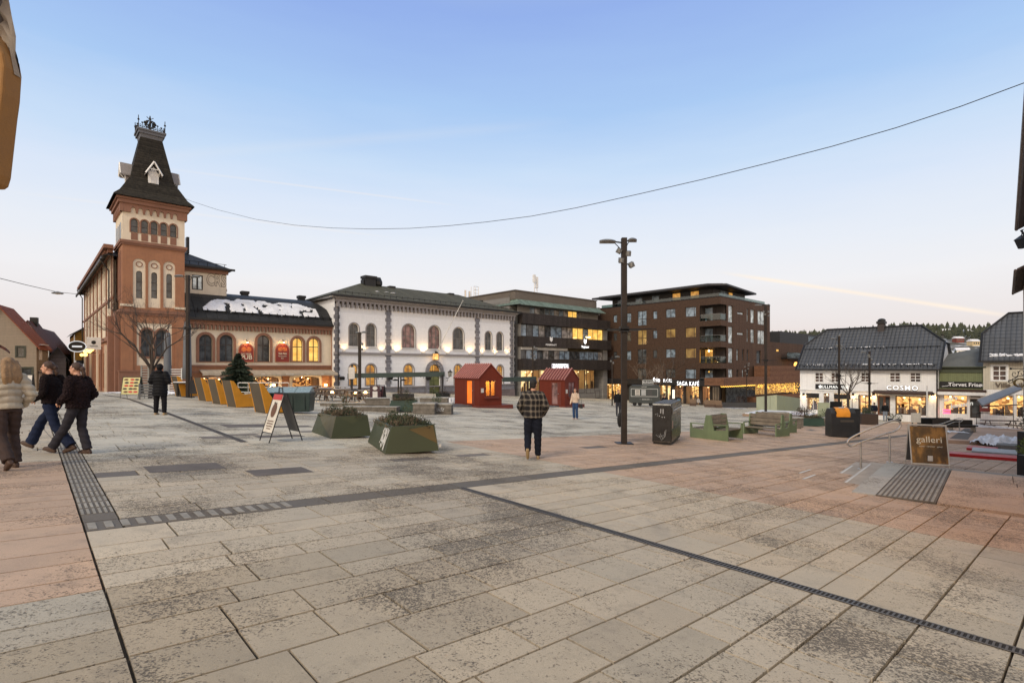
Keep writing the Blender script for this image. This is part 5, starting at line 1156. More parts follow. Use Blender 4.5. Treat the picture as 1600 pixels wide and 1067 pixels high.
wall('ground_wall', rect(0, CW, -2.5, zsh), gq, WHITEB, cos_, 0, .3)
for i, q in enumerate(gq):
    if i == 4:
        o = window(q, pm('door_teak', (.16, .06, .025), .5), GL, cos_, y=.1, fw=.14, vb=(.5,), name='door', bw=.2); continue
    shopfront(cos_, q, (SHELF, GLP, SHELF, SHOPC, None, SHOPC)[i] or SHOP, FR_WHITE if i in (0, 1, 2) else FR_DARK, 1.6, ((.5,), (), (.5,), (.5,), (), (.47,))[i], (.85,) if i < 3 else (), seed=60+i, goods=16 if i == 5 else 7, y=.1, gmat=pm('goods_clothes', (.12, .05, .025), .8, var=.6, sc=5) if i == 5 else None)
for i, (a, b_) in enumerate(((1258, 1282), (1301, 1330))): B(cs(a), cs(b_), .05, .1, gq[0][2][1]-.55, gq[0][2][1]-.05).build('shop_header', BLACK, cos_)
for px in (1255, 1283.5, 1299.5, 1334, 1366, 1395, 1455): B(cs(px)-.22, cs(px)+.22, -.06, .0, -2.5, zsh-.25).build('pilaster', FR_WHITE, cos_)
B(0, CW, -.14, 0, zsh-.14, zsh).build('string_course', FR_WHITE, cos_)
def rafter(z): return z
DH = 8.5; zr = cz(1365, 512.5, DH/2); zk = cz(1473, 534, DH*.26)
# gambrel with half-hips: main front slope in one plane
xl, xr = cs(1292, DH/2), cs(1439, DH/2); yk = DH/2*(zk-zev)/(zr-zev)
m = MB(); m.add([(-.3, -.45, zev-.25), (CW+.25, -.45, zev-.25), (CW+.25, yk, zk), (xr, DH/2, zr), (xl, DH/2, zr), (-.3, yk, zk), (CW+.25, DH-yk, zk), (-.3, DH-yk, zk), (-.3, DH+.45, zev-.25), (CW+.25, DH+.45, zev-.25)],
    [(0, 1, 2, 3, 4, 5), (2, 6, 3), (5, 4, 7), (9, 8, 7, 4, 3, 6)]); rf = m.build('roof', TILE, cos_)
m = MB(); m.box(-.36, CW+.32, -.55, -.42, zev-.34, zev-.18); m.build('gutter', IRON, cos_)
m = MB()
for s_ in (-.3, CW+.25): m.tube([(s_, -.45, zev-.22), (s_, yk, zk+.03)], .1, 5)
m.tube([(CW+.25, yk, zk+.03), (xr, DH/2, zr+.05), (xl, DH/2, zr+.05), (-.3, yk, zk+.03)], .11, 5); m.build('ridge_tile', BLACK, rf)
for x in (0.0, CW): m = MB(); m.add([(x, 0, -2.5), (x, DH, -2.5), (x, DH, zev), (x, DH-yk, zk-.1), (x, yk, zk-.1), (x, 0, zev-.1)], [(0, 1, 2, 3, 4, 5) if x else (5, 4, 3, 2, 1, 0)]); m.build('gable_wall', WHITEB, cos_)
ra = lambda f: ((-.45+(DH/2+.45)*f), zev-.25+(zr-zev+.25)*f)
m = MB(); rg = random.Random(8)
for f, n_ in ((.09, 120), (.5, 60)):
    for i in range(n_):
        x = .3+rg.random()*(CW-.6); 
        if f == .5 and (x > CW*.62 or rg.random() < .35): continue
        if f < .2 and (x < CW*.45 and rg.random() < .6): continue
        a, z = ra(f+rg.uniform(-.004, .02)); m.ball((x, a-.03, z+.05), (rg.uniform(.03, .09), .06, rg.uniform(.04, .1)), 5)
m.build('roof_snow', snow, rf, kind='stuff')
for f in (.06, .47):
    a, z = ra(f); m = MB(); m.tube([(0, a-.12, z+.2), (CW, a-.12, z+.2)], .035, 5)
    for i in range(24): m.tube([(i*CW/23.5, a, z), (i*CW/23.5, a-.12, z+.25)], .03, 4)
    m.build('snow_guard', BLACK, rf)
x0, x1 = cs(1372.5, DH/2), cs(1382.5, DH/2); zc = cz(1378, 501, DH/2); ch = B(x0, x1, DH/2-.45, DH/2+.4, zr-.8, zc-.25).build('chimney', pm('chimney_dark', (.05, .04, .038), .8), rf); m = MB(); m.box(x0-.1, x1+.1, DH/2-.55, DH/2+.5, zc-.35, zc-.1); m.ball(((x0+x1)/2, DH/2, zc), (.4, .4, .25), 8); m.build('chimney_cap', BLACK, ch)
downpipe(cos_, CW-.05, -2, zev-.1, -.12)
def house_sign(F, px, py, s_, size, mat, label, cat='sign', sx=1, back=-.1, name='lit_sign', bold=.02, **k):
    g = thing(name, label, cat, F.o+F.d*F.s_(px, back)+F.n*back+Vector((0, 0, F.z_(px, py, back))), F.a); text(s_, size, mat, g, (0, -.02, 0), sx=sx, bold=bold*size, **k); return g
g = house_sign(Fc, 1296, 604.6, 'GULLMANNEN', .46, em('led_soft', (1, .97, .9), 1.3), 'black sign with lit white lettering and star over the left shop', sx=.84, back=-.12, bold=0, gap=1.12); w_ = (cs(1314.5)-cs(1270))/2
B(-w_, w_, .0, .08, -.3, .32).build('panel', BLACK, g)
for c in kids(g):
    if c.name.startswith('lettering'): c.location.x = .35
m = MB(); m.prism([(-w_+.5+.22*(1 if i % 2 == 0 else .45)*math.sin(i*math.pi/5), .02+.22*(1 if i % 2 == 0 else .45)*math.cos(i*math.pi/5)) for i in range(10)], -.04, 0); m.build('star', em('led_soft', (1, .97, .9), 1.7), g)
g = house_sign(Fc, 1409.5, 606.3, 'COSMO', .64, em('led_even', (1, 1, 1), 1.15), 'large white glowing letters COSMO on the white boarding', sx=1.0, bold=.02, gap=1.25); text('COSMO', .64, pm('letter_return', (.30, .20, .11), .6), g, (0, .02, 0), sx=1.0, bold=.035, gap=1.25)
o = awning(cos_, cs(1366), cs(1458), cz(1410, 612)+.1, 1.0, .16, pm('awning_brown', (.05, .025, .018), .8), val=.14)
for i, px in enumerate((1257, 1334, 1366, 1458)):
    gl_ = MB(); gl_.lathe([(.05, .3), (.12, .26), (.12, .0), (.04, -.02)], (cs(px), -.3, cz(px, 618)), 8); o = gl_.build('wall_lamp', BLACK, cos_)
    MB().ball((cs(px), -.3, cz(px, 618)-.03), .06, 6).build('bulb', em('bulb_warm', C(255, 200, 120), 25.0), o); point_light(cos_, (cs(px), -.32, cz(px, 618)-.15), 14, (1, .62, .26), .05)
for i, px in enumerate((1391, 1404)):
    g = thing('box_ball', ('left' if i == 0 else 'right')+' round clipped bush at the foot of the glowing shop window', 'bush', GF(px, .9), 0, 'round bushes by the shop window')
    m = MB(); rb = random.Random(i)
    for j in range(420):
        d = Vector((rb.gauss(0, 1), rb.gauss(0, 1), rb.gauss(0, 1))).normalized()*.33*rb.uniform(.8, 1.05); e = Vector((rb.gauss(0, 1), rb.gauss(0, 1), rb.gauss(0, 1)))*.035; f_ = Vector((rb.gauss(0, 1), rb.gauss(0, 1), rb.gauss(0, 1)))*.035; c = d+Vector((0, 0, .45)); m.add([c, c+e, c+f_], [(0, 1, 2)])
    m.build('foliage', pm('box_leaf', (.035, .055, .022), .8, var=.4, sc=9), g); MB().lathe([(.2, 0), (.26, .22)], n=10).build('pot', IRON, g)
# ---- green hairdresser ---------------------------------------------------
Fh = Facade(*(Fc.o+Fc.d*(CW+.05)+Fc.n*.5).xy, AC, Fc.o.z); hs, hz = Fh.s_, Fh.z_; x1 = hs(1536.5)
gr = Fh.root('hairdresser_shop', 'low green and white hairdresser shop between the white house and the cream house', 'building')
zt = hz(1500, 574); zf1 = hz(1500, 611); GREENB = wave_mat('green_boarding', (.17, .19, .10), 'X', .14, .01, .75, .7, .08, .2, duty=.1)
wall('upper_wall', rect(0, x1, zf1, zt), [], GREENB, gr)
gq = [rect(hs(1473.4), hs(1512), hz(1490, 647), hz(1490, 617)), rect(hs(1515.6), hs(1532.5), hz(1524, 653), hz(1524, 623)), rect(hs(1515.6), hs(1532.5), hz(1524, 621.6), hz(1524, 618))]
wall('lower_wall', rect(0, x1, -2.5, zf1), gq, WHITEB, gr, 0, .2)
shopfront(gr, gq[0], SHOPC, FR_WHITE, 1.8, (), (), seed=71, goods=9); window(gq[1], pm('door_dark', (.03, .022, .018), .5), GL, gr, y=.1, fw=.14, hb=(.2,), name='door'); window(gq[2], FR_WHITE, GL, gr, y=.1, name='fanlight')
o = B(0, x1+.2, -.35, 0, zt-.02, zt+.08).build('coping', pm('green_dark', (.05, .06, .035), .7), gr); B(0, x1, -.08, 0, zt-.5, zt-.05).build('frieze', pm('green_dark', (.05, .06, .035), .7), gr)
B(-.05, x1+.25, -.8, 0, zf1-.05, zf1+.18).build('canopy', pm('awning_brown', (.05, .025, .018), .8), gr); B(-.05, x1+.2, -.78, 0, zf1-.35, zf1-.06).build('canopy_trim', FR_WHITE, gr)
m = MB(); zz = hz(1528, 541, 6); m.add([(0, .3, zt+.05), (x1, .3, zt+.05), (x1, 6, zz), (0, 6, hz(1486, 553, 6))], [(0, 1, 2, 3)]); m.build('roof', pm('grey_felt', (.12, .125, .12), .9), gr)
g = house_sign(Fh, 1500.5, 601, 'Torvet Frisør', .48, pm('letter_white', (.75, .75, .75), .5), 'black shop sign reading Torvet Frisør with a white swoosh', name='shop_sign', sx=1.0); w_ = (hs(1533)-hs(1467.4))/2; B(-w_, w_, 0, .05, -.29, .29).build('panel', BLACK, g)
for c in kids(g):
    if c.name.startswith('lettering'): c.location.x = w_*.28
MB().tube([(-w_+.15, -.02, -.2), (-w_*.6, -.02, -.12), (-w_*.42, -.02, .15), (-w_*.3, -.02, .22)], .025, 5).build('swoosh', pm('letter_white', (.75, .75, .75), .5), g)
g = thing('window_lettering', 'curly white lettering and red neon in the hairdresser window', 'sign', Fh.o+Fh.d*hs(1492)-Fh.n*.02+Vector((0, 0, hz(1492, 628))), AC)
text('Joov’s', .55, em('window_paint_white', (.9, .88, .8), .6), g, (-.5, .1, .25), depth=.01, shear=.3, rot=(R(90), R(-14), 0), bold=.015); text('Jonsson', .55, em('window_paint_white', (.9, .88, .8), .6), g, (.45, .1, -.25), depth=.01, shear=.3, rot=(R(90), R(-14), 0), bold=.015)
x = hs(1478)-hs(1492); z = hz(1478, 642)-hz(1492, 628); m = MB(); m.box(x-.32, x+.32, .12, .16, z, z+.16); m.box(x-.3, x+.3, .12, .16, z-.3, z-.1); m.build('neon', em('neon_pink', C(255, 60, 90), 5.0), g)
# ---- cream house at right (with awning) -------------------------------------
Fv = Facade(*(Fh.o+Fh.d*x1-Fh.n*.25).xy, AC, Fh.o.z); vs_, vz = Fv.s_, Fv.z_; VW = 9.5
vl = Fv.root('cream_house', 'cream boarded house with black tiled roof and slanted awning at the right', 'building')
CRB = wave_mat('cream_boarding', (.5, .46, .37), 'X', .18, .012, .75, .72, .06, .15, duty=.1)
zev = vz(1560, 561); zsh = vz(1560, 609); q = [rect(vs_(1550), vs_(1573.5), vz(1560, 595), vz(1560, 571))]
wall('upper_wall', rect(0, VW, zsh, zev), q, CRB, vl, 0, .12); window(q[0], FR_WHITE, dark_glass('window_warmdark', (.05, .035, .03)), vl, y=.04, fw=.09, vb=(.5,), hb=(.33, .66), bw=.07, sur=FR_WHITE, sw=.1, sd_=.03)
q = [rect(vs_(1545), vs_(1584), vz(1560, 650), vz(1560, 617)), rect(vs_(1587), vs_(1604), vz(1590, 652), vz(1590, 617))]
wall('lower_wall', rect(0, VW, -2.5, zsh), q, WHITEB, vl, 0, .2); shopfront(vl, q[0], SHOPC, FR_WHITE, 1.6, (), (), seed=81, goods=12); shopfront(vl, q[1], SHOPC, FR_WHITE, 1.6, (), (), seed=82, goods=6)
zr = vz(1576, 490, 4); zk = vz(1531, 522, 1.6); xl = vs_(1576, 4)
m = MB(); m.add([(-.2, -.5, zev-.2), (VW, -.5, zev-.2), (VW, 4, zr), (xl, 4, zr), (-.2, 1.6, zk), (-.2, 6.4, zk), (-.2, 8.5, zev-.2), (VW, 8.5, zev-.2)], [(0, 1, 2, 3, 4), (4, 3, 5), (3, 2, 7, 6, 5)]); rf = m.build('roof', TILE, vl)
B(-.3, VW, -.62, -.48, zev-.3, zev-.14).build('gutter', IRON, vl); m = MB(); m.add([(0, 0, -2.5), (0, 8, -2.5), (0, 8, zev), (0, 6.4, zk-.1), (0, 1.6, zk-.1), (0, 0, zev-.15)], [(5, 4, 3, 2, 1, 0)]); m.build('gable_wall', WHITEB, vl)
m = MB(); m.tube([(-.2, -.5, zev-.17), (-.2, 1.6, zk+.03), (xl, 4, zr+.05), (VW, 4, zr+.05)], .1, 5); m.build('ridge_tile', BLACK, rf)
m = MB()
for i in range(150):
    f = .1+rg.uniform(-.01, .035)*(rg.random() < .7); x = rg.uniform(.4, 6.5); a = -.5+4.5*f; z = zev-.2+(zr-zev+.2)*f; m.ball((x, a-.03, z+.05), (rg.uniform(.06, .14), .07, rg.uniform(.05, .12)), 5)
m.build('roof_snow', snow, rf, kind='stuff')
g = thing('slanted_awning', 'grey slanted awning reaching out from the right edge over the lit shop window', 'awning', P(1594, 604, 42)); m = MB(); q = [P(1590, 600, 47), P(1597, 607, 40), P(1535, 632.5, 40), P(1527, 624, 47)]; q = [v-g.location for v in q]; dz = Vector((0, 0, -.12)); m.add(q+[v+dz for v in q], [(0, 1, 2, 3), (7, 6, 5, 4), (1, 5, 6, 2), (2, 6, 7, 3), (0, 3, 7, 4)]); m.build('cloth', wave_mat('awning_grey', (.30, .31, .33), 'Y', .6, .003, .8, .9, .1, .2), g); MB().tube([q[2]+dz, q[3]+dz], .06, 6).build('front_bar', IRON, g); MB().tube([q[1]+Vector((0, 0, -1.2)), q[2]+dz], .04, 6).build('arm', IRON, g)
house_sign(Fv, 1581, 602, 'Villa Lilla', .62, pm('letter_brown', (.10, .07, .045), .6), 'dark brown letters beginning Villa on the cream boarding', name='shop_lettering', sx=1.0)
g = thing('notice_board', 'small dark red notice board left of the awning shop window', 'sign', Fv.o+Fv.d*vs_(1539)-Fv.n*.1+Vector((0, 0, vz(1539, 636))), AC); B(-.35, .35, -.04, .04, -.4, .45).build('board', pm('board_red', (.14, .025, .02), .5), g); B(-.2, .2, -.05, -.041, -.05, .05).build('lettering', pm('letter_white', (.75, .75, .75), .5), g)
# ---- buildings along the right edge: near wall with eave, lit shop, scroll sign -----
ra_ = math.atan2(1, .928); rd = Vector((math.cos(ra_), math.sin(ra_), 0)); rnm = Vector((rd.y, -rd.x, 0))
def edge_pt(y, off=0.0): return Vector((.928*y+.64, y, 0))+rnm*off
def edge_house(y0, y1, zev, label, roofc, wc, eo=.5, rise=2.5):
    p = edge_pt(y0); zb = gz(p.x, p.y)-.6; g = thing('edge_house', label, 'building', (p.x, p.y, zb), ra_); L_ = (edge_pt(y1)-p).length; ze = zev-zb
    # local: X along the street away from the camera, Y to the left; the house lies at negative Y
    if y0 > 5: B(0, L_, -8, -eo, -.5, ze).build('wall', wc, g)
    else:
        q = rect(1.2, 4.2, .6+.55, .6+3.0); o = wall('wall', rect(0, L_, -.5, ze), [[(-x, z) for x, z in q][::-1]] if 0 else [], wc, g, 0, .2); bpy.data.objects.remove(o); B(0, L_, -8, -eo, -.5, ze).build('wall', wc, g)
    m = MB(); m.add([(-.3, 0, ze-.1), (L_+.35, 0, ze-.1), (L_+.35, -5, ze+rise), (-.3, -5, ze+rise), (-.3, 0, ze-.22), (L_+.35, 0, ze-.22), (L_+.35, -5, ze+rise-.15), (-.3, -5, ze+rise-.15)], [(0, 3, 2, 1), (4, 5, 6, 7), (0, 1, 5, 4), (1, 2, 6, 5), (0, 4, 7, 3)]); m.build('roof', roofc, g)
    MB().tube([(-.3, .06, ze-.2), (L_+.35, .06, ze-.2)], .07, 8).build('gutter', pm('gutter_brown', (.06, .035, .028), .5), g); return g, L_, ze
RT = wave_mat('brown_tiles', (.05, .028, .022), 'X', .25, .05, .6, .5, .2, 0, second=('Z', .3))
g, L_, ze = edge_house(2.0, 25.7, 6.97, 'tall building along the right picture edge with brown tiled eave and lit shop window', RT, WHITEB)
B(5.0, 11.0, -.6, -.46, 1.1, 3.2).build('shop_window', em('near_shop_glow', C(255, 206, 150), 2.1, .4, 1.2), g)
m = MB(); m.tube([(L_+.1, -.1, ze-.3), (L_+.1, -.42, ze-1.0), (L_+.1, -.42, 0)], .05, 6); m.build('downpipe', IRON, g)
g, L_, ze = edge_house(28.5, 37.0, 5.4, 'second building along the right picture edge with pale wall and low eave', RT, CRB, .45)
g = thing('scroll_sign', 'black wrought-iron scroll sign bracket reaching out at the right edge', 'sign', P(1603, 583, 14.0), 0)
m = MB(); m.tube([(.2, 0, .12), (-.38, 0, .12)], .014, 6); m.ball((-.4, 0, .12), .03, 6)
def spiral(cx, cz, r0, r1, a0, a1, n=14): return [(cx+(r0+(r1-r0)*i/n)*math.cos(a0+(a1-a0)*i/n), 0, cz+(r0+(r1-r0)*i/n)*math.sin(a0+(a1-a0)*i/n)) for i in range(n+1)]
for c in (spiral(-.3, -.02, .02, .11, 0, 7), spiral(-.1, -.0, .02, .1, 3, 9.5), spiral(.08, -.02, .02, .1, 0, 7), spiral(-.42, -.2, .02, .08, 1, 7)): m.tube(c, .008, 5)
m.tube([(-.45, 0, -.22), (-.2, 0, -.08), (.1, 0, -.05), (.2, 0, -.2)], .01, 5); m.build('bracket', BLACK, g)
m = MB(); m.ring([(-.16+.17*math.cos(i*.4488), -.25+.12*math.sin(i*.4488)) for i in range(14)], [(-.16+.13*math.cos(i*.4488), -.25+.09*math.sin(i*.4488)) for i in range(14)], -.02, .02); m.build('ring_plate', pm('old_gold', (.2, .13, .04), .4, .7), g)
g = thing('wall_lantern', 'small black gutter lantern hanging under the near eave at the right edge', 'lamp', P(1596, 377, 18.0), 0); m = MB(); m.frust((-.06, .06, -.06, .06), (-.13, .13, -.13, .13), -.25, .05); m.frust((-.15, .15, -.15, .15), (-.02, .02, -.02, .02), .05, .2); m.build('lantern', BLACK, g); MB().tube([(0, 0, .2), (.05, 0, .4), (.4, 0, .4)], .015, 5).build('bracket', BLACK, g)
# ---- left street houses --------------------------------------------------
def gable_house(px0, px1, y, ang, zev, zrd, dep, wc, rc, label, name='street_house', wins=(), side=None, wmat=None):
    """gable wall toward the camera from px0 to px1 at depth y; ridge runs back"""
    a = P(px0, HY, y); zb = gz(a.x, y)-.2; d = Vector((math.cos(ang), math.sin(ang), 0)); k = (px1-CX)/FOC; W_ = (k*a.y-a.x)/(d.x-k*d.y)
    F = Facade(a.x, a.y, ang, zb); g = F.root(name, label, 'building'); ze = F.z_(px1, zev); zr_ = ze+zrd
    hol = [rect(F.s_(w[0]), F.s_(w[1]), F.z_(w[0], w[3]), F.z_(w[0], w[2])) for w in wins]
    wall('gable_wall', [(0, -2), (W_, -2), (W_, ze), (W_/2, zr_), (0, ze)], hol, wc, g, 0, .15)
    for q in hol: window(q, wmat or FR_WHITE, GL, g, y=.05, fw=.08, vb=(.5,) if q[1][0]-q[0][0] > 1.1 else (), sur=wmat or FR_WHITE, sw=.14, sd_=.04)
    m = MB(); m.quad((W_, 0, -2), (W_, dep, -2), (W_, dep, ze), (W_, 0, ze)); m.quad((0, dep, -2), (0, 0, -2), (0, 0, ze), (0, dep, ze)); m.build('side_wall', side or wc, g)
    for i in range(int(dep/2.6)):
        for z0 in (1.0, 3.7):
            if z0+1.4 < ze: B(W_, W_+.05, 1.0+i*2.6, 2.1+i*2.6, z0, z0+1.4).build('window', FR_WHITE, g).name; 
    m = MB()
    for s_, xe in ((-1, -.35), (1, W_+.35)):
        th = .18; sl = zrd/(W_/2); e = ze-.35*sl; m.add([(W_/2, -.4, zr_+.1), (xe, -.4, e+.1), (xe, dep+.3, e+.1), (W_/2, dep+.3, zr_+.1), (W_/2, -.4, zr_+.1-th), (xe, -.4, e+.1-th), (xe, dep+.3, e+.1-th), (W_/2, dep+.3, zr_+.1-th)],
            [(0, 1, 2, 3) if s_ > 0 else (3, 2, 1, 0), (4, 7, 6, 5), (0, 4, 5, 1), (1, 5, 6, 2)])
    m.build('roof', rc, g); return g, F, W_, ze, zr_
REDT = wave_mat('red_clay_tiles', (.26, .075, .04), 'Y', .26, .05, .7, .5, .25, .2, second=('Z', .3)); REDD = wave_mat('dark_red_tiles', (.115, .045, .035), 'Y', .26, .05, .7, .5, .25, .2, second=('Z', .3)); SLY = wave_mat('black_tiles_y', (.03, .03, .032), 'Y', .26, .05, .6, .5, .25, .1, second=('Z', .3))
BEI = wave_mat('beige_boarding', (.30, .25, .195), 'Z', .17, .01, .8, .7, .06, .2, duty=.1)
g, F, W_, ze, zr_ = gable_house(-66, 57, 58, A1-R(13), 539, 4.4, 5, BEI, REDT, 'beige boarded house with red tiled gable roof at the left street', wins=[(26, 38, 542, 558), (34, 62 if 0 else 50, 575, 592)], wmat=pm('green_trim', (.05, .055, .04), .6))
B(W_-.05, W_+.4, 1, 3.5, ze+.05, ze+.12).build('roof_snow', snow, g)
B(W_+.02, W_+.5, .5, 8, 2.2, 2.3).build('shop_canopy', pm('awning_brown', (.05, .025, .018), .8), g)
g, F, W_, ze, zr_ = gable_house(10, 76, 70, A1-R(11), 544, 3.6, 6, pm('white_boards_far', (.55, .56, .58), .7), REDD, 'white house with dark red roof behind the beige house', wins=[(69, 74.5, 545, 560)])
B(W_*.5-.3, W_*.5+.5, 2.5, 3.3, zr_-.5, zr_+.7).build('chimney', IRON, g)
g, F, W_, ze, zr_ = gable_house(30, 92, 84, A1-R(10), 548, 3.6, 12, pm('grey_boards_far', (.3, .31, .30), .8), REDD, 'long house with dark red roof reaching down the left street', wins=[])
g, F, W_, ze, zr_ = gable_house(77, 103, 72, A1, 558, 1.3, 7, wave_mat('slate_hung', (.115, .10, .10), 'Z', .25, .01, .8, .5, .2), SLY, 'small dark slate-clad gabled house in the left street', side=pm('pale_green_boards', (.34, .36, .28), .8), wins=[])
g, F, W_, ze, zr_ = gable_house(100, 124, 95, A1, 562, 1.2, 10, pm('snowy_grey_boards', (.25, .26, .27), .8), SLY, 'low grey house with black roof at the far end of the left street', wins=[])
B(-.2, W_*.5, -.3, 2, ze+.5, ze+.6).build('roof_snow', snow, g)
# mustard house behind the wing
Fm = Facade(*P(115.5, HY, 88).xy, A1, gz(-60, 88)); mu = Fm.root('mustard_house', 'mustard yellow house with brown eave beyond the terracotta wing', 'building'); MW = 9
zt = Fm.z_(117, 521); zs_ = Fm.z_(117, 563); MUS = wave_mat('mustard_boarding', (.25, .125, .02), 'Z', .17, .01, .8, .7, .08, .2)
q = [rect(Fm.s_(131), Fm.s_(136), Fm.z_(133, 545), Fm.z_(133, 537))]; wall('upper_wall', [(0, zs_), (MW, zs_), (MW, zt+3), (4.2, zt+3), (0, zt)], q, MUS, mu); panes(mu, q, FR_GREY, GL)
q = [rect(Fm.s_(119), Fm.s_(136), 1.0, 2.6)]; wall('lower_wall', rect(0, MW, -2, zs_), q, WHITEB, mu); panes(mu, q, FR_WHITE, [LITA]); m = MB(); m.quad((0, 12, -2), (0, 0, -2), (0, 0, zt), (0, 12, zt)); m.build('side_wall', MUS, mu)
m = MB(); m.add([(-.5, -.6, zt-.2), (4.4, -.6, zt+3.3), (4.4, 12, zt+3.3), (-.5, 12, zt-.2), (-.5, -.6, zt-.4), (4.4, -.6, zt+3.05)], [(0, 1, 2, 3), (4, 5, 1, 0)]); m.build('roof', SLY, mu); B(3.2, 6, 1, 5, zt+1.5, Fm.z_(132, 498)).build('roof_box', pm('pale_box', (.5, .48, .43), .8), mu); B(.3, MW, -.06, 0, zs_-.5, zs_).build('shop_header', BLACK, mu)
downpipe(mu, .05, -2, zt-.2, -.3, FR_WHITE)
# nearest left house: only its eave and shop edge are in view
g = thing('street_house', 'brown-eaved house with glowing lamp at the far left picture edge', 'building', P(-8, HY, 30), A1+math.pi/2); z = -.7
B(0, 9, .3, 6, -3.2, 1.15).build('wall', pm('pinkish_render', (.34, .24, .2), .8), g); m = MB(); m.add([(-.6, -.45, 1.15), (9, -.45, 1.15), (9, 3, 3.6), (-.6, 3, 3.6), (-.6, -.45, .98), (9, -.45, .98), (-.6, 3, 3.4)], [(0, 1, 2, 3), (5, 4, 0, 1) if 0 else (4, 5, 1, 0), (0, 3, 6, 4)]); m.build('roof', REDD, g); B(.3, 1.5, .24, .3, -2.2, -.2).build('window', FR_WHITE, g)
# ================================================================== PEOPLE
def rings_tube(m, pts, n=12):
    """pts: (pos, rx, ry) elliptical rings, rx across local x, ry across local y, swept along the path"""
    P_ = [Vector(p[0]) for p in pts]; vs = []; fs = []
    for i, (p, rx, ry) in enumerate(pts):
        d = (P_[min(i+1, len(P_)-1)]-P_[max(i-1, 0)]).normalized()
        a = Vector((1, 0, 0)); a = (a-d*a.dot(d)).normalized(); b = d.cross(a).normalized()
        vs += [P_[i]+a*rx*math.cos(6.2832*k/n)+b*ry*math.sin(6.2832*k/n) for k in range(n)]
    for i in range(len(P_)-1):
        for k in range(n): fs.append((i*n+k, i*n+(k+1) % n, (i+1)*n+(k+1) % n, (i+1)*n+k))
    fs += [tuple(range(n))[::-1], tuple((len(P_)-1)*n+k for k in range(n))]; m.add(vs, fs)
def limb(m, a, b, r0, r1, n=10):
    a, b = Vector(a), Vector(b); m.tube([a, a.lerp(b, .25), a.lerp(b, .6), b], [r0, r0*.98+r1*.04, r0*.45+r1*.58, r1], n); m.ball(a, r0*.99, n); m.ball(b, r1*.99, n)
def blob(m, name, mat, parent, vox=.012, sm=3, puff=None, jit=0.0):
    """melt overlapping volumes into one continuous surface"""
    me = bpy.data.meshes.new(name); me.from_pydata(m.v, [], m.f); o = link(name, me); me.update()
    r = o.modifiers.new('r', 'REMESH'); r.mode = 'VOXEL'; r.voxel_size = vox; r.use_smooth_shade = True
    if sm: s = o.modifiers.new('s', 'SMOOTH'); s.factor = .5; s.iterations = sm
    dg = bpy.context.evaluated_depsgraph_get(); me2 = bpy.data.meshes.new_from_object(o.evaluated_get(dg)); bpy.data.objects.remove(o); bpy.data.meshes.remove(me)
    if puff: 
        for v in me2.vertices:
            k = puff(v.co); v.co += v.normal*k
    if jit:
        for v in me2.vertices: v.co += v.normal*jit*noise.noise(v.co*38)
    me2.materials.clear(); me2.materials.append(mat); me2.name = name
    me2.polygons.foreach_set('use_smooth', [True]*len(me2.polygons)); me2.update(); return link(name, me2, parent)
SKIN = pm('skin', C(196, 148, 122), .55, var=.06, sc=9); 
def cloth(name, col, **k): return pm(name, col, k.pop('rough', .9), var=k.pop('var', .22), sc=k.pop('sc', 9), bs=k.pop('bs', .35), spec=.2)
BASE = dict(pel=(0, 0, .96), wa=(0, 0, 1.10), ch=(0, 0, 1.30), nb=(0, 0, 1.46), head=(0, .02, 1.64), yaw=0.0,
    hR=(.09, 0, .92), kR=(.10, .02, .50), aR=(.10, -.02, .09), fR=0.0, hL=(-.09, 0, .92), kL=(-.10, .02, .50), aL=(-.10, -.02, .09), fL=0.0,
    sR=(.175, 0, 1.42), eR=(.23, -.03, 1.14), wR=(.24, .04, .90), sL=(-.175, 0, 1.42), eL=(-.23, -.03, 1.14), wL=(-.24, .04, .90))
def hand(m, w_, d, side, r=.0085, curl=.5):
    """palm, four fingers of different length with a bend, and a thumb off the side of the palm"""
    w_ = Vector(w_); d = Vector(d).normalized(); s = Vector((side, 0, 0)); s = (s-d*s.dot(d)).normalized(); n = d.cross(s).normalized()*side
    f = -s if abs(s.x) > .5 else s; across = d.cross(s).normalized()
    m.ball(w_+d*.045, (.03, .04, .045), 8); m.ball(w_+d*.075, (.028, .042, .03), 8)
    for i, l in enumerate((.066, .074, .069, .054)):
        b = w_+d*.085+across*(-.03+.02*i); k = b+d*l*.5; t = k+(d*(1-curl)-s*curl).normalized()*l*.5
        m.tube([b, k, t], [r, r*.92, r*.75], 6); m.ball(t, r*.75, 5); m.ball(k, r*.92, 5)
    b = w_+d*.03-across*.035; k = b+(d*.6-across*.7).normalized()*.035; t = k+(d*.9-across*.25).normalized()*.03; m.tube([b, k, t], [r*1.3, r*1.1, r*.85], 6); m.ball(t, r*.85, 5)
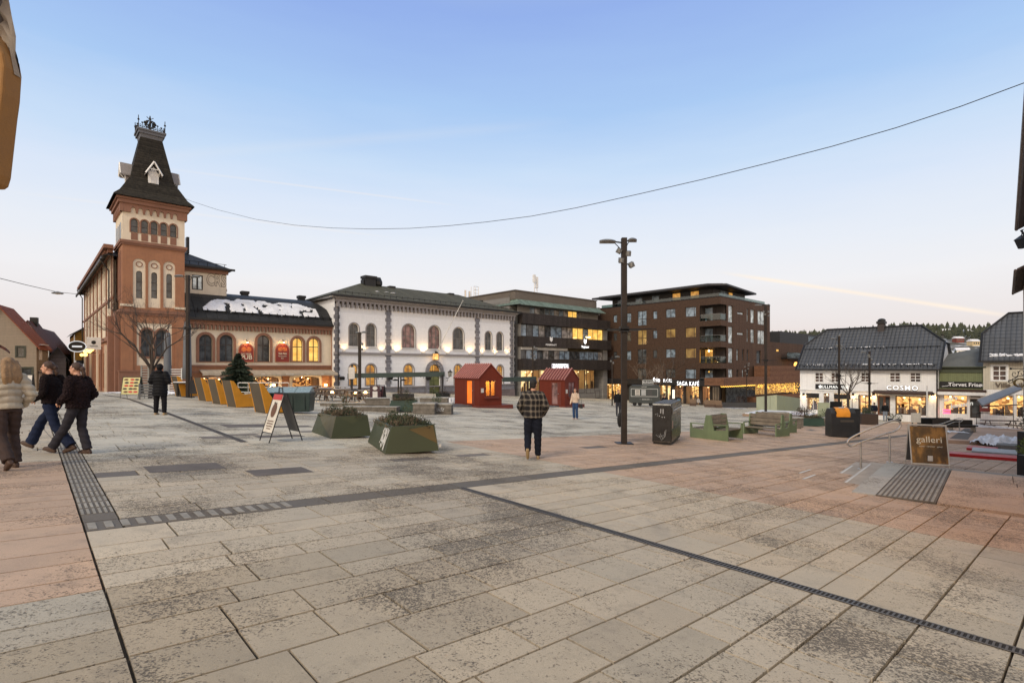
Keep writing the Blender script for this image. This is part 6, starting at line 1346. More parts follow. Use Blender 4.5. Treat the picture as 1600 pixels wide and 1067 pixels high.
def person(label, loc, rz, pose, height=1.75, top=None, bottom=None, hair=None, shoes=None, near=True, wide=1.0, coat_len=0.0, hairstyle='short', hood=False, puffy=0.0, flare=0.0, hands=(1, 1), fur=0.0, sleeve=1.0, collar=True, leg=1.0):
    J = dict(BASE); J.update(pose); J = {k: (Vector(v) if isinstance(v, tuple) else v) for k, v in J.items()}
    t = thing('person', label, 'person', loc, rz); t.scale = (height/1.76,)*3; vox = .0115 if near is True else (near or .024)
    hd = J['head']; Ry = Matrix.Rotation(J['yaw'], 3, 'Z'); lw = leg
    H = lambda x, y, z: hd + Ry @ Vector((x, y, z))
    # body: one continuous skin - head with brow, nose, chin, ears, neck, torso, arms and hands
    m = MB(); m.ball(H(0, -.012, .02), (.076, .094, .105), 14, rot=Ry); m.ball(H(0, .028, -.045), (.056, .062, .066), 12, rot=Ry); m.ball(H(0, .062, -.078), (.03, .024, .024), 8)
    m.tube([H(0, .085, .02), H(0, .108, -.022), H(0, .09, -.034)], [.009, .014, .011], 6); m.ball(H(0, .084, -.06), (.024, .01, .008), 6, rot=Ry)
    for s_ in (-1, 1): m.ball(H(s_*.078, -.005, -.01), (.012, .02, .032), 6, rot=Ry); m.ball(H(s_*.032, .076, .034), (.02, .01, .008), 6, rot=Ry)
    nk = J['nb']; m.tube([nk+Vector((0, 0, -.06)), nk, H(0, -.02, -.05)], [.075, .058, .054], 10)
    rings_tube(m, [(J['pel'], .14, .095), (J['wa'], .125, .085), (J['ch'], .155, .10), (nk-Vector((0, 0, .04)), .11, .07)])
    for s_, q in ((1, 'R'), (-1, 'L')):
        limb(m, J['s'+q], J['e'+q], .045, .036); limb(m, J['e'+q], J['w'+q], .036, .026)
        if hands[0 if s_ > 0 else 1]: hand(m, J['w'+q], J['w'+q]-J['e'+q] if not ('d'+q) in J else J['d'+q], s_)
        limb(m, J['h'+q], J['k'+q], .075, .05); limb(m, J['k'+q], J['a'+q], .05, .036)
    body = blob(m, 'body', SKIN, t, vox*.75 if hands != (0, 0) and near is True else vox, 2)
    if near:
        for s_ in (-1, 1): e = MB().ball(H(s_*.032, .079, .018), (.014, .008, .008), 8, rot=Ry).build('eye', pm('eye_dark', (.03, .02, .018), .2), body)
    # hair
    m = MB(); m.ball(H(0, -.022, .038), (.083, .099, .097), 14, rot=Ry)
    if hairstyle == 'long':
        for x in (-.06, -.02, .03, .065): m.tube([H(x, -.05, .06), H(x*1.3, -.10, -.05), H(x*1.5, -.12, -.2), H(x*1.2, -.10, -.36)], [.05, .05, .045, .018], 8)
    elif hairstyle == 'shoulder':
        for x in (-.065, 0, .065): m.tube([H(x, -.03, .05), H(x*1.25, -.085, -.06), H(x*1.3, -.10, -.2)], [.05, .05, .025], 8)
        m.tube([H(.07, .02, .06), H(.085, .0, -.06), H(.08, -.01, -.17)], [.03, .03, .015], 6)
    elif hairstyle == 'bun': m.ball(H(0, -.12, .0), (.05, .05, .05), 8); m.tube([H(0, -.12, 0), H(.0, -.15, -.1), H(0, -.13, -.17)], [.035, .035, .012], 6)
    elif hairstyle == 'short': m.ball(H(0, -.05, -.02), (.078, .06, .075), 10, rot=Ry)
    if hood:
        m.ball(H(0, -.03, .02), (.105, .12, .13), 12, rot=Ry)
    hm = top if hood == 2 else hair
    # keep the face clear of hair
    o = blob(m, 'hood' if hood == 2 else 'hair', hm, t, vox, 2, jit=.006 if not hood else .003)
    for v in o.data.vertices:
        l = Ry.inverted() @ (v.co-hd)
        if l.y > .03 and l.z < .07 and abs(l.x) < .095: v.co = hd + Ry @ Vector((l.x*.9, l.y-.05*min(1, (l.y-.03)/.03), l.z))
    # jacket
    k = wide; m = MB(); pel, wa, ch = J['pel'], J['wa'], J['ch']
    dn = (pel-ch).normalized(); hem = pel+Vector((0, 0, -.02-coat_len))
    rs_ = [(hem, .185*k, .14*k), (pel+Vector((0, 0, .03)), .178*k, .13*k), (wa, .172*k, .125*k), (ch, .19*k, .135*k), (ch.lerp(nk, .55), .165*k, .11*k), (nk-Vector((0, 0, .01)), .085*k, .075*k)]
    if coat_len > .2: rs_.insert(1, ((hem+pel)/2, .19*k, .15*k))
    rings_tube(m, rs_, 14)
    if collar: m.tube([nk-Vector((0, 0, .05)), nk+Vector((0, -.005, .05))], [.09, .078], 12)
    if hood and hood != 2 or hood == 2: m.ball(nk+Vector((0, -.07, .03)), (.12, .08, .09), 10)
    for q in 'RL':
        rr = .068*k if not puffy else .082*k
        limb(m, J['s'+q], J['e'+q], rr, rr*.86); e = J['e'+q]; limb(m, e, e.lerp(J['w'+q], sleeve), rr*.86, rr*.68)
    pf = None
    if puffy: pf = lambda c: puffy*(abs(math.sin(c.z*30+.35*abs(c.x)*10))-.45)
    jk = blob(m, 'jacket', top, t, vox, 3, pf, fur)
    # trousers
    m = MB(); rings_tube(m, [(pel+Vector((0, 0, -.07)), .15*lw, .11*lw), (pel+Vector((0, 0, .05)), .155, .11)], 12)
    for q in 'RL':
        h, kn, an = J['h'+q], J['k'+q], J['a'+q]; rings = [(h, .095*lw, .10*lw), (h.lerp(kn, .5), .088*lw, .09*lw), (kn, .07*lw+flare*.3, .072*lw+flare*.3), (kn.lerp(an, .5), .066*lw+flare*.6, .07*lw+flare*.6), (an+(an-kn).normalized()*.015, .055*lw+flare, .062*lw+flare)]
        rings_tube(m, rings, 12); m.ball(h, (.095*lw, .10*lw, .09), 10); m.ball(kn, .066+flare*.3, 10)
    blob(m, 'trousers', bottom, t, vox, 2, lambda c: .004*math.sin(c.z*55+c.x*20))
    for q in 'RL':
        an = J['a'+q]; pit = J['f'+q]; M = Matrix.Rotation(J.get('y'+q, 0.0), 3, 'Z') @ Matrix.Rotation(pit, 3, 'X'); m = MB()
        def F(x, y, z): return an + M @ Vector((x, y, z-.09))
        m.ball(F(0, .0, .055), (.042, .055, .05), 10, rot=M); m.tube([F(0, -.06, .042), F(0, .0, .045), F(0, .09, .036), F(0, .165, .028)], [.038, .042, .04, .026], 10); m.tube([F(0, -.075, .012), F(0, .05, .012), F(0, .18, .014)], [.032, .042, .03], 8)
        blob(m, 'shoe', shoes, t, vox*.8, 2)
    return t
JEANS = cloth('jeans_navy', C(28, 36, 58), sc=20); BLKT = cloth('trousers_black', C(26, 25, 28)); BRNT = cloth('trousers_brown', C(66, 54, 50)); CHAR = cloth('trousers_charcoal', C(48, 46, 52))
FURB = cloth('fur_brown', C(38, 26, 27), sc=30, bs=1.0, var=.5); FURB2 = cloth('coat_dark_brown', C(26, 17, 18), sc=24, bs=.8, var=.4); BLKC = cloth('coat_black', C(16, 16, 19), rough=.7)
CRM = cloth('quilted_cream', C(176, 166, 148), rough=.6); BEIGE = cloth('fleece_beige', C(206, 182, 160)); SHO = pm('shoe_brown', C(70, 50, 38), .6); SHB = pm('shoe_black', (.02, .02, .02), .5); SHT = pm('shoe_tan', C(150, 125, 88), .6)
HBL = pm('hair_blonde', C(140, 112, 80), .6, var=.3, sc=30, bs=.5); HBR = pm('hair_brown', C(66, 44, 31), .6, var=.3, sc=30, bs=.5); HDK = pm('hair_dark', C(28, 22, 20), .6, var=.3, sc=30, bs=.5)
def plaid():
    m, t, b = new_mat('plaid_flannel'); o = t.new('ShaderNodeTexCoord').outputs['Object']; s = t.new('ShaderNodeSeparateXYZ', {0: o})
    def tri(v, per, ph=0): f = t.math('FRACT', t.math('ADD', t.math('MULTIPLY', v, 1/per), ph)); return t.math('ABSOLUTE', t.math('SUBTRACT', f, .5))
    w_ = t.math('ADD', s.outputs[0], t.math('MULTIPLY', s.outputs[1], .8))
    a = t.mapr(tri(w_, .105), .17, .33); bb = t.mapr(tri(s.outputs[2], .125), .17, .33); k = t.math('MULTIPLY', t.math('ADD', a, bb), .5)
    thin = t.math('MAXIMUM', t.mapr(tri(w_, .105, .5), .43, .47), t.mapr(tri(s.outputs[2], .125, .5), .43, .47))
    c = t.ramp(k, [(.0, C(92, 84, 75)), (.5, C(44, 38, 36)), (1, C(13, 11, 12))]); c = t.mix(t.math('MULTIPLY', thin, .42), c, C(160, 150, 132))
    n = t.noise(o, 60, 3); c = t.mix(1.0, c, t.ramp(n, [(.3, g3(.7)), (.7, g3(1.15))]), 'MULTIPLY'); t.put(b.inputs['Base Color'], c); b.inputs['Roughness'].default_value = .95; bump(t, b, n, .01, .6); return m
def heading(px, dx, dy=0): return 0
# blonde woman walking left, cut by the frame: seen from behind right
g_ = G(15, 728); face_l = R(78)
person('blonde long-haired woman in cream quilted jacket and brown trousers at the left picture edge', G(12, 731), R(62), dict(kR=(.1, .10, .52), aR=(.1, .02, .09), kL=(-.1, -.05, .5), aL=(-.1, -.32, .16), fL=R(-35), eR=(.27, -.10, 1.16), wR=(.24, .10, 1.0), yaw=R(8)), 1.72, CRM, BRNT, HBL, SHO, hairstyle='long', puffy=.022, flare=.03, wide=1.02, hands=(1, 0))
person('woman with tied-back brown hair striding left in dark fur jacket and navy flared jeans', G(82, 706), R(92), dict(nb=(0, .05, 1.45), ch=(0, .03, 1.29), head=(0, .09, 1.62), hR=(.09, 0, .9), kR=(.10, .28, .60), aR=(.10, .48, .18), fR=R(22), hL=(-.09, 0, .9), kL=(-.1, -.14, .50), aL=(-.1, -.42, .15), fL=R(-22), eR=(.26, -.06, 1.13), wR=(.12, .22, 1.08), eL=(-.24, -.02, 1.14), wL=(-.16, .2, 1.02), dR=(-.8, .5, 0), yaw=R(16)), 1.71, FURB2, JEANS, HBR, SHO, hairstyle='bun', flare=.035, wide=1.08, fur=.016)
person('woman in brown shaggy fur coat and charcoal trousers walking left beside the striding woman', G(122, 709), R(86), dict(head=(0, .05, 1.63), kR=(.1, .02, .5), aR=(.1, -.10, .09), hL=(-.09, 0, .9), kL=(-.1, .16, .53), aL=(-.1, .42, .15), fL=R(12), eR=(.27, -.08, 1.13), wR=(.2, .12, .95), eL=(-.26, -.02, 1.13), wL=(-.2, .18, 1.0), yaw=R(12)), 1.70, FURB, CHAR, HBR, SHO, hairstyle='bun', flare=.02, wide=1.2, coat_len=.05, fur=.03)
person('man in long black hooded puffer coat seen from behind beside the slot drain', G(250, 648), R(8), dict(kR=(.13, .01, .5), aR=(.14, 0, .09), kL=(-.12, .01, .5), aL=(-.13, 0, .09), eR=(.29, -.02, 1.15), wR=(.18, .16, 1.12), eL=(-.29, -.02, 1.15), wL=(-.18, .16, 1.12)), 1.80, BLKC, BLKT, HDK, SHT, hood=2, puffy=.018, coat_len=.28, wide=1.25, hands=(0, 0), leg=1.22, near=.018)
person('man in black and cream plaid jacket and dark jeans walking away, tan shoes', G(833, 717), R(-6), dict(nb=(0, .03, 1.46), head=(0.01, .05, 1.64), kR=(.10, .04, .50), aR=(.10, .10, .09), hL=(-.09, 0, .92), kL=(-.12, .04, .50), aL=(-.10, -.26, .24), fL=R(-62), eR=(.30, -.05, 1.17), wR=(.22, .12, .98), eL=(-.30, -.05, 1.17), wL=(-.22, .12, .98), yaw=R(-22)), 1.84, plaid(), cloth('jeans_dark', C(24, 27, 38), sc=20), HDK, SHT, wide=1.2, hands=(0, 0), coat_len=.03, hairstyle='short', leg=1.2, near=.015)
person('woman in short beige fleece jacket and blue jeans holding a phone to her ear', G(899, 655), R(140), dict(eL=(-.27, .08, 1.2), wL=(-.13, .12, 1.5), dL=(.2, .1, 1), eR=(.25, .0, 1.14), wR=(.24, .12, .92), yaw=R(10)), 1.68, BEIGE, cloth('jeans_blue', C(52, 72, 104), sc=18), HBR, pm('shoe_pale', C(190, 170, 160), .6), hairstyle='shoulder', wide=1.02, flare=.01, near=.016, leg=1.05)
person('person in dark jacket half hidden behind the tall lamp post', G(966, 650), R(170), dict(kR=(.1, .12, .5), aR=(.1, .2, .09), eL=(-.25, .05, 1.15), wL=(-.2, .2, 1.0)), 1.72, BLKC, cloth('trousers_grey', C(52, 52, 58)), HDK, SHB, near=False, wide=1.12)
person('person in black jacket sitting at the hatch end of the grey kiosk trailer', Vector((238/830*56.5, 56.5, gz(16.2, 56.5)-.35)), R(180), dict(kR=(.14, .42, .92), aR=(.15, .40, .48), hR=(.1, 0, .88), hL=(-.1, 0, .88), kL=(-.16, .40, .90), aL=(-.17, .36, .46), head=(0, .1, 1.6), nb=(0, .06, 1.44), wR=(.1, .3, 1.05), wL=(-.1, .3, 1.05)), 1.78, BLKC, BLKT, HDK, SHB, near=False, wide=1.25, hood=1)
person('man in dark jacket and brown trousers walking away before the glowing shop door', GF(1366, 4.5), R(-8), dict(kR=(.1, .1, .5), aR=(.1, .12, .09), kL=(-.1, -.04, .5), aL=(-.1, -.2, .12)), 1.76, cloth('jacket_navy', C(22, 26, 40)), cloth('trousers_tan', C(105, 88, 78)), HDK, SHB, near=False, wide=1.15)
person('man in black jacket and light jeans walking beside the white corner house', GF(1383, 4.2), R(150), dict(kR=(.1, .06, .5), aR=(.1, .14, .09), kL=(-.1, -.02, .5), aL=(-.1, -.15, .12)), 1.80, BLKC, cloth('jeans_light', C(120, 128, 140)), HDK, SHB, near=False, wide=1.15)
person('small dark figure far off in the left street', P(77.5, 600, 62)+Vector((0, 0, 0)), 0, {}, 1.75, BLKC, BLKT, HDK, SHB, near=False)
# things they carry
g = thing('phone', 'phone held to the ear of the woman in the beige jacket', 'phone', G(899, 655)+Vector((.03, -.18, 1.47)), R(140)); MB().cbox((0, 0, 0), (.012, .075, .15), 0, R(15)).build('case', BLACK, g)
hb = G(899, 655); g = thing('handbag', 'small black handbag at the side of the woman in the beige jacket', 'bag', hb+Vector((.30, .0, .72)), R(20)); m = MB(); m.frust((-.05, .05, -.13, .13), (-.035, .035, -.11, .11), -.12, .1); m.build('bag', SHB, g, bevel=.01); MB().tube([(0, -.1, .1), (-.04, -.06, .5), (-.12, 0, .72), (-.06, .06, .5), (0, .1, .1)], .008, 5).build('strap', SHB, g)
# dog lead loop between the two women
a = G(96, 700)+Vector((0, 0, .98)); g = thing('lead', 'thin grey lead hanging in a loop between the two fur-coated women', 'lead', a)
m = MB(); m.tube([(-.12, 0, .05), (-.08, .0, -.25), (.02, 0, -.5), (-.02, 0, -.72), (-.2, 0, -.78), (-.34, 0, -.62), (-.32, 0, -.42), (-.18, 0, -.2), (-.12, 0, .0)], .007, 5); m.build('cord', pm('lead_grey2', (.2, .19, .18), .6), g)
# ================================================================== STREET FURNITURE AND PLANTS
def fit_len(o, d, px): k = (px-CX)/FOC; return (k*o.y-o.x)/(d.x-k*d.y)
def gset(px, py): return G(px, py)
def ppm(p): return FOC/p.y
POLE = wave_mat('brown_pole', (.034, .026, .021), 'Z', 2.0, .002, .6, .9, .2, .4, duty=.01); GREYM = pm('lamp_grey', (.22, .22, .21), .45, .4)
def lamp_post(px, py, ytop, label, w_=.16, lum=(), cross=None, floods=(), base=True, rz=0.0, o=None):
    o = o or G(px, py); h = (HY-ytop)/FOC*o.y-o.z; g = thing('lamp_post', label, 'lamp post', o, rz, 'lamp posts round the square')
    B(-w_/2, w_/2, -w_/2, w_/2, .02, h).build('pole', POLE, g, bevel=.01)
    if base: B(-w_*1.5, w_*1.5, -w_*1.5, w_*1.5, -.1, .03).build('base_plate', IRON, g)
    for s_, ln, z in lum:        # luminaire: leaf-shaped head on a braced arm
        zz = h-z; a = MB(); a.tube([(0, 0, zz), (s_*ln*.55, 0, zz+.06)], .025, 6); a.tube([(0, 0, zz-.3), (s_*ln*.4, 0, zz+.02)], .015, 5); ar = a.build('lamp_arm', IRON, g)
        m = MB(); x0, x1 = s_*ln*.35, s_*ln; n = 8
        prof = [(x0+(x1-x0)*i/n, .13*math.sin(math.pi*(i+.6)/(n+1.2))**.6) for i in range(n+1)]
        vs = []; 
        for x, r in prof: vs += [(x, -r, zz+.06), (x, 0, zz+.06+r*.55), (x, r, zz+.06), (x, 0, zz-.02)]
        m.add(vs, [(4*i+k, 4*i+(k+1) % 4, 4*(i+1)+(k+1) % 4, 4*(i+1)+k) for i in range(n) for k in range(4)]+[(0, 1, 2, 3), (4*n+3, 4*n+2, 4*n+1, 4*n)]); m.build('lamp_head', GREYM, ar)
    if cross:
        z = (HY-cross)/FOC*o.y-o.z; m = MB(); m.tube([(-1.0*w_*6, 0, z+.02), (w_*6, 0, z+.02)], .015, 5); m.box(-w_*3, w_*3, -w_*.8, w_*.8, z-.03, z+.01); m.box(-w_*.8, w_*.8, -w_*.8, w_*.8, z-.08, z+.1); m.build('cross_bar', IRON, g)
    for i, (dx, z, a) in enumerate(floods):
        m = MB(); m.tube([(0, 0, h-z), (dx*.6, 0, h-z+.03)], .02, 5); m.cbox((dx, -.05, h-z), (.16, .14, .15), 0, R(25), a); m.lathe([(.055, 0), (.075, .12)], (dx, -.1, h-z-.08), 8); m.build('floodlight', GREYM, g)
    return g, h
lamp_post(975, 693, 372, 'tallest near brown lamp post with cameras and cross bar, beside the black litter bin', .17, ((-1, .78, .16), (1, .4, .12)), 515, ((-.17, .42, .5), (.12, .5, 0), (-.1, .72, 0), (.22, .86, -.5)))
lamp_post(293.5, 621, 430, 'brown lamp post in front of the tower at the yellow lounge chairs', .17, ((-1, .78, .1), (1, .7, .14)), 513, ())
lamp_post(562, 624, 519, 'brown lamp post in front of the left half of the white bank', .2, ((1, .5, .05), (-1, .3, .1)), None, ((.2, .9, 0), (.2, 1.3, 0)))
lamp_post(832.5, 630, 541, 'slim dark lamp post with spotlight cluster behind the plaid man', .12, ((1, .5, .3),), None, ((.15, .1, 0), (-.2, .75, 0), (.15, .95, 0), (-.15, 1.2, 0), (.2, 1.3, 0)))
lamp_post(956.5, 634, 556, 'slim dark lamp post between the grey office and the kiosk trailer', .12, ((1, .8, .15),), 560, ((-.15, .55, 0), (.1, .75, 0)))
lamp_post(1196.5, 647, 476, 'tall brown lamp post by the snowy platform and brown apartment block', .2, ((-1, 1.1, .1), (1, .4, .06)), 563, ((-.25, .75, 0), (-.1, 1.0, 0), (.3, 1.15, 0), (.25, .75, 0)))
lamp_post(1166.5, 637, 568, 'thin dark pole with star-shaped lamps before the terrace wing', .09, (), None, ((.3, .3, 0), (-.3, .5, 0), (.25, .8, 0), (-.2, 1.1, 0), (.35, .0, 0), (0, 1.6, 0)))
lamp_post(1311, 648, 524, 'lamp post with spotlight cluster before the left shop of the white corner house', .15, ((-1, .8, .35),), 587, ((.0, .0, 0), (-.25, .95, 0), (.2, 1.0, 0), (.15, 1.25, 0)), o=GF(1311, 8))
lamp_post(1358.5, 657, 549, 'lamp post before the door of the white corner house', .14, ((-1, .8, .1),), 599, ((-.05, .5, 0), (.15, .75, 0), (-.12, .35, 0)), o=GF(1358.5, 6))
# overhead cable and street lamp on its wire
def span(name, label, e0, e1, pts, r, mat, cat='cable'):
    a, b_ = Vector(e0), Vector(e1); g = thing(name, label, cat, P(pts[0][0], pts[0][1], a.y)); out = []
    for px, py in pts: k = (px-CX)/FOC; t = (k*a.y-a.x)/((b_.x-a.x)-k*(b_.y-a.y)); y = a.y+(b_.y-a.y)*t; out.append(P(px, py, y)-g.location)
    MB().tube(out, r, 6).build('wire', mat, g); return g
pts = []
cp = [(283, 308), (300, 315), (340, 328), (400, 343), (460, 352), (520, 356.5), (580, 358), (640, 357), (700, 353), (760, 347), (830, 338), (900, 325), (1000, 303), (1100, 280), (1200, 255), (1300, 229), (1400, 200), (1500, 167), (1600, 130), (1700, 92)]
span('overhead_cable', 'long thin cable sagging across the sky from the tower to the right edge', P(283, 308, 51), P(1700, 92, 15.5), cp, .014, IRON)
g = span('overhead_wire', 'thin wire across the left street carrying a small street lamp', P(-20, 440, 45), P(136, 461, 72), [(-20, 430), (40, 445), (90, 456.5), (136, 461)], .03, IRON)
p = P(90, 457, 58); g = thing('street_lamp', 'small flat lamp hanging on the wire over the left street', 'lamp', p); MB().lathe([(.05, .12), (.3, .05), (.55, -.08), (.5, -.14)], n=12).build('shade', GREYM, g); MB().ball((0, 0, -.12), (.3, .3, .1), 8).build('lens', pm('lens_white', (.6, .6, .58), .3), g)

# ---- yellow lounge chairs
YEL = pm('yellow_lacquer', (.58, .245, .012), .45, var=.12, sc=3); YBK = pm('lounger_back', (.09, .07, .045), .6, var=.3, sc=3); 
def lounger(label, px, py):
    o = G(px, py); g = thing('lounge_chair', label, 'lounge chair', o, A1+R(10), 'yellow lounge chairs in a row')
    W = .95; prof = [(.22, 0), (1.75, 0), (1.75, .47), (1.05, .42), (.55, .5), (.08, 1.22), (-.06, 1.25)]
    inn = [(.4, .1), (1.6, .1)]
    for y0 in (0, W-.06): MB().prism(prof, y0, y0+.06, 'Y').build('side_panel', YEL, g)
    m = MB(); m.add([(-.06, .06, 1.25), (-.06, W-.06, 1.25), (.22, W-.06, 0), (.22, .06, 0), (.0, .06, 1.25), (.0, W-.06, 1.25), (.27, W-.06, 0), (.27, .06, 0)], [(0, 1, 2, 3), (7, 6, 5, 4), (0, 4, 5, 1)]); m.build('back_panel', YBK, g)
    m = MB(); 
    for i in range(8): a = i/7; x, z = 1.0-.45*a*1.0, .40+.08*a; m.cbox((.1+.43*(1-a), W/2, 1.17-.67*(1-a)), (.1, W-.12, .025), 0, 0, R(57))
    for i in range(9): m.cbox((.62+.125*i, W/2, .47-.05*(i > 0)-.01*i*.2), (.1, W-.12, .025))
    m.build('slats', pm('bench_wood', (.28, .23, .17), .8, var=.3, sc=6), g); return g
for (px, py), lb in zip(((278, 619.5), (316, 627), (338.5, 632), (362.5, 636.8), (408, 646)), ('yellow lounge chair farthest back, seen side-on left of the lamp post', 'yellow lounge chair just right of the brown lamp post', 'third yellow lounge chair from the front of the row', 'yellow lounge chair second nearest, before the low spruce', 'nearest yellow lounge chair, against the green waste bin')): lounger(lb, px, py)
# dark green double waste container with three pale lids
o = G(413, 646); g = thing('waste_container', 'dark green waste container with three pale slanted lids behind the yellow chairs', 'waste bin', G(413.5, 644), R(6))
GRN = pm('bin_green', (.012, .03, .028), .4, var=.2, sc=2); W = 1.85; m = MB(); m.frust((.02, W-.02, .02, .78), (-.04, W+.04, -.04, .84), 0, .82); m.build('body', GRN, g, bevel=.02)
for i in range(4): B(.12+i*.5, .16+i*.5, -.06, -.02, .1, .75).build('rib', GRN, g)
for i in range(3): m = MB(); x0, x1 = .0+i*.62, .6+i*.62; m.add([(x0, -.06, .83), (x1, -.06, .83), (x1, .5, 1.06), (x0, .5, 1.06), (x1, .84, .84), (x0, .84, .84)], [(0, 1, 2, 3), (3, 2, 4, 5), (0, 3, 5), (1, 4, 2)]); m.build('lid', pm('lid_pale', (.22, .30, .31), .25, var=.1), g)
# A-frame pavement signs
def aframe(name, label, o, rz, w_, h, spread, face, frame, tilt_handle=True, cat='sign', feet=True):
    g = thing(name, label, cat, o, rz); t = .03
    for s_ in (-1, 1):
        m = MB(); yb, yt = s_*spread/2, s_*.03
        for x in (-w_/2, w_/2): m.tube([(x, yb, 0), (x, yt, h)], .013, 6)
        m.tube([(-w_/2, yt, h), (w_/2, yt, h)], .013, 6); zz = h*.2; m.tube([(-w_/2, yb+(yt-yb)*.2, zz), (w_/2, yb+(yt-yb)*.2, zz)], .012, 6); m.build('frame', frame, g)
        f = lambda z: yb+(yt-yb)*z/h; a = MB(); z0, z1 = h*.2, h*.96; x = w_/2-.02
        a.add([(-x, f(z0)+s_*.004, z0), (x, f(z0)+s_*.004, z0), (x, f(z1)+s_*.004, z1), (-x, f(z1)+s_*.004, z1), (-x, f(z0)-s_*.01, z0), (x, f(z0)-s_*.01, z0), (x, f(z1)-s_*.01, z1), (-x, f(z1)-s_*.01, z1)], [(0, 1, 2, 3), (7, 6, 5, 4), (0, 4, 5, 1), (1, 5, 6, 2), (2, 6, 7, 3), (3, 7, 4, 0)] if s_ < 0 else [(3, 2, 1, 0), (4, 5, 6, 7), (1, 5, 4, 0), (2, 6, 5, 1), (3, 7, 6, 2), (0, 4, 7, 3)])
        fo = a.build('panel', face if s_ < 0 else pm('panel_back', (.07, .07, .07), .5), g)
        if s_ < 0: g['_f'] = 1; front = fo
    del g['_f']; return g, front, math.atan2(spread/2-.03, h)
paper = pm('menu_paper', (.62, .57, .48), .6)
o = G(440, 690); g, fr, ta = aframe('pavement_sign', 'white menu A-frame pavement sign with red top and brown picture, before the waste container', G(439, 689), R(-44), .58, 1.2, .82, paper, BLACK)
def face_items(g, ta, items, w_, spread, h):
    for kind, x, z, sx, sz, mat, tx in items:
        y = -(spread/2)+(spread/2-.03)*z/h-.014
        if kind == 'b': MB().cbox((0, 0, 0), (sx, .006, sz)).build('print', mat, g)
        elif kind == 'e': MB().ball((0, 0, 0), (sx/2, .006, sz/2), 12).build('print', mat, g)
        else: text(tx, sz, mat, g, (x, y, z), (R(90)-ta, 0, 0), .004); continue
        o = [c for c in bpy.data.objects if c.parent == g][-1]; o.location = (x, y, z); o.rotation_euler = (-ta, 0, 0)
RED = pm('print_red', (.45, .03, .02), .5); BRN = pm('print_brown', (.12, .05, .02), .6); INK = pm('print_ink', (.03, .025, .02), .6)
face_items(g, ta, [('b', 0, 1.1, .5, .14, RED, ''), ('t', 0, 1.1, 0, .09, pm('letter_white', (.75, .75, .75), .5), 'Kebab'), ('e', 0, .78, .28, .36, BRN, ''), ('t', 0, .95, 0, .08, INK, 'Meny'), ('b', 0, .52, .34, .02, BRN, ''), ('b', 0, .46, .34, .02, BRN, ''), ('b', 0, .40, .34, .02, BRN, ''), ('b', 0, .34, .2, .02, BRN, '')], .58, .82, 1.2)
MB().tube([(-.12, 0, 1.18), (-.1, 0, 1.32), (.1, 0, 1.32), (.12, 0, 1.18)], .014, 6).build('handle', BLACK, g)
g, fr, ta = aframe('pavement_sign', 'yellow poster pavement sign with rows of dark food pictures, at the tower corner', G(207, 622.5), R(-2), .95, 1.15, .5, pm('poster_yellow', (.55, .5, .22), .5), pm('frame_green', (.02, .035, .02), .4))
rr = random.Random(2); face_items(g, ta, [('e', x+rr.uniform(-.04, .04), z, .24, .1, rr.choice([BRN, INK, RED]), '') for x in (-.26, .02, .27) for z in (.36, .52, .68, .84, 1.0)], .95, .5, 1.15)
g, fr, ta = aframe('pavement_sign', 'white rounded pavement sign on small feet behind the blonde woman', G(40, 622), R(10), .7, 1.25, .45, pm('poster_white', (.6, .57, .52), .5), IRON)
face_items(g, ta, [('t', 0, .95, 0, .14, INK, 'Vin'), ('b', 0, .7, .4, .02, INK, ''), ('b', 0, .6, .4, .02, INK, '')], .7, .45, 1.25)
for i, (px, rz, lb) in enumerate(((586, .25, 'left of two dark oval-topped menu signs at the terrace corner'), (595, -.5, 'right of two dark oval-topped menu signs at the terrace corner'))):
    g, fr, ta = aframe('pavement_sign', lb, G(px, 632), rz, .62, 1.25, .5, pm('sign_maroon', (.05, .015, .02), .5), BLACK); g['group'] = 'twin menu signs'
    face_items(g, ta, [('e', 0, 1.05, .3, .24, pm('poster_white', (.6, .57, .52), .5), ''), ('b', .0, .6, .3, .5, (pm('print_pink', (.5, .2, .2), .5) if i else pm('poster_white', (.6, .57, .52), .5)), '')], .62, .5, 1.25)
# gallery sign on the lower ground beyond the landing
o = G(1442, 735); o = P(1448, 720, 13.6); z = gz(o.x, o.y)
def gal():
    m, t, b = new_mat('bronze_poster'); oo = t.new('ShaderNodeTexCoord').outputs['Object']; n = t.noise(t.scale(oo, (2.2, 1, 1.2)), 1.6, 4, .5)
    t.put(b.inputs['Base Color'], t.ramp(n, [(.35, C(44, 28, 10)), (.5, C(84, 56, 20)), (.62, C(150, 106, 48)), (.75, C(60, 40, 16))])); b.inputs['Roughness'].default_value = .25; return m
g, fr, ta = aframe('gallery_sign', 'large bronze A-frame sign lettered galleri beyond the landing', (o.x, o.y, z), R(-22), 1.02, 1.62, .85, gal(), pm('frame_pale', (.55, .5, .42), .5), cat='sign'); g.scale = (.76, .76, .74)
m = MB(); w_, h, sp = 1.02, 1.62, .85
for (x0, z0), (x1, z1) in (((-w_/2, .3), (-w_/2, h)), ((w_/2, .3), (w_/2, h)), ((-w_/2, h-.02), (w_/2, h-.02)), ((-w_/2, .3), (w_/2, .3))):
    f = lambda z: -(sp/2)+(sp/2-.03)*z/h-.012; m.tube([(x0, f(z0), z0), (x1, f(z1), z1)], .02, 4)
m.build('frame_edge', pm('frame_pale', (.55, .5, .42), .5), g)
face_items(g, ta, [('t', .02, 1.12, 0, .30, pm('gallery_letter', (.75, .68, .52), .5), 'galleri'), ('t', .05, .90, 0, .07, pm('gallery_letter', (.75, .68, .52), .5), 'kunst · rammer · gaver')], w_, sp, h)
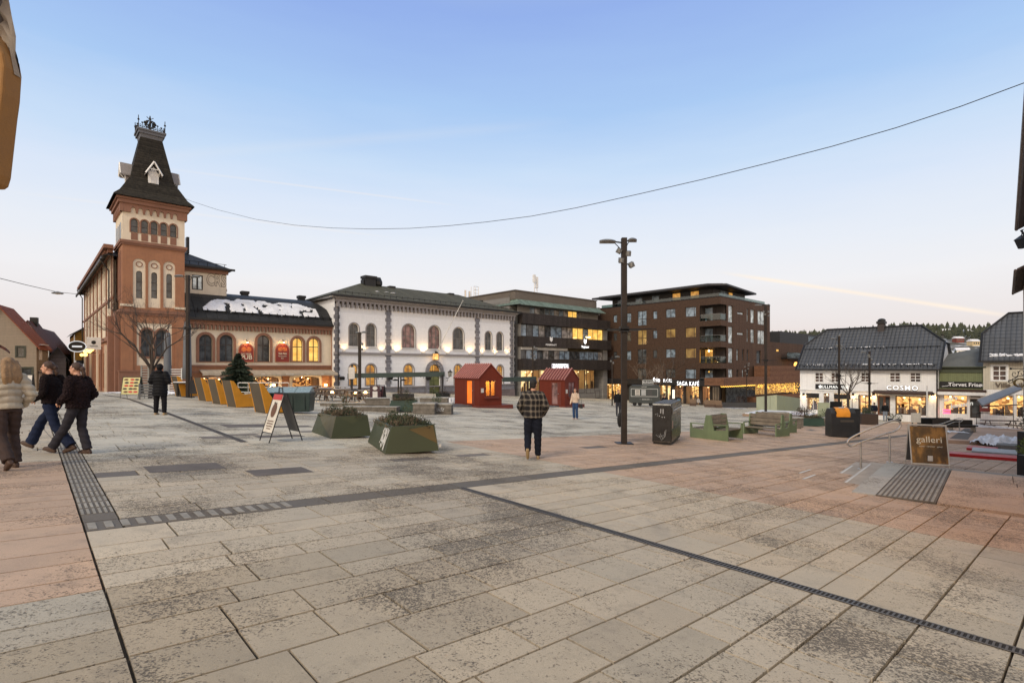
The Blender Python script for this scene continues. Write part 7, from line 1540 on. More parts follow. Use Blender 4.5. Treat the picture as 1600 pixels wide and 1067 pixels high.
B(-.07, .07, -.34, -.33, .42, .6).build('label', pm('poster_white', (.6, .57, .52), .5), g)
# ---- planters
FAC = pm('planter_olive', (.050, .058, .026), .55, var=.15, sc=1.2); FAC2 = pm('planter_brown', (.115, .075, .022), .5, var=.12, sc=1.2); FACG = pm('planter_green', (.022, .050, .034), .5, var=.2, sc=1.5)
def leafy(m, c, r, n, sz, rnd, up=.3, ln=2.2, flat=1.0):
    for _ in range(n):
        d = Vector((rnd.gauss(0, 1), rnd.gauss(0, 1), abs(rnd.gauss(0, .8)))).normalized(); p = Vector(c)+Vector((d.x*r[0], d.y*r[1], d.z*r[2]))*rnd.random()**.5
        a = (d+Vector((0, 0, up))+Vector((rnd.gauss(0, .4), rnd.gauss(0, .4), rnd.gauss(0, .4)))).normalized()*sz*ln*rnd.uniform(.6, 1.4); b_ = a.cross(Vector((rnd.gauss(0, 1), rnd.gauss(0, 1), rnd.gauss(0, 1)))).normalized()*sz*.35
        m.add([p, p+a*.5+b_, p+a, p+a*.5-b_], [(0, 1, 2, 3)])
def planter(label, px, py, rz, W, D, H, mats=(FAC, FAC2), plants=True, seed=0, tag_=False, name='planter', group='faceted planters on the square'):
    o = G(px, py)
    if not W: W, D = fit_len(o, Vector((math.cos(rz), math.sin(rz), 0)), D[0]), fit_len(o, Vector((-math.sin(rz), math.cos(rz), 0)), D[1])
    g = thing(name, label, 'planter', o, rz, group); t = .17*H/.6
    b = [(0, 0), (W, 0), (W, D), (0, D)]; tp = [(t, t*.5), (W-t*.45, t*.5), (W-t*.45, D-t), (t, D-t)]
    V = [(x, y, 0) for x, y in b]+[(x, y, H) for x, y in tp]+[(x+(.05 if i in (0, 3) else -.05), y+(.05 if i < 2 else -.05), H) for i, (x, y) in enumerate(tp)]+[(x+(.05 if i in (0, 3) else -.05), y+(.05 if i < 2 else -.05), H-.12) for i, (x, y) in enumerate(tp)]
    m = MB(); m.add(V, []); mid = len(V)
    # faceted: each side split by a diagonal fold pushed out slightly
    m.v += [(t*.52-.03, D*.5, H*.52)]; 
    fc = [(0, 1, 5), (0, 5, 4), (1, 2, 6), (1, 6, 5), (2, 3, 7, 6), (3, 0, mid), (0, 4, mid), (4, 7, mid), (7, 3, mid), (4, 5, 9, 8), (5, 6, 10, 9), (6, 7, 11, 10), (7, 4, 8, 11), (8, 9, 13, 12), (9, 10, 14, 13), (10, 11, 15, 14), (11, 8, 12, 15)]
    m.f = fc; m.m = [0]*6+[1 if seed == 0 else 0]*2+[0]*9; m.sm = [False]*len(fc); body = m.build('box', list(mats), g)
    # brown facet stripe on the long side
    yb = lambda z: t*.5*z/H-.004
    if seed < 2:
        q = [(W*.45, H*.86), (W-t*.7, H-.01), (W-.04*t-.07*0-.02, H*.28)] if seed == 1 else [(t*1.0+.02, H-.01), (W*.55, H*.62), (W*.98-t*.5, H-.01)]
        a = MB(); a.add([(x, yb(z), z) for x, z in q], [(0, 1, 2) if ((q[1][0]-q[0][0])*(q[2][1]-q[0][1])-(q[2][0]-q[0][0])*(q[1][1]-q[0][1])) > 0 else (0, 2, 1)]); a.build('painted_facet', mats[1] if seed == 1 else pm('planter_olive_light', (.062, .068, .03), .55), body)
    B(t+.06, W-t*.7-.06, t*.5+.06, D-t-.06, H-.14, H-.1).build('soil', pm('soil', (.03, .022, .016), .95, bs=.6), g)
    if plants:
        r_ = random.Random(seed+5); m = MB(); n = MB(); q = MB()
        for i in range(int(26*W*D)):
            x, y = r_.uniform(t+.1, W-t), r_.uniform(t+.05, D-t-.05)
            (leafy(m if r_.random() < .55 else n, (x, y, H-.1), (.2, .2, .2*r_.uniform(.5, 1.4)), 90, .032, r_, .5))
        for i in range(30): x, y = r_.uniform(t, W-t), r_.uniform(t, D-t); h = r_.uniform(.1, .3); q.tube([(x, y, H-.1), (x+r_.uniform(-.08, .08), y, H+h*.5), (x+r_.uniform(-.15, .15), y, H+h)], [.005, .004, .002], 4)
        for s_, k in ((.62, .5), (.3, .22)): 
            for j in range(6): leafy(m, (W*s_+r_.uniform(-.05, .05), D*.45, H+.05+k*j/6), (.1, .1, .05), 20, .03, r_, .9)
        m.build('heather', pm('plant_green', (.045, .060, .028), .8, var=.5, sc=9), g, kind='stuff'); n.build('dry_plants', pm('plant_dry', (.13, .095, .06), .9, var=.5, sc=9), g, kind='stuff'); q.build('twigs', pm('twig', (.10, .07, .045), .9), g, kind='stuff')
    return g
R1 = R(18)
pg = planter('olive faceted planter of heather standing behind the sprayed one', 517, 685.5, R(36), 0, (580, 486.5), .58, (FAC, pm('planter_olive_brown', (.082, .07, .03), .5)), seed=0)
pg2 = planter('olive faceted planter with white spray tag on its end, nearer the camera', 601.5, 709.5, R(25), 0, (685.5, 574.5), .6, (FAC, FAC2), seed=1)
tagm = pm('spray_white', (.6, .6, .58), .7); m = MB()
def onend(u, z): t = .17; return (t*z/.6-.045, .1+.62*u, z*.88)
for st_ in ([(.9, .5), (.75, .62), (.85, .3), (.6, .25)], [(.72, .6), (.5, .55), (.66, .38), (.42, .2), (.5, .12), (.66, .2)], [(.44, .62), (.3, .25), (.42, .3), (.2, .62)], [(.3, .42), (.12, .08), (.1, .3), (.04, .6)], [(.95, .2), (.6, .45), (.3, .5)]):
    pts = [Vector(onend(*p)) for p in st_]; m.tube(pts, .013, 5)
m.build('graffiti', tagm, pg2); B(1.25, 1.3, -.005, .02, .08, .15).build('label', pm('poster_white', (.6, .57, .52), .5), pg2)
planter('dark green faceted planter on the far paving before the parasol lamps', 606, 643, R(10), 1.5, .9, .55, (FACG, FACG), seed=4, plants=True)
planter('dark green planter with orange painted facet near the recycling bins', 1255, 665.5, R(-4), 1.35, .9, .5, (FACG, FACG), seed=5, plants=True)
# concrete/wood seat blocks and troughs
WOODG = wave_mat('grey_timber', (.17, .15, .125), 'Z', .12, .01, .85, .55, .3, .3, duty=.1); WOODX = wave_mat('grey_timber_top', (.36, .34, .30), 'X', .12, .01, .85, .6, .3, .1, duty=.1)
def seatbox(label, px, py, rz, W, D, H, name='seat_block', cat='seat', side=WOODG, group='timber seat blocks'):
    g = thing(name, label, cat, G(px, py), rz, group); B(.03, W-.03, .03, D-.03, -.2, H-.06).build('box', side, g); B(0, W, 0, D, H-.059, H).build('top', WOODX, g); return g
seatbox('left grey timber seat block of the planted group before the bank', 644, 646, R(-2), 1.15, .8, .52); q = seatbox('grey timber seat block with small spray tag, middle of the planted group', 668, 646, R(-2), 1.25, .8, .5); text('kidz', .3, tagm, q, (.6, .012, .22), depth=.008, name='graffiti', shear=.3)
seatbox('right grey timber seat block of the planted group, next to the red cabin', 692.5, 645.5, R(20), .55, .8, .5); seatbox('pale-topped timber seat block behind the planted group', 655, 634, R(0), 1.9, .8, .55)
def shrub(label, px, py, h, r, seed, mat=None, name='shrub', zoff=0.0, sz=.035, n=500, cat='plant', flat=1.0):
    g = thing(name, label, cat, G(px, py)+Vector((0, 0, zoff))); m = MB(); rn = random.Random(seed); leafy(m, (0, 0, h*.1), (r, r, h), n, sz, rn, .8); m.build('foliage', mat or pm('shrub_leaf', (.04, .07, .03), .8, var=.4, sc=8), g)
    k = MB(); 
    for i in range(5): k.tube([(0, 0, 0), (r*.4*math.cos(i*1.3), r*.4*math.sin(i*1.3), h*.6)], [.015, .008], 5)
    k.build('stem', pm('bark', (.06, .045, .035), .9), g); return g
shrub('green pampas-like tuft among the timber seats before the bank', 682, 642, .85, .3, 3, zoff=.2)
for i, (px, py, W, lb) in enumerate(((613, 627, 1.5, 'black trough under the twin lamp poles before the bank'), (681, 623, 1.3, 'black trough at the green bank door'))):
    g = thing('black_trough', lb, 'trough', G(px, py), 0, 'black planting troughs'); B(0, W, 0, .8, -.1, .55).build('box', BLACK, g)
    m = MB(); leafy(m, (W/2, .4, .5), (W*.4, .3, .45), 260, .05, random.Random(i), .8); m.build('plants', pm('plant_dry', (.13, .095, .06), .9, var=.5, sc=9), g)
# ---- terrace beams and posts before the bank
TEAL = pm('steel_green', (.035, .055, .050), .5, .3)
g = thing('terrace_beam', 'long dark green horizontal steel beam on thin posts along the bank terrace', 'canopy frame', P(545, 620, 50)); a = G(547, 617); 
def atdepth(px, py, y): return P(px, py, y)
y0, y1 = 48.0, 48.5; pa, pb = P(543, 583.5, y0), P(694, 581.0, y1); o = g.location
m = MB(); d = (pb-pa); nrm = Vector((-d.y, d.x, 0)).normalized()*.45; q = [pa-o, pb-o, pb+nrm*2-o, pa+nrm*2-o]; m.add([*q, *[v+Vector((0, 0, -.42)) for v in q]], [(0, 1, 2, 3), (7, 6, 5, 4), (0, 4, 5, 1), (1, 5, 6, 2), (2, 6, 7, 3), (3, 7, 4, 0)]); m.build('beam', TEAL, g)
for px in (548, 622, 626, 691):
    p = P(px, 582, 48.3)-o; MB().tube([(p.x, p.y+.1, gz(p.x+o.x, p.y+o.y)-o.z-.1), (p.x, p.y+.1, p.z-.2)], .07, 6).build('post', IRON, g)
m = MB(); rr = random.Random(5)
for i in range(26): t = rr.random(); p = pa.lerp(pb, t)-o; m.tube([(p.x, p.y, p.z-.4), (p.x+rr.uniform(-.1, .1), p.y, p.z-.4-rr.uniform(.05, .25))], .02, 4)
m.build('hanging_hooks', IRON, g)
g = thing('terrace_beam', 'short dark green steel beam between the two red cabins', 'canopy frame', P(786, 600, 50)); o = g.location; pa, pb = P(785, 589.5, 50), P(838, 588.5, 50.5); m = MB(); q = [pa-o, pb-o, pb+Vector((0, .9, 0))-o, pa+Vector((0, .9, 0))-o]; m.add([*q, *[v+Vector((0, 0, -.42)) for v in q]], [(0, 1, 2, 3), (7, 6, 5, 4), (0, 4, 5, 1), (1, 5, 6, 2), (3, 7, 4, 0)]); m.build('beam', TEAL, g); p = P(836, 589, 50.2)-o; MB().tube([(p.x, p.y, -4), (p.x, p.y, p.z-.2)], .07, 6).build('post', IRON, g)
g = thing('cup_lamps', 'pair of dark saucer lamps on the thin posts before the bank', 'lamp', P(624, 592, 48.0)); 
for s_ in (-1, 1): MB().lathe([(.05, .1), (.3, 0), (.25, -.06)], (s_*.35-0, 0, -.1), 10).build('shade', IRON, g)
g = thing('poster_stand', 'narrow white lit poster on a dark post at the left bank corner', 'sign', G(550, 625)); B(-.05, .05, -.05, .05, 0, 2.6).build('post', IRON, g); B(-.22, .22, -.12, -.06, 1.55, 2.4).build('panel', pm('poster_white', (.6, .57, .52), .5), g)
# picnic tables with glowing lamps
def picnic(label, px, py, rz, top=None, W=1.8):
    g = thing('picnic_table', label, 'picnic table', G(px, py), rz, 'picnic tables of the pub terrace'); wd = pm('table_wood', (.16, .12, .09), .8, var=.3, sc=5); m = MB()
    for i in range(4): m.box(-W/2, W/2, -.36+i*.185, -.19+i*.185, .73, .77)
    m.build('tabletop', top or wd, g)
    for s_ in (-1, 1): B(-W/2, W/2, s_*.72-.14, s_*.72+.14, .42, .46).build('bench', wd, g)
    for x in (-W*.36, W*.36):
        for s_ in (-1, 1): MB().tube([(x, s_*.2, .73), (x, s_*.62, -.05)], .045, 4).build('leg', wd, g)
        B(x-.04, x+.04, -.8, .8, .36, .42).build('crossbar', wd, g)
    return g
PT = pm('table_pale', (.42, .38, .33), .7, var=.2, sc=5); rr = random.Random(12)
spots = [(455, 624, 'closest to the green waste bin'), (474, 620, 'under the first glowing table lamp'), (492, 625, 'in the front row below the right pub window'), (508, 621, 'before the pub corner pier'), (524, 626, 'in the front row at the white bank corner'), (541, 622, 'left of the poster stand'), (553, 628, 'front row beside the lamp post'), (572, 625, 'next to the twin menu signs'), (487, 617, 'close to the pub wall by the right arch'), (530, 617, 'close to the bank wall')]
for i, (px, py, lb) in enumerate(spots): picnic('picnic table '+lb, px, py, A1+rr.uniform(-.3, .3)+(1.57 if i % 3 == 0 else 0), PT if i % 2 else None)
g0 = None
for i, (px, py, lb) in enumerate(((481.7, 626, 'glowing table lamp farthest left, before the pub arch'), (519, 625, 'glowing table lamp before the pub corner'), (554.5, 628, 'glowing table lamp left of the brown post'), (571, 625, 'glowing table lamp right of the brown post'), (586.5, 626, 'glowing table lamp above the twin menu signs'))):
    o = G(px, py); h = (HY-612.5)/FOC*o.y-o.z; g = thing('terrace_lamp', lb, 'lamp', o, 0, 'glowing lamps on the pub terrace'); MB().tube([(0, 0, 0), (0, 0, h-.1)], .03, 6).build('stem', IRON, g); MB().lathe([(.12, 0), (.12, .12), (.03, .2)], (0, 0, h-.1), 8).build('globe', em('terrace_globe', C(255, 196, 120), 9.0), g); MB().lathe([(.26, 0), (.05, .12)], (0, 0, h+.1), 10).build('hood', IRON, g)
    if i % 2 == 0: point_light(g, (0, -.3, h+.02), 15)
# low timber edges / ramp of the terrace
for i, (px, py, W, D, rz, H, lb) in enumerate(((500, 634, 5.0, .5, R(-6), .14, 'low pale timber edge before the picnic tables, left piece'), (535, 640, 5.2, .5, R(-8), .14, 'low pale timber edge before the picnic tables, right piece'), (571, 639, 2.3, .7, R(12), .55, 'low wedge-shaped timber end at the menu signs'))):
    g = thing('terrace_edge', lb, 'platform', G(px, py), rz); B(0, W*.55, 0, D, -.2, H).build('box', WOODG, g); B(-.03, W*.55+.03, -.03, D+.03, H, H+.03).build('top', WOODX, g)
# railing, sign panel, closed parasols, stacked frames, tree guard near the tower
g = thing('terrace_railing', 'light metal railing before the pub windows', 'railing', G(372, 628), R(3)); L_ = (G(442, 628)-G(372, 628)).length; m = MB()
for z in (.55, .8, 1.05): m.tube([(0, 0, z), (L_, 0, z)], .018 if z < 1 else .03, 6)
m.build('rails', ALU, g)
for i in range(6): MB().tube([(L_*i/5, 0, 0), (L_*i/5, 0, 1.05)], .025, 6).build('post', ALU, g)
g = thing('banner_panel', 'black banner fence panel lettered BARBE in white behind the lounge chairs', 'sign', G(296, 622), R(4)); W = 3.0; B(0, W, 0, .05, .25, 1.05).build('panel', pm('banner_black', (.012, .012, .014), .6), g); text('BARBE', .62, pm('letter_white', (.75, .75, .75), .5), g, (1.5, -.01, .62), sx=1.1, bold=.01)
m = MB(); m.tube([(.05, .1, 0), (.05, .1, 1.25)], .04, 5); m.tube([(W, .1, 0), (W, .1, 1.25)], .04, 5); m.build('post', IRON, g)
g = thing('snowy_table', 'long dark table topped with snow behind the black-coated man', 'table', G(270, 619.5), R(3)); B(0, 2.2, 0, .8, .78, .84).build('tabletop', IRON, g); B(0, 2.2, -.01, .8, .841, .9).build('snow_cover', snow, g, bevel=.02)
for x in (.1, 2.1): B(x-.04, x+.04, .3, .38, 0, .78).build('leg', IRON, g)
UMB = pm('parasol_grey', (.15, .16, .175), .85, var=.15, sc=3, streak=.3)
for i, (a, b_, yt, yb, lb) in enumerate(((256, 267.5, 520, 592, 'closed grey parasol left of the lamp post before the tower window'), (286, 299, 503, 592, 'taller closed grey parasol directly behind the lamp post'))):
    o = G((a+b_)/2, 616); w_ = (b_-a)/FOC*o.y/2; z0, z1 = (HY-yb)/FOC*o.y-o.z, (HY-yt)/FOC*o.y-o.z; g = thing('closed_parasol', lb, 'parasol', o, .2, 'closed grey parasols'); m = MB(); m.smooth = True; n = 20
    vs = []; hs_p = ((0, 1.0), (.3, .95), (.6, .85), (.9, .8), (1, .6))
    for t, k in hs_p:
        for j in range(n): r_ = w_*k*(1-.16*(j % 2)); vs.append((r_*math.cos(6.283*j/n), r_*math.sin(6.283*j/n), z0+(z1-z0)*t))
    m.add(vs, [(i_*n+j, i_*n+(j+1) % n, (i_+1)*n+(j+1) % n, (i_+1)*n+j) for i_ in range(4) for j in range(n)]+[tuple(range(n))[::-1], tuple(4*n+j for j in range(n))]); m.build('canopy', UMB, g); MB().tube([(0, 0, 0), (0, 0, z0+.2)], .05, 8).build('pole', GREYM, g); B(-.45, .45, -.45, .45, 0, .12).build('base', CONC, g)
def lattice(label, px0, px1, py, ytop, n, mat, name='slatted_frame', diag=False):
    a, b_ = G(px0, py), G(px1, py); L_ = (b_-a).length; h = (HY-ytop)/FOC*a.y-a.z; g = thing(name, label, 'frame', a, math.atan2(b_.y-a.y, b_.x-a.x)); m = MB()
    for i in range(n): z = .15+(h-.15)*i/(n-1); m.box(0, L_, -.02, .02, z-.035, z+.035)
    m.build('slats', mat, g); m = MB()
    for x in (0, L_): MB().box(x-.04, x+.04, -.03, .03, 0, h+.1).build('post', mat, g)
    return g
lattice('stack of grey slatted frames left of the bare tree guard', 221, 232, 620, 573, 12, GREYM); lattice('white-edged slatted frame right of the black-coated man', 264, 284, 616, 577, 11, pm('white_slats', (.55, .55, .53), .6)); 
g = lattice('low steel crowd barrier round the bare tree at the tower', 218, 240, 624, 602, 5, GREYM, 'barrier')
# snow left on the ground
def snow_heap(label, px, py, rx, ry, h, seed, rz=0.0, zoff=0.0, pos=None, nx=26):
    o = pos or G(px, py); g = thing('snow_patch', label, 'snow', (0, 0, 0)); m = MB(); m.smooth = True; N = nx; vs = []; ok = []; ca, sa = math.cos(rz), math.sin(rz)
    for j in range(N+1):
        for i in range(N+1):
            u, v = i/N*2-1, j/N*2-1; r_ = math.hypot(u, v); k = 1-r_*(1+.5*noise.noise(Vector((u*2, v*2, seed))))+.22*noise.noise(Vector((u*6, v*6, seed+3))); x = rx*u; y = ry*v; X = o.x+x*ca-y*sa; Y = o.y+x*sa+y*ca
            base = (o.z if zoff is None else gz(X, Y)+zoff); hh = h*max(0, min(1, k*2.2))**.7*(1+.55*noise.noise(Vector((u*5, v*5, seed+9)))+.3*noise.noise(Vector((u*14, v*14, seed)))); vs.append((X, Y, base+hh-.004)); ok.append(k > .02)
    m.add(vs, [q for j in range(N) for i in range(N) for q in [(j*(N+1)+i, j*(N+1)+i+1, (j+1)*(N+1)+i+1, (j+1)*(N+1)+i)] if sum(ok[k] for k in q) >= 3]); bpy.data.objects.remove(g)
    return m.build('snow_patch', snow, label=label, cat='snow')
snow_heap('thin snow strip at the foot of the tower wing', 158, 609, 2.6, .5, .06, 1, A1); snow_heap('snow patch on the kerb between the tower and the yellow poster', 188, 614, 1.6, .4, .08, 2); snow_heap('flat snow heap left of the farthest yellow lounge chair', 266, 617, 1.3, 1.0, .22, 3); snow_heap('snow pile beside the left wall of the red cabin', 704, 631, .7, .9, .4, 4)
snow_heap('thin snow patch by the dark thin pole', 1150, 638, 1.8, .6, .08, 6)
# ---- red cabins
RW = wave_mat('red_cabin_boards', (.16, .028, .014), 'X', .5, .004, .6, .8, .08, .1, duty=.03); RY = wave_mat('red_cabin_boards_y', (.16, .028, .014), 'Y', .5, .004, .6, .8, .08, .1, duty=.03); RRF = pm('red_sheet_roof', (.17, .04, .03), .35, .2, var=.1)
def cabin(label, px, py, ang, L_, W_, H, HR, lit):
    g = thing('red_cabin', label, 'cabin', G(px, py), ang, 'red wooden cabins'); b0 = .12
    # local: corner at origin, gable wall along +X, eave wall along +Y
    q = rect(W_*.27, W_*.74, H*.36, H*.9); wall('gable_wall', [(0, b0), (W_, b0), (W_, H), (W_/2, HR), (0, H)], [q], RW, g, 0, .1)
    window(q, pm('red_frame', (.13, .022, .012), .5), PANE if lit else GLP, g, y=.03, fw=.06, vb=(.5,), bw=.09, sill=pm('red_frame', (.13, .022, .012), .5))
    d0, d1 = L_*.28, L_*.5; ht = H*.88; m = MB()
    Mw = Matrix.Rotation(math.pi/2, 4, 'Z')
    o = wall('eave_wall', rect(-L_, 0, b0, H), [rect(-d1, -d0, b0+.12, ht)], RW, g, 0, .1); o.data.transform(Matrix.Rotation(-math.pi/2, 4, 'Z'))
    MB().box(.04, .06, d0+.0, d1, b0+.12, ht).build('door_glass', em('cabin_door_glow', C(255, 128, 28), 1.15, .2, 1.5) if lit else GLP, g)
    m = MB(); m.box(-.02, .03, d0-.35, d0, b0+.05, ht+.06); m.box(-.02, .03, d1, d1+.08, b0+.05, ht+.06); m.build('door_frame', pm('red_frame', (.13, .022, .012), .5), g); B(-.06, -.0, d0-.12, d0-.08, 1.1, 1.2).build('handle', ALU, g)
    m = MB(); m.quad((W_, 0, b0), (W_, L_, b0), (W_, L_, H), (W_, 0, H)); m.add([(W_, L_, b0), (0, L_, b0), (0, L_, H), (W_/2, L_, HR), (W_, L_, H)], [(0, 1, 2, 3, 4)]); m.build('back_wall', RY, g)
    e = .1; sl = (HR-H)/(W_/2); rf = MB()
    for s_, xe in ((-1, -e), (1, W_+e)): rf.add([(W_/2, -.06, HR+.05), (xe, -.06, H-e*sl+.05), (xe, L_+.06, H-e*sl+.05), (W_/2, L_+.06, HR+.05), (W_/2, -.06, HR), (xe, -.06, H-e*sl), (xe, L_+.06, H-e*sl), (W_/2, L_+.06, HR)], [(0, 1, 2, 3)[::s_], (4, 7, 6, 5)[::s_], (0, 4, 5, 1)[::s_], (1, 5, 6, 2)[::s_], (3, 2, 6, 7)[::s_]])
    ro = rf.build('roof', RRF, g); m = MB(); n = int(L_/.27)
    for i in range(n+1):
        y = L_*i/n
        for s_, xe in ((-1, -e), (1, W_+e)): m.add([(W_/2, y-.015, HR+.13), (xe, y-.015, H-e*sl+.13), (xe, y+.015, H-e*sl+.13), (W_/2, y+.015, HR+.13), (W_/2, y-.015, HR+.04), (xe, y-.015, H-e*sl+.04), (xe, y+.015, H-e*sl+.04), (W_/2, y+.015, HR+.04)], [(0, 1, 2, 3), (0, 4, 5, 1), (3, 2, 6, 7), (1, 5, 6, 2)])
    m.build('roof_seam', pm('seam_pink', (.62, .30, .25), .4, .1), ro)
    B(-.15, W_+.9, -.15, L_+.1, -.3, b0).build('platform', pm('cabin_platform', (.15, .03, .018), .6), g)
    if lit:
        m = MB(); m.quad((W_-.06, L_-.06, b0), (W_-.06, .3, b0), (W_-.06, .3, H), (W_-.06, L_-.06, H)); m.quad((.3, L_-.3, b0), (W_-.06, L_-.3, b0), (W_-.06, L_-.3, H), (.3, L_-.3, H)); m.build('inner_wall', pm('inner_wood', (.6, .36, .14), .6), g); point_light(g, (W_/2, L_/2, H-.4), 130, (1, .5, .13), .15)
        m = MB(); 
        for z in (H*.4, H*.55, H*.7): m.box(W_*.28, W_*.52, L_*.5, L_*.62, z, z+.05)
        m.build('shelf', pm('inner_wood', (.6, .36, .14), .6), g)
    B(W_*.07, W_*.18, -.03, -.005, H*.5, H*.64).build('notice', pm('poster_white', (.6, .57, .52), .5), g)
    m = MB(); m.add([(-.15, L_*.2, b0+.03), (-.15, L_*.85, b0+.03), (-2.1, L_*.8, .1), (-2.1, L_*.1, .1)], [(0, 1, 2, 3), (3, 2, 1, 0)]); m.add([(-.15, L_*.2, b0+.03), (-2.1, L_*.1, .1), (-.15, L_*.2, -.3)], [(0, 1, 2), (2, 1, 0)]); m.build('ramp', pm('ramp_metal', (.34, .36, .37), .45, .5), g)
    return g
o = G(748.5, 637); 

for px, py, ang, pr, pl, ye, yr, lit, lb in ((749, 637, A1-R(6), 784, 710.5, 590, 569.5, True, 'left red cabin with orange-lit door and window and ribbed pink-red roof'), (882.5, 636.5, A1+R(14), 904, 843, 593, 576.5, False, 'right red cabin with dark door, behind the plaid man and phoning woman')):
    o = G(px, py); dx = Vector((math.cos(ang), math.sin(ang), 0)); dy = Vector((-math.sin(ang), math.cos(ang), 0)); Wc = fit_len(o, dx, pr); Lc_ = fit_len(o, dy, pl); H = (HY-ye)/FOC*o.y-o.z; am = o+dx*Wc/2; HR = (HY-yr)/FOC*am.y-o.z; print('cabin', Wc, Lc_, H, HR); cabin(lb, px, py, ang, Lc_, Wc, H, HR, lit)
# ---- kiosk trailer
o = G(983, 634); KD = R(-16); dx = Vector((math.cos(KD), math.sin(KD), 0)); KL = fit_len(o, dx, 1031); KW = 2.2
g = thing('kiosk_trailer', 'dark grey food kiosk trailer with framed posters and rooftop sign', 'trailer', o, KD); H = (HY-602)/FOC*o.y-o.z; KM = pm('kiosk_grey', (.038, .045, .043), .45, var=.12, sc=2)
def rr_poly(x0, x1, z0, z1, r, n=4):
    P2 = []
    for cx, cz, a in ((x1-r, z0+r*.3, -90), (x1-r, z1-r, 0), (x0+r, z1-r, 90), (x0+r, z0+r*.3, 180)):
        for i in range(n+1): t = R(a+90*i/n); P2.append((cx+r*math.cos(t), cz+(r if cz > z0+r*.5 else r*.3)*math.sin(t)))
    return P2
m = MB(); m.prism(rr_poly(0, KL, .35, H, .35), 0, KW, 'Y'); m.build('body', KM, g)
WL = pm('kiosk_line', (.5, .5, .48), .5); m = MB(); z0, z1 = .35+(H-.35)*.36, .35+(H-.35)*.82; m.ring(rect(.2, KL-.2, z0, z1), rect(.25, KL-.25, z0+.05, z1-.05), -.02, .0); m.build('trim_line', WL, g)
for i in range(3): x = KL*(.2+.2*i); B(x, x+KL*.15, -.03, -.005, z0+.15, z1-.12).build('poster', (pm('poster_white', (.6, .57, .52), .5), pm('poster_grey', (.35, .36, .36), .5), pm('poster_dark', (.05, .05, .05), .5))[i], g)
m = MB()
for i in range(5): m.box(KL*.22+.03, KL*.33, -.04, -.031, z0+.2+.14*i, z0+.26+.14*i)
m.build('print', INK, g); text('KIOSK', .2, WL, g, (KL/2, -.02, H-.16)); text('— BURGER —', .22, WL, g, (KL*.55, -.02, z0-.3))
rs_ = MB(); rs_.prism(rr_poly(KL*.42, KL*.8, H+.05, H+.65, .16), .3, .5, 'Y'); rs_.build('roof_sign', KM, g); MB().ring(rr_poly(KL*.43, KL*.79, H+.08, H+.62, .14), rr_poly(KL*.44, KL*.78, H+.12, H+.58, .12), .28, .3).build('sign_rim', WL, g); text('BURGER', .34, pm('letter_white', (.75, .75, .75), .5), g, (KL*.61, .28, H+.35), sx=.9)
m = MB(); m.box(KL+.002, KL+.03, .35, 1.5, z0+.1, z1+.1); m.build('hatch_window', GLB, g)
for x in (.6, KL*.35, KL*.7): MB().tube([(x, .15, .22), (x, .35, .22)], .22, 12).build('wheel', BLACK, g)
B(.2, KL-.2, .1, KW-.1, .3, .36).build('chassis', IRON, g)
g = thing('light_column', 'slim white lit advertising column right of the kiosk trailer', 'sign', G(1052, 632)); B(-.22, .22, -.1, .1, 0, 2.6).build('case', BLACK, g); B(-.16, .16, -.12, -.1, .9, 2.2).build('screen', em('screen_white', C(255, 240, 215), 1.8), g)
g = thing('litter_bin', 'small blue-labelled dark bin behind the black litter bin', 'bin', G(1059.5, 635)); B(-.35, .35, -.3, .3, 0, 1.15).build('body', BLACK, g, bevel=.05); B(-.2, .2, -.31, -.3, .6, .95).build('label', pm('label_blue', (.12, .3, .42), .4), g)
# cafe terrace clutter
for i, (px, py, lb) in enumerate(((1078, 634, 'brown wooden box seat at the cafe terrace, left one'), (1101, 636, 'wooden cafe bench before the lit cafe window'), (1118, 637, 'small wooden cafe seat at the apartment corner'))):
    g = thing('cafe_bench', lb, 'bench', G(px, py), R(-10), 'wooden cafe seats'); w_ = .9+.6*(i == 1); B(0, w_, 0, .5, .38, .45).build('seat', pm('cafe_wood', (.2, .13, .08), .7), g); B(0, w_, .5, .55, .45, .95).build('backrest', pm('cafe_wood', (.2, .13, .08), .7), g); B(0.03, w_-.03, .03, .47, 0, .38).build('box', pm('cafe_wood_dark', (.1, .06, .04), .7), g)
for i, (px, py, lb) in enumerate(((1092, 634, 'pale fur-draped chair before the cafe window'), (1124, 633, 'first fur-draped chair right of the cafe corner'), (1133, 632, 'second fur-draped chair right of the cafe corner'), (1150, 631, 'fur-draped chair farther along the terrace wing'), (1158, 631, 'last fur-draped chair before the dark bar front'))):
    g = thing('cafe_chair', lb, 'chair', G(px, py), R(20*i), 'fur-draped cafe chairs'); B(-.25, .25, -.25, .25, .42, .47).build('seat', IRON, g); m = MB(); m.ball((0, .2, .72), (.26, .1, .34), 8); m.ball((0, 0, .5), (.28, .27, .09), 8); m.build('sheepskin', pm('sheepskin', (.42, .38, .34), .95, var=.5, sc=14, bs=.8), g)
    for a in (-1, 1):
        for b_ in (-1, 1): MB().tube([(a*.22, b_*.22, .43), (a*.25, b_*.25, 0)], .018, 5).build('leg', IRON, g)
g = thing('terrace_fence', 'low dark fabric fence along the bar terrace', 'fence', G(1128, 637), R(-5)); B(0, 4.6, 0, .05, .05, .75).build('panel', pm('fence_dark', (.05, .048, .05), .8), g); B(0, 4.6, -.02, .07, .75, .8).build('rail', IRON, g)
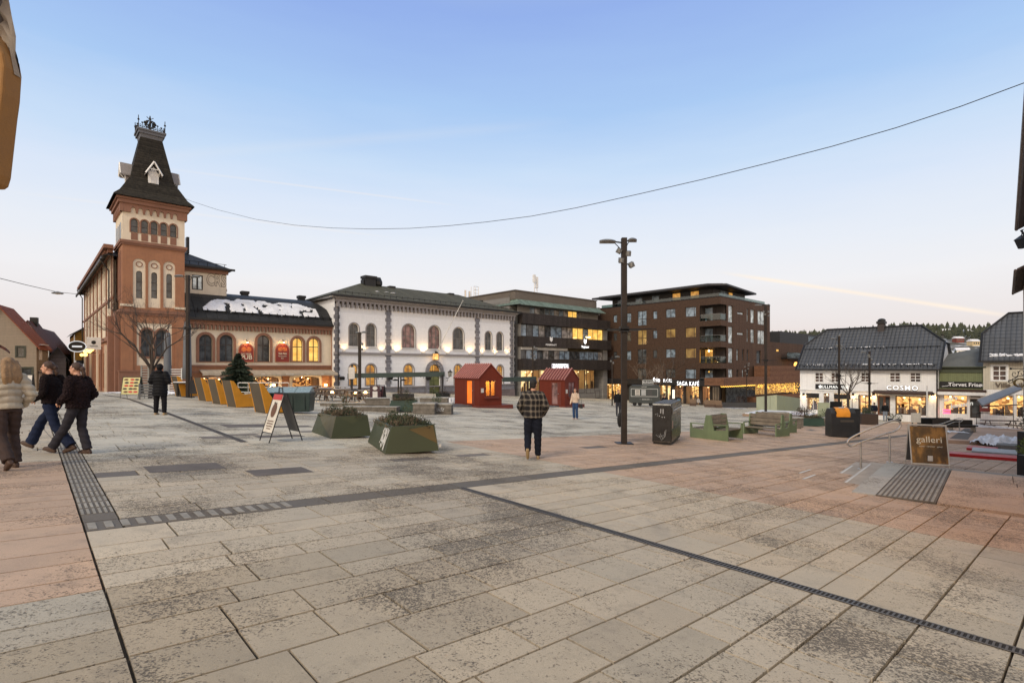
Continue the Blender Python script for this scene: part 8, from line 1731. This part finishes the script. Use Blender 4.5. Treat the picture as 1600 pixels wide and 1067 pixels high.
# ---- black solar litter bin beside the near lamp post
o = G(1041, 697); W, D = .92, .8; g = thing('solar_bin', 'tall black solar litter bin with scratched front beside the nearest lamp post', 'bin', G(1019, 693), R(-24)); H = 1.32; W = fit_len(G(1019, 693), Vector((math.cos(R(-24)), math.sin(R(-24)), 0)), 1049); q = G(1019, 693)+Vector((math.cos(R(-24)), math.sin(R(-24)), 0))*W; D = fit_len(q, Vector((math.sin(R(24)), math.cos(R(24)), 0)), 1064)
BB = pm('bin_black', (.013, .012, .012), .3, var=.3, sc=4); m = MB(); m.prism([(0, .06), (0, H-.06), (.02, H), (D-.1, H-.02), (D, H-.16), (D, .06)], 0, W, 'X'); m.X = None; bd = m.build('body', BB, g, bevel=.015); B(.03, W-.03, .03, D-.03, -.05, .06).build('plinth', IRON, g)
m = MB()
for i, (x, z, h) in enumerate(((.36, 1.0, .14), (.46, .98, .16), (.30, .9, .03), (.42, .86, .03), (.52, .86, .03))): m.box(W*x*1.2, W*x*1.2+.025, -.004, -.001, z, z+h)
for k in range(2):
    pts = [(W*.35, -.003, .3), (W*.5, -.003, .12), (W*.62, -.003, .22), (W*.66, -.003, .42)]; m.tube([(p[0]+.04*k, p[1], p[2]+.05*k) for p in pts], .006, 4)
m.tube([(W*.2, -.003, .3), (W*.35, -.003, .22), (W*.6, -.003, .3)], .004, 4); m.tube([(W*.15, -.003, .95), (W*.3, -.003, 1.0), (W*.28, -.003, .9)], .006, 4); m.build('scratches', pm('scratch_pale', (.4, .4, .4), .6), bd)
m = MB(); m.box(W, W+.02, .12, D-.15, .95, 1.18); m.build('flap', pm('bin_metal', (.1, .09, .08), .25, .8), g); MB().tube([(W+.04, .15, 1.08), (W+.07, .2, 1.1), (W+.07, D-.25, 1.1), (W+.04, D-.2, 1.08)], .015, 6).build('handle', ALU, g); B(W+.001, W+.006, .2, .4, .5, .75).build('sticker', pm('sticker_pale', (.45, .3, .25), .5), g); B(W+.001, W+.01, .08, D-.12, .12, .45).build('lower_panel', pm('bin_metal2', (.06, .04, .03), .3, .6), g); B(.02, W-.02, -.01, 0, .06, .1).build('kick_strip', pm('bin_metal', (.1, .09, .08), .25, .8), g)
g = thing('dark_bag', 'black bag-like box strapped low on the nearest lamp post', 'bag', G(969, 690)+Vector((0, -.05, .0))); MB().ball((0, .1, .72), (.09, .08, .26), 10).build('box', BLACK, g)
# ---- green ended timber benches
GSIDE = pm('bench_green', (.155, .20, .105), .55, var=.18, sc=2, streak=.25); BW_ = wave_mat('bench_slats', (.20, .165, .125), 'Y', .11, .015, .8, .5, .3, .2, duty=.12)
def dbl_bench(label, px, py, rz, L_, two=True, group='green and timber benches'):
    g = thing('double_bench', label, 'bench', G(px, py), rz, group); H = 1.0; W = 1.7
    for x in (0, L_-.05):
        MB().prism([(0, 0), (W, 0), (W, .62), (W-.06, .62), (W-.1, .42), (W*.64, .38), (W*.57, H), (W*.43, H), (W*.36, .38), (.1, .42), (.06, .62), (0, .62)], x, x+.05, 'X').build('end_panel', GSIDE, g)
        for y0, y1 in ((0, W*.38), (W*.62, W)): B(x, x+.05, y0, y1, .6, .64).build('armrest', GSIDE, g)
    for s_, yy in ((1, .05), (-1, W-.55)): m = MB(); [m.box(.05, L_-.05, yy+i*.125, yy+i*.125+.11, .40, .43) for i in range(4)]; m.build('seat', BW_, g)
    for s_, yy in ((1, W*.41), (-1, W*.55)): m = MB(); [m.box(.05, L_-.05, yy, yy+.03, .5+i*.17, .64+i*.17) for i in range(3)]; m.build('backrest', BW_, g)
    return g
b1_ = G(1082, 683); dbl_bench('short green-ended double bench nearest the black bin', 1136, 688.5, R(73), .95) if 0 else None
def bench_at(label, px0, py0, px1, L_):
    """end panel runs from pixel (px0,py0) toward px1; the bench extends behind it"""
    a = G(px0, py0); g = dbl_bench(label, px0, py0, R(0), L_); ang = A1-R(90)-R(8); d = Vector((math.cos(ang), math.sin(ang), 0)); return g
o = G(1137.5, 689.5); W_b = fit_len(o, D1, 1078); g = dbl_bench('short green-ended double bench nearest the black litter bin', 1137.5, 689.5, A1, fit_len(o, D2, 1161)); g.scale = (1, W_b/1.7, .92)
g = o = G(1213, 682.5); g = dbl_bench('long timber double bench with green ends, right of the short one', 1213, 683, A1+R(90), fit_len(o, D1, 1161)); q = o+D2*1.5; g.location = (q.x, q.y, gz(q.x, q.y)); g.scale = (1, .88, 1)
o = G(1227, 676.5); g = dbl_bench('second long timber bench just behind the first, under the brown lamp post', 1178, 668, A1+R(90), fit_len(o, D1, 1172)); q = o+D2*1.5; g.location = (q.x, q.y, gz(q.x, q.y)); g.scale = (1, .88, 1)
seatbox('low timber box with green end behind the long benches', 1196, 655, R(-8), 1.8, .9, .55, 'timber_box', 'seat'); seatbox('pair of brown timber cubes right of the long benches', 1234, 669, R(5), .75, .7, .6, 'timber_box', 'seat'); seatbox('brown timber cube beside the green planter', 1243, 667.5, R(5), .55, .7, .6, 'timber_box', 'seat'); seatbox('long brown timber box left of the recycling bins', 1281, 664, R(-5), 1.2, .8, .5, 'timber_box', 'seat')
# ---- sunken square: green glass screens and snowy platform
GP = pm('screen_green', (.36, .39, .27), .5, var=.08, sc=1); 
sc = thing('glass_screen', 'pale green panel screen folded round the snowy platform', 'screen', G(1182, 655)); o = sc.location; ctr = [(1182, 650, 620), (1214, 650, 617), (1272, 652, 625)]
for (a, ya, ta_), (b_, yb, tb_) in zip(ctr, ctr[1:]):
    n = 3 if a < 1200 else 5
    for i in range(n):
        f0, f1 = i/n, (i+1)/n; p0 = G(a+(b_-a)*f0, 643.5+1.5*f0)-o; p1 = G(a+(b_-a)*f1, 643.5+1.5*f1)-o; q0 = (HY-(ta_+(tb_-ta_)*f0))/FOC*(p0.y+o.y)-o.z; q1 = (HY-(ta_+(tb_-ta_)*f1))/FOC*(p1.y+o.y)-o.z
        d = (p1-p0).normalized()*.02; dn = Vector((d.y, -d.x, 0)); m = MB(); A_ = [p0+d, p1-d]; m.add([(A_[0].x, A_[0].y, A_[0].z), (A_[1].x, A_[1].y, A_[1].z), (A_[1].x, A_[1].y, q1), (A_[0].x, A_[0].y, q0)]+[(A_[0].x-dn.x*3, A_[0].y-dn.y*3, A_[0].z), (A_[1].x-dn.x*3, A_[1].y-dn.y*3, A_[1].z), (A_[1].x-dn.x*3, A_[1].y-dn.y*3, q1), (A_[0].x-dn.x*3, A_[0].y-dn.y*3, q0)], [(0, 1, 2, 3), (7, 6, 5, 4), (3, 2, 6, 7), (1, 5, 6, 2), (0, 3, 7, 4)]); m.build('panel', GP, sc)
o = G(1160, 652); o = o-Vector((0, 0, .24)); g = thing('low_platform', 'wide low timber platform covered with snow inside the green screens', 'platform', o); pl = [G(1160, 650), G(1205, 652.5), G(1268, 653), G(1288, 647.5), G(1188, 643.5)]
zt_ = lambda pp, h: [(p.x-o.x, p.y-o.y, gz(p.x, p.y)+h-o.z) for p in pp]
FC5 = [(5, 6, 7, 8, 9)]+[(i, (i+1) % 5, (i+1) % 5+5, i+5) for i in range(5)]
m = MB(); m.add(zt_(pl, -.1)+zt_(pl, .2), FC5); m.build('deck', pm('deck_timber', (.32, .22, .15), .8, var=.2, sc=3), g); c = sum((p for p in pl), Vector())/5; p2 = [c+(p-c)*.95 for p in pl]; m = MB(); m.add(zt_(p2, .205)+zt_(p2, .28), FC5); m.build('snow_cover', snow, g, bevel=.04)
g = thing('info_screen', 'small pale green and dark panel pair before the white corner house', 'screen', G(1278, 657), R(-3)); B(0, .95, 0, .05, .15, 1.5).build('panel', GP, g); B(1.0, 1.95, 0, .06, .25, 1.6).build('dark_panel', BLACK, g)
# ---- recycling bins
RB = pm('recycling_black', (.02, .02, .021), .4, var=.2, sc=3)
g = thing('recycling_bin', 'dark recycling bin with orange chute top at the right', 'bin', G(1299, 682.5), R(-6)); W = 1.1; H = 1.22; m = MB(); m.prism([(0, 0), (0, H-.1), (.2, H+.1), (.45, H+.1), (.62, H-.1), (.62, 0)], 0, W, 'X'); m.build('body', RB, g, bevel=.02)
m = MB(); x0, x1 = .22, .82; m.smooth = True; pr_ = [(-.03, H-.28), (-.05, H-.1), (.08, H+.08), (.26, H+.16), (.48, H+.14)]; m.add([(x, y, z) for y, z in pr_ for x in (x0, x1)], [(2*i, 2*i+1, 2*i+3, 2*i+2) for i in range(4)]); m.add([(x, y+.04, z-.05) for y, z in pr_ for x in (x0, x1)], [(2*i+2, 2*i+3, 2*i+1, 2*i) for i in range(4)]); m.build('chute', pm('chute_orange', (.68, .26, .02), .4), g); B(.42, .62, .12, .24, H+.13, H+.165).build('label', pm('poster_white', (.6, .57, .52), .5), g)
MB().box(.4, 1.0, -.012, -.001, H-.52, H-.42).build('print', pm('print_faint', (.06, .05, .04), .5), g)
g = thing('recycling_bin', 'plain black bin right behind the orange-topped recycling bin', 'bin', G(1330.5, 682), R(-6)); B(0, .45, .1, .7, 0, 1.3).build('body', RB, g, bevel=.02); B(-.02, .47, .08, .72, 1.3, 1.34).build('lid', IRON, g)
g = thing('utility_cabinet', 'tall grey utility cabinet before the lit shop front', 'cabinet', GF(1337, 4)); B(-.4, .4, 0, .5, 0, .1).build('plinth', CONC, g); m = MB(); 
for x in (-.35, .35): m.tube([(x, 0, 0), (x, 0, 2.0)], .03, 5)
m.tube([(-.4, 0, 2.0), (.4, 0, 2.0)], .03, 5); m.build('frame', IRON, g); g['label'] = 'small dark goalpost-like stand before the left shop window'; g['category'] = 'stand'; g.name = 'post_stand'
g = thing('brown_planter', 'square brown planter with dark shrub behind the recycling bins', 'planter', G(1346, 663), R(-4)); B(0, 1.25, 0, 1.0, 0, .8).build('box', pm('planter_rust', (.05, .032, .025), .7), g); m = MB(); leafy(m, (.6, .5, .75), (.55, .4, .75), 420, .045, random.Random(6), .8); m.build('plants', pm('shrub_leaf', (.04, .07, .03), .8, var=.4, sc=8), g)
shrub('green shrubs in the brown trough left of the recycling bins', 1290, 662, .8, .5, 8, zoff=.3); shrub('reddish low plants on the planter by the brown cubes', 1246, 664, .45, .5, 9, pm('plant_red', (.1, .05, .035), .9, var=.5), zoff=.45)
# ---- handrail on the landing steps
p1 = P(1390, 722, (2.30)*FOC/(722-HY)); p0 = P(1345, 733, 2.47*FOC/(733-HY)); g = thing('steel_handrail', 'brushed steel double handrail loop at the landing steps', 'handrail', p1)
def rp(px, py, ref): return P(px, py, ref)-p1
dl = p0-p1; up = Vector((0, 0, 1)); hh = .86
for q in (Vector((0, 0, 0)), dl): MB().tube([q, q+up*hh*.78], .024, 10).build('post', ALU, g); MB().lathe([(.07, -.0), (.07, .012)], tuple(q), 12).build('post_foot', ALU, g)
fw_ = -dl.normalized(); fw_.z = 0; sl_ = -dl; 
def on(t, z): return dl*(1-t)+up*z + Vector((0, 0, 0))
loop = [on(-.42, .66), on(-.3, .62), on(0, .66), on(.55, .70), on(.93, .72), on(1.12, .72), on(1.3, .76), on(1.38, .84), on(1.32, .95), on(1.15, 1.0), on(.9, .99), on(.3, .93), on(0, .89), on(-.35, .82), on(-.46, .74), on(-.42, .66)]
def smooth(pts, n=5):
    out = []
    for i in range(len(pts)-1):
        a = pts[max(i-1, 0) if i else len(pts)-2]; b = pts[i]; c = pts[i+1]; d = pts[i+2] if i+2 < len(pts) else pts[1]
        for k in range(n): t = k/n; out.append(.5*((2*b)+(c-a)*t+(2*a-5*b+4*c-d)*t*t+(3*b-a-3*c+d)*t**3))
    out.append(pts[-1]); return out
MB().tube(smooth(loop), .021, 10, caps=False).build('rail', ALU, g)
# ---- second landing with snow and red edge strips farther right
o = G(1470, 700); SL_Z = 0
def quad_on(px_py, h=.004): return [(p.x, p.y, p.z+h) for p in (G(a, b_) for a, b_ in px_py)]
def slab_thing(name, label, corners, h, mat, cat, kind=None, label2=None):
    ps_ = [G(a, b_) for a, b_ in corners]; m = MB(); n = len(ps_); m.add([(p.x, p.y, p.z-.1) for p in ps_]+[(p.x, p.y, p.z+h) for p in ps_], [tuple(range(n, 2*n)) if 1 else 0]+[(i, (i+1) % n, (i+1) % n+n, i+n) for i in range(n)])
    # orient the top face upward
    a, b_, c = Vector(m.v[n]), Vector(m.v[n+1]), Vector(m.v[n+2])
    if (b_-a).cross(c-a).z < 0: m.f = [f[::-1] for f in m.f]
    return m.build(name, mat, label=label, cat=cat) if not kind else m.build(name, mat, kind=kind)
PKS = pm('pink_stone', C(186, 156, 134), .8, var=.15, sc=4)
slab_thing('far_landing', None, [(1470, 692), (1500, 668), (1610, 672), (1650, 700)], .16, PKS, None, 'structure')
slab_thing('far_tactile', None, [(1484, 690), (1508, 672), (1526, 673), (1512, 692)], .17, pm('dark_setts', C(98, 90, 84), .85), None, 'structure')
slab_thing('red_edge_strip', 'long bright red edge strip on the ground beyond the gallery sign', [(1474, 712), (1474, 708.5), (1605, 717), (1605, 722)], .10, pm('edge_red', (.42, .012, .012), .45), 'edging')
slab_thing('red_edge_strip', 'short red edge strip under the snow heap', [(1510, 703), (1513, 699), (1560, 702), (1556, 706)], .09, pm('edge_red', (.42, .012, .012), .45), 'edging')
slab_thing('steel_ramp', 'grey metal ramp plate between the two red edge strips', [(1518, 709), (1520, 703), (1610, 709), (1610, 716)], .12, pm('ramp_metal', (.34, .36, .37), .45, .5), 'ramp'); slab_thing('stone_kerb', 'grey kerb behind the metal ramp plate at the right', [(1556, 702), (1558, 698), (1612, 701), (1612, 706)], .2, CONC, 'kerb')
snow_heap('large lumpy snow heap by the red edge strips at the right', 1572, 697, 1.7, 1.1, .34, 11, R(20), zoff=.05, nx=60); snow_heap('long snow ridge at the back of the far landing', 1545, 671, 2.4, .35, .16, 12, R(-4), zoff=.12, nx=40); snow_heap('small snow patch at the left corner of the far landing', 1497, 679, .5, .9, .09, 13, zoff=.1)
# second handrail and dark ramp sides before the hairdresser
g = thing('steel_handrail', 'second steel handrail near the hairdresser window', 'handrail', G(1462, 682)); q = G(1499, 679)-g.location; m = MB(); m.tube(smooth([Vector((-.2, 0, .62)), Vector((.3, 0, .7)), q+Vector((-.2, 0, .98)), q+Vector((.2, 0, .98)), q+Vector((.1, 0, .8)), q+Vector((-.3, 0, .78)), Vector((.2, 0, .5)), Vector((-.2, 0, .62))]), .025, 8, caps=False); m.build('rail', ALU, g); MB().tube([(0, 0, 0), (0, 0, .6)], .03, 8).build('post', ALU, g); MB().tube([q, q+Vector((0, 0, .85))], .03, 8).build('post', ALU, g)
for i, (px, py, W, lb) in enumerate(((1443, 671, 2.0, 'dark low bench left of the second handrail'), (1466, 676, 2.3, 'dark low bench behind the second handrail'))):
    g = thing('dark_bench', lb, 'bench', G(px, py), R(-8), 'dark low benches'); B(0, W, 0, .5, .42, .5).build('seat', pm('bench_dark', (.035, .028, .024), .6), g); B(0, W, .5, .55, .3, .8).build('backrest', pm('bench_dark', (.035, .028, .024), .6), g)
    for x in (.1, W-.15): B(x, x+.06, .05, .45, 0, .42).build('leg', ALU, g)
g = thing('pavement_sign', 'small white and black board stand by the glowing shop window', 'sign', G(1424, 672), R(-5)); B(0, .6, 0, .05, .5, 1.15).build('panel', pm('poster_white', (.6, .57, .52), .5), g); B(.62, 1.5, .0, .4, .1, .8).build('crate', BLACK, g); B(.05, .12, .0, .06, 0, .5).build('leg', IRON, g); B(.5, .57, .0, .06, 0, .5).build('leg', IRON, g)
g = thing('flag_mast', 'thin white mast before the right end of the white corner house', 'mast', GF(1448.5, 1.6)); MB().tube([(0, 0, 0), (0, 0, 3.6)], .06, 8).build('pole', pm('pole_white', (.6, .6, .58), .5), g)
g = picnic('heavy dark picnic table with rail under the grey awning', 1563, 671, R(-8), pm('table_dark', (.07, .055, .045), .7), 2.6); g['group'] = 'tables of the cream house'; del g['group']; text('BRASS', .22, pm('letter_pale', (.3, .25, .2), .6), g, (.3, -.87, .44)); m = MB(); m.tube([(-1.4, .6, 0), (-1.4, .6, 1.3), (1.4, .6, 1.3), (1.4, .6, 0)], .03, 5); m.build('rail', IRON, g)
# olive tree and spruce in pots at the right edge
for i, (x_, y_, py, h, lb) in enumerate(((1624, 14.0, 655, 1.1, 'dark potted conifer at the right edge above the metal ramp'), (1628, 12.4, 690, .5, 'bright green potted shrub at the right picture edge'))):
    o = P(x_, HY, y_); z = gz(o.x, o.y); g = thing('potted_shrub', lb, 'plant', (o.x, o.y, z)); H0 = (HY-py)/FOC*y_-z; B(-.3, .3, -.3, .3, 0, max(.3, H0-.35)).build('pot', BLACK, g); m = MB(); leafy(m, (0, 0, H0-.3), (.42, .42, h), 900, .035, random.Random(i), .5); m.build('foliage', pm(('spruce_dark', 'olive_leaf')[i], ((.03, .045, .022), (.09, .12, .02))[i], .8, var=.4, sc=8), g)
# ---- trees
BARK = pm('bark', (.06, .045, .035), .9)
def bare_tree(label, px, py, ytop, spread, seed, trunk=.12, fork=.28, name='bare_tree', depth=5, droop=0.0, mat=None, first=5, o=None):
    o = o or G(px, py); h = (HY-ytop)/FOC*o.y-o.z; g = thing(name, label, 'tree', o); rn = random.Random(seed); tr = MB(); br = MB(); zf = h*fork
    tr.tube([(0, 0, -.1), (.02, 0, zf*.5), (0, 0, zf)], [trunk*1.25, trunk, trunk*.85], 10); tr.build('trunk', mat or BARK, g)
    def grow_(p, d, l, r, k):
        q = p; pts = [p]; dd = d.copy()
        for i in range(3): dd = (dd+Vector((rn.gauss(0, .12), rn.gauss(0, .12), .06-droop*.3))).normalized(); q = q+dd*l/3; pts.append(q)
        br.tube(pts, [r, r*.85, r*.7, r*.55], 5 if k > 2 else 3, caps=False)
        if k <= 0: return
        for j in range(rn.choice((2, 3)) if k > 1 else 3):
            f = rn.choice((1.0, .66, .85)) if j else 1.0; bp = pts[0].lerp(pts[-1], f); nd = (dd+Vector((rn.gauss(0, .5), rn.gauss(0, .5), rn.gauss(.05, .3)-droop))).normalized(); grow_(bp, nd, l*rn.uniform(.6, .82), r*.55, k-1)
    for i in range(first):
        a = i*6.283/first+rn.random(); grow_(Vector((0, 0, zf*(.85+.15*rn.random()))), Vector((math.cos(a)*spread, math.sin(a)*spread, 1)).normalized(), (h-zf)*.36, trunk*.5, depth-1)
    br.build('crown', mat or BARK, g); return g
bare_tree('large bare tree standing before the terracotta tower', 237, 622, 455, .5, 4, .14, .27, depth=7, first=6)
bare_tree('bare tree before the left shop of the white corner house', 1325, 652, 562, .5, 8, .13, .40, depth=6, first=6, o=GF(1325, 5))
bare_tree('pale bare tree behind the kiosk trailer', 1018, 630, 560, .9, 15, .14, .25, depth=6, mat=pm('bark_pale', (.16, .12, .09), .9)); bare_tree('dark bare tree against the brown apartment block', 1042, 631, 530, .5, 16, .14, .3, depth=5)
g = bare_tree('small weeping dwarf tree in the planter by the snowy platform', 1257, 660, 628, 1.3, 21, .045, .55, depth=3, droop=.9, mat=pm('bark_brown', (.07, .05, .04), .9), first=9)
m = MB(); h = (HY-628)/FOC*g.location.y-g.location.z; leafy(m, (0, 0, h*.55), (.5, .5, h*.35), 420, .05, random.Random(4), -1.6); m.build('drooping_leaves', pm('plant_brown', (.075, .06, .045), .9, var=.4), g)
# fir tree (town Christmas tree) behind the lounge chairs
o = G(372, 626); g = thing('fir_tree', 'dark fir tree standing behind the yellow lounge chairs before the pub', 'tree', o); h = (HY-552)/FOC*o.y-o.z; MB().tube([(0, 0, 0), (0, 0, h)], [.09, .02], 8).build('trunk', BARK, g); m = MB(); rn = random.Random(31); zb = .75
for lv in range(26):
    f = lv/25; z = zb+(h-zb)*f**.9; r_ = (1.22*(1-f)**.85+.05)*rn.uniform(.8, 1.1); nb = int(15*(1-f))+5
    for j in range(nb):
        a = rn.random()*6.283; L_ = r_*rn.uniform(.65, 1.12); d = Vector((math.cos(a), math.sin(a), -.22)); s_ = Vector((-math.sin(a), math.cos(a), 0)); p = Vector((0, 0, z))
        m.tube([p, p+d*L_*.6, p+d*L_+Vector((0, 0, .05))], [.012, .008, .003], 3, caps=False)
        for k in range(16):
            t = (k+1)/16; c = p+d*L_*t; w_ = .17*(1.15-t); 
            for q in (-1, 1): e = c+s_*q*w_+d*.08+Vector((0, 0, rn.uniform(-.06, .03))); m.add([c, c+d*.06, e], [(0, 1, 2)])
            m.add([c, c+Vector((0, 0, -.1))+d*.03, c+d*.08], [(0, 1, 2)])
m.build('crown', pm('fir_needles', (.028, .045, .025), .85, var=.5, sc=4), g); B(-.35, .35, -.35, .35, 0, .2).build('stand', IRON, g)
# awning hood hanging at the upper left corner
g = thing('awning_hood', 'tan and ochre awning end with grey inner panel hanging at the upper left', 'awning', P(0, 290, 3.2)); y = 3.2
def lp(px, py, yy=3.2): return P(px, py, yy)-g.location
outl = [(-60, 40), (8, 62), (22, 78), (32, 100), (35.5, 120), (33, 160), (29, 190), (24, 235), (19, 280), (15, 293), (8, 298), (-60, 298)]
m = MB(); m.prism([(lp(a, b_).x, lp(a, b_).z) for a, b_ in outl], -.12, 0, 'Y'); m.build('side_panel', pm('awning_ochre', (.30, .15, .045), .8, var=.1, sc=8, bs=.2), g, bevel=.015)
m = MB(); m.prism([(lp(a, b_).x, lp(a, b_).z) for a, b_ in ((-60, 60), (6, 68), (14, 80), (14, 200), (12, 250), (9, 257), (-60, 257))], -.15, -.121, 'Y'); m.build('inner_panel', pm('awning_grey_panel', (.20, .165, .12), .8, bs=.2), g)
m = MB(); m.smooth = True; n = 14
top = [(-60, -60), (18, -60), (20, -10), (22, 10), (25, 30), (29, 60), (34, 95), (37, 125)]; low = [(-60, 50), (-30, 52), (0, 62), (8, 66), (16, 74), (24, 86), (31, 102), (36, 124)]
vs = []
for (a, b_), (c, d) in zip(top, low):
    for k in range(7): f = k/6; p = lp(a+(c-a)*f, b_+(d-b_)*f); vs.append((p.x, -.03-.02*math.sin(f*3.1)-.02*math.sin(f*15+a), p.z))
m.add(vs, [(i*7+k, i*7+k+1, (i+1)*7+k+1, (i+1)*7+k) for i in range(7) for k in range(6)]); m.build('cloth', pm('awning_tan', (.30, .25, .20), .9, var=.12, sc=5, bs=.3), g)
B(-.35, lp(14, 0).x, -.12, .0, lp(0, 45).z, lp(0, -60).z).build('cassette', pm('awning_dark', (.12, .10, .09), .7), g)
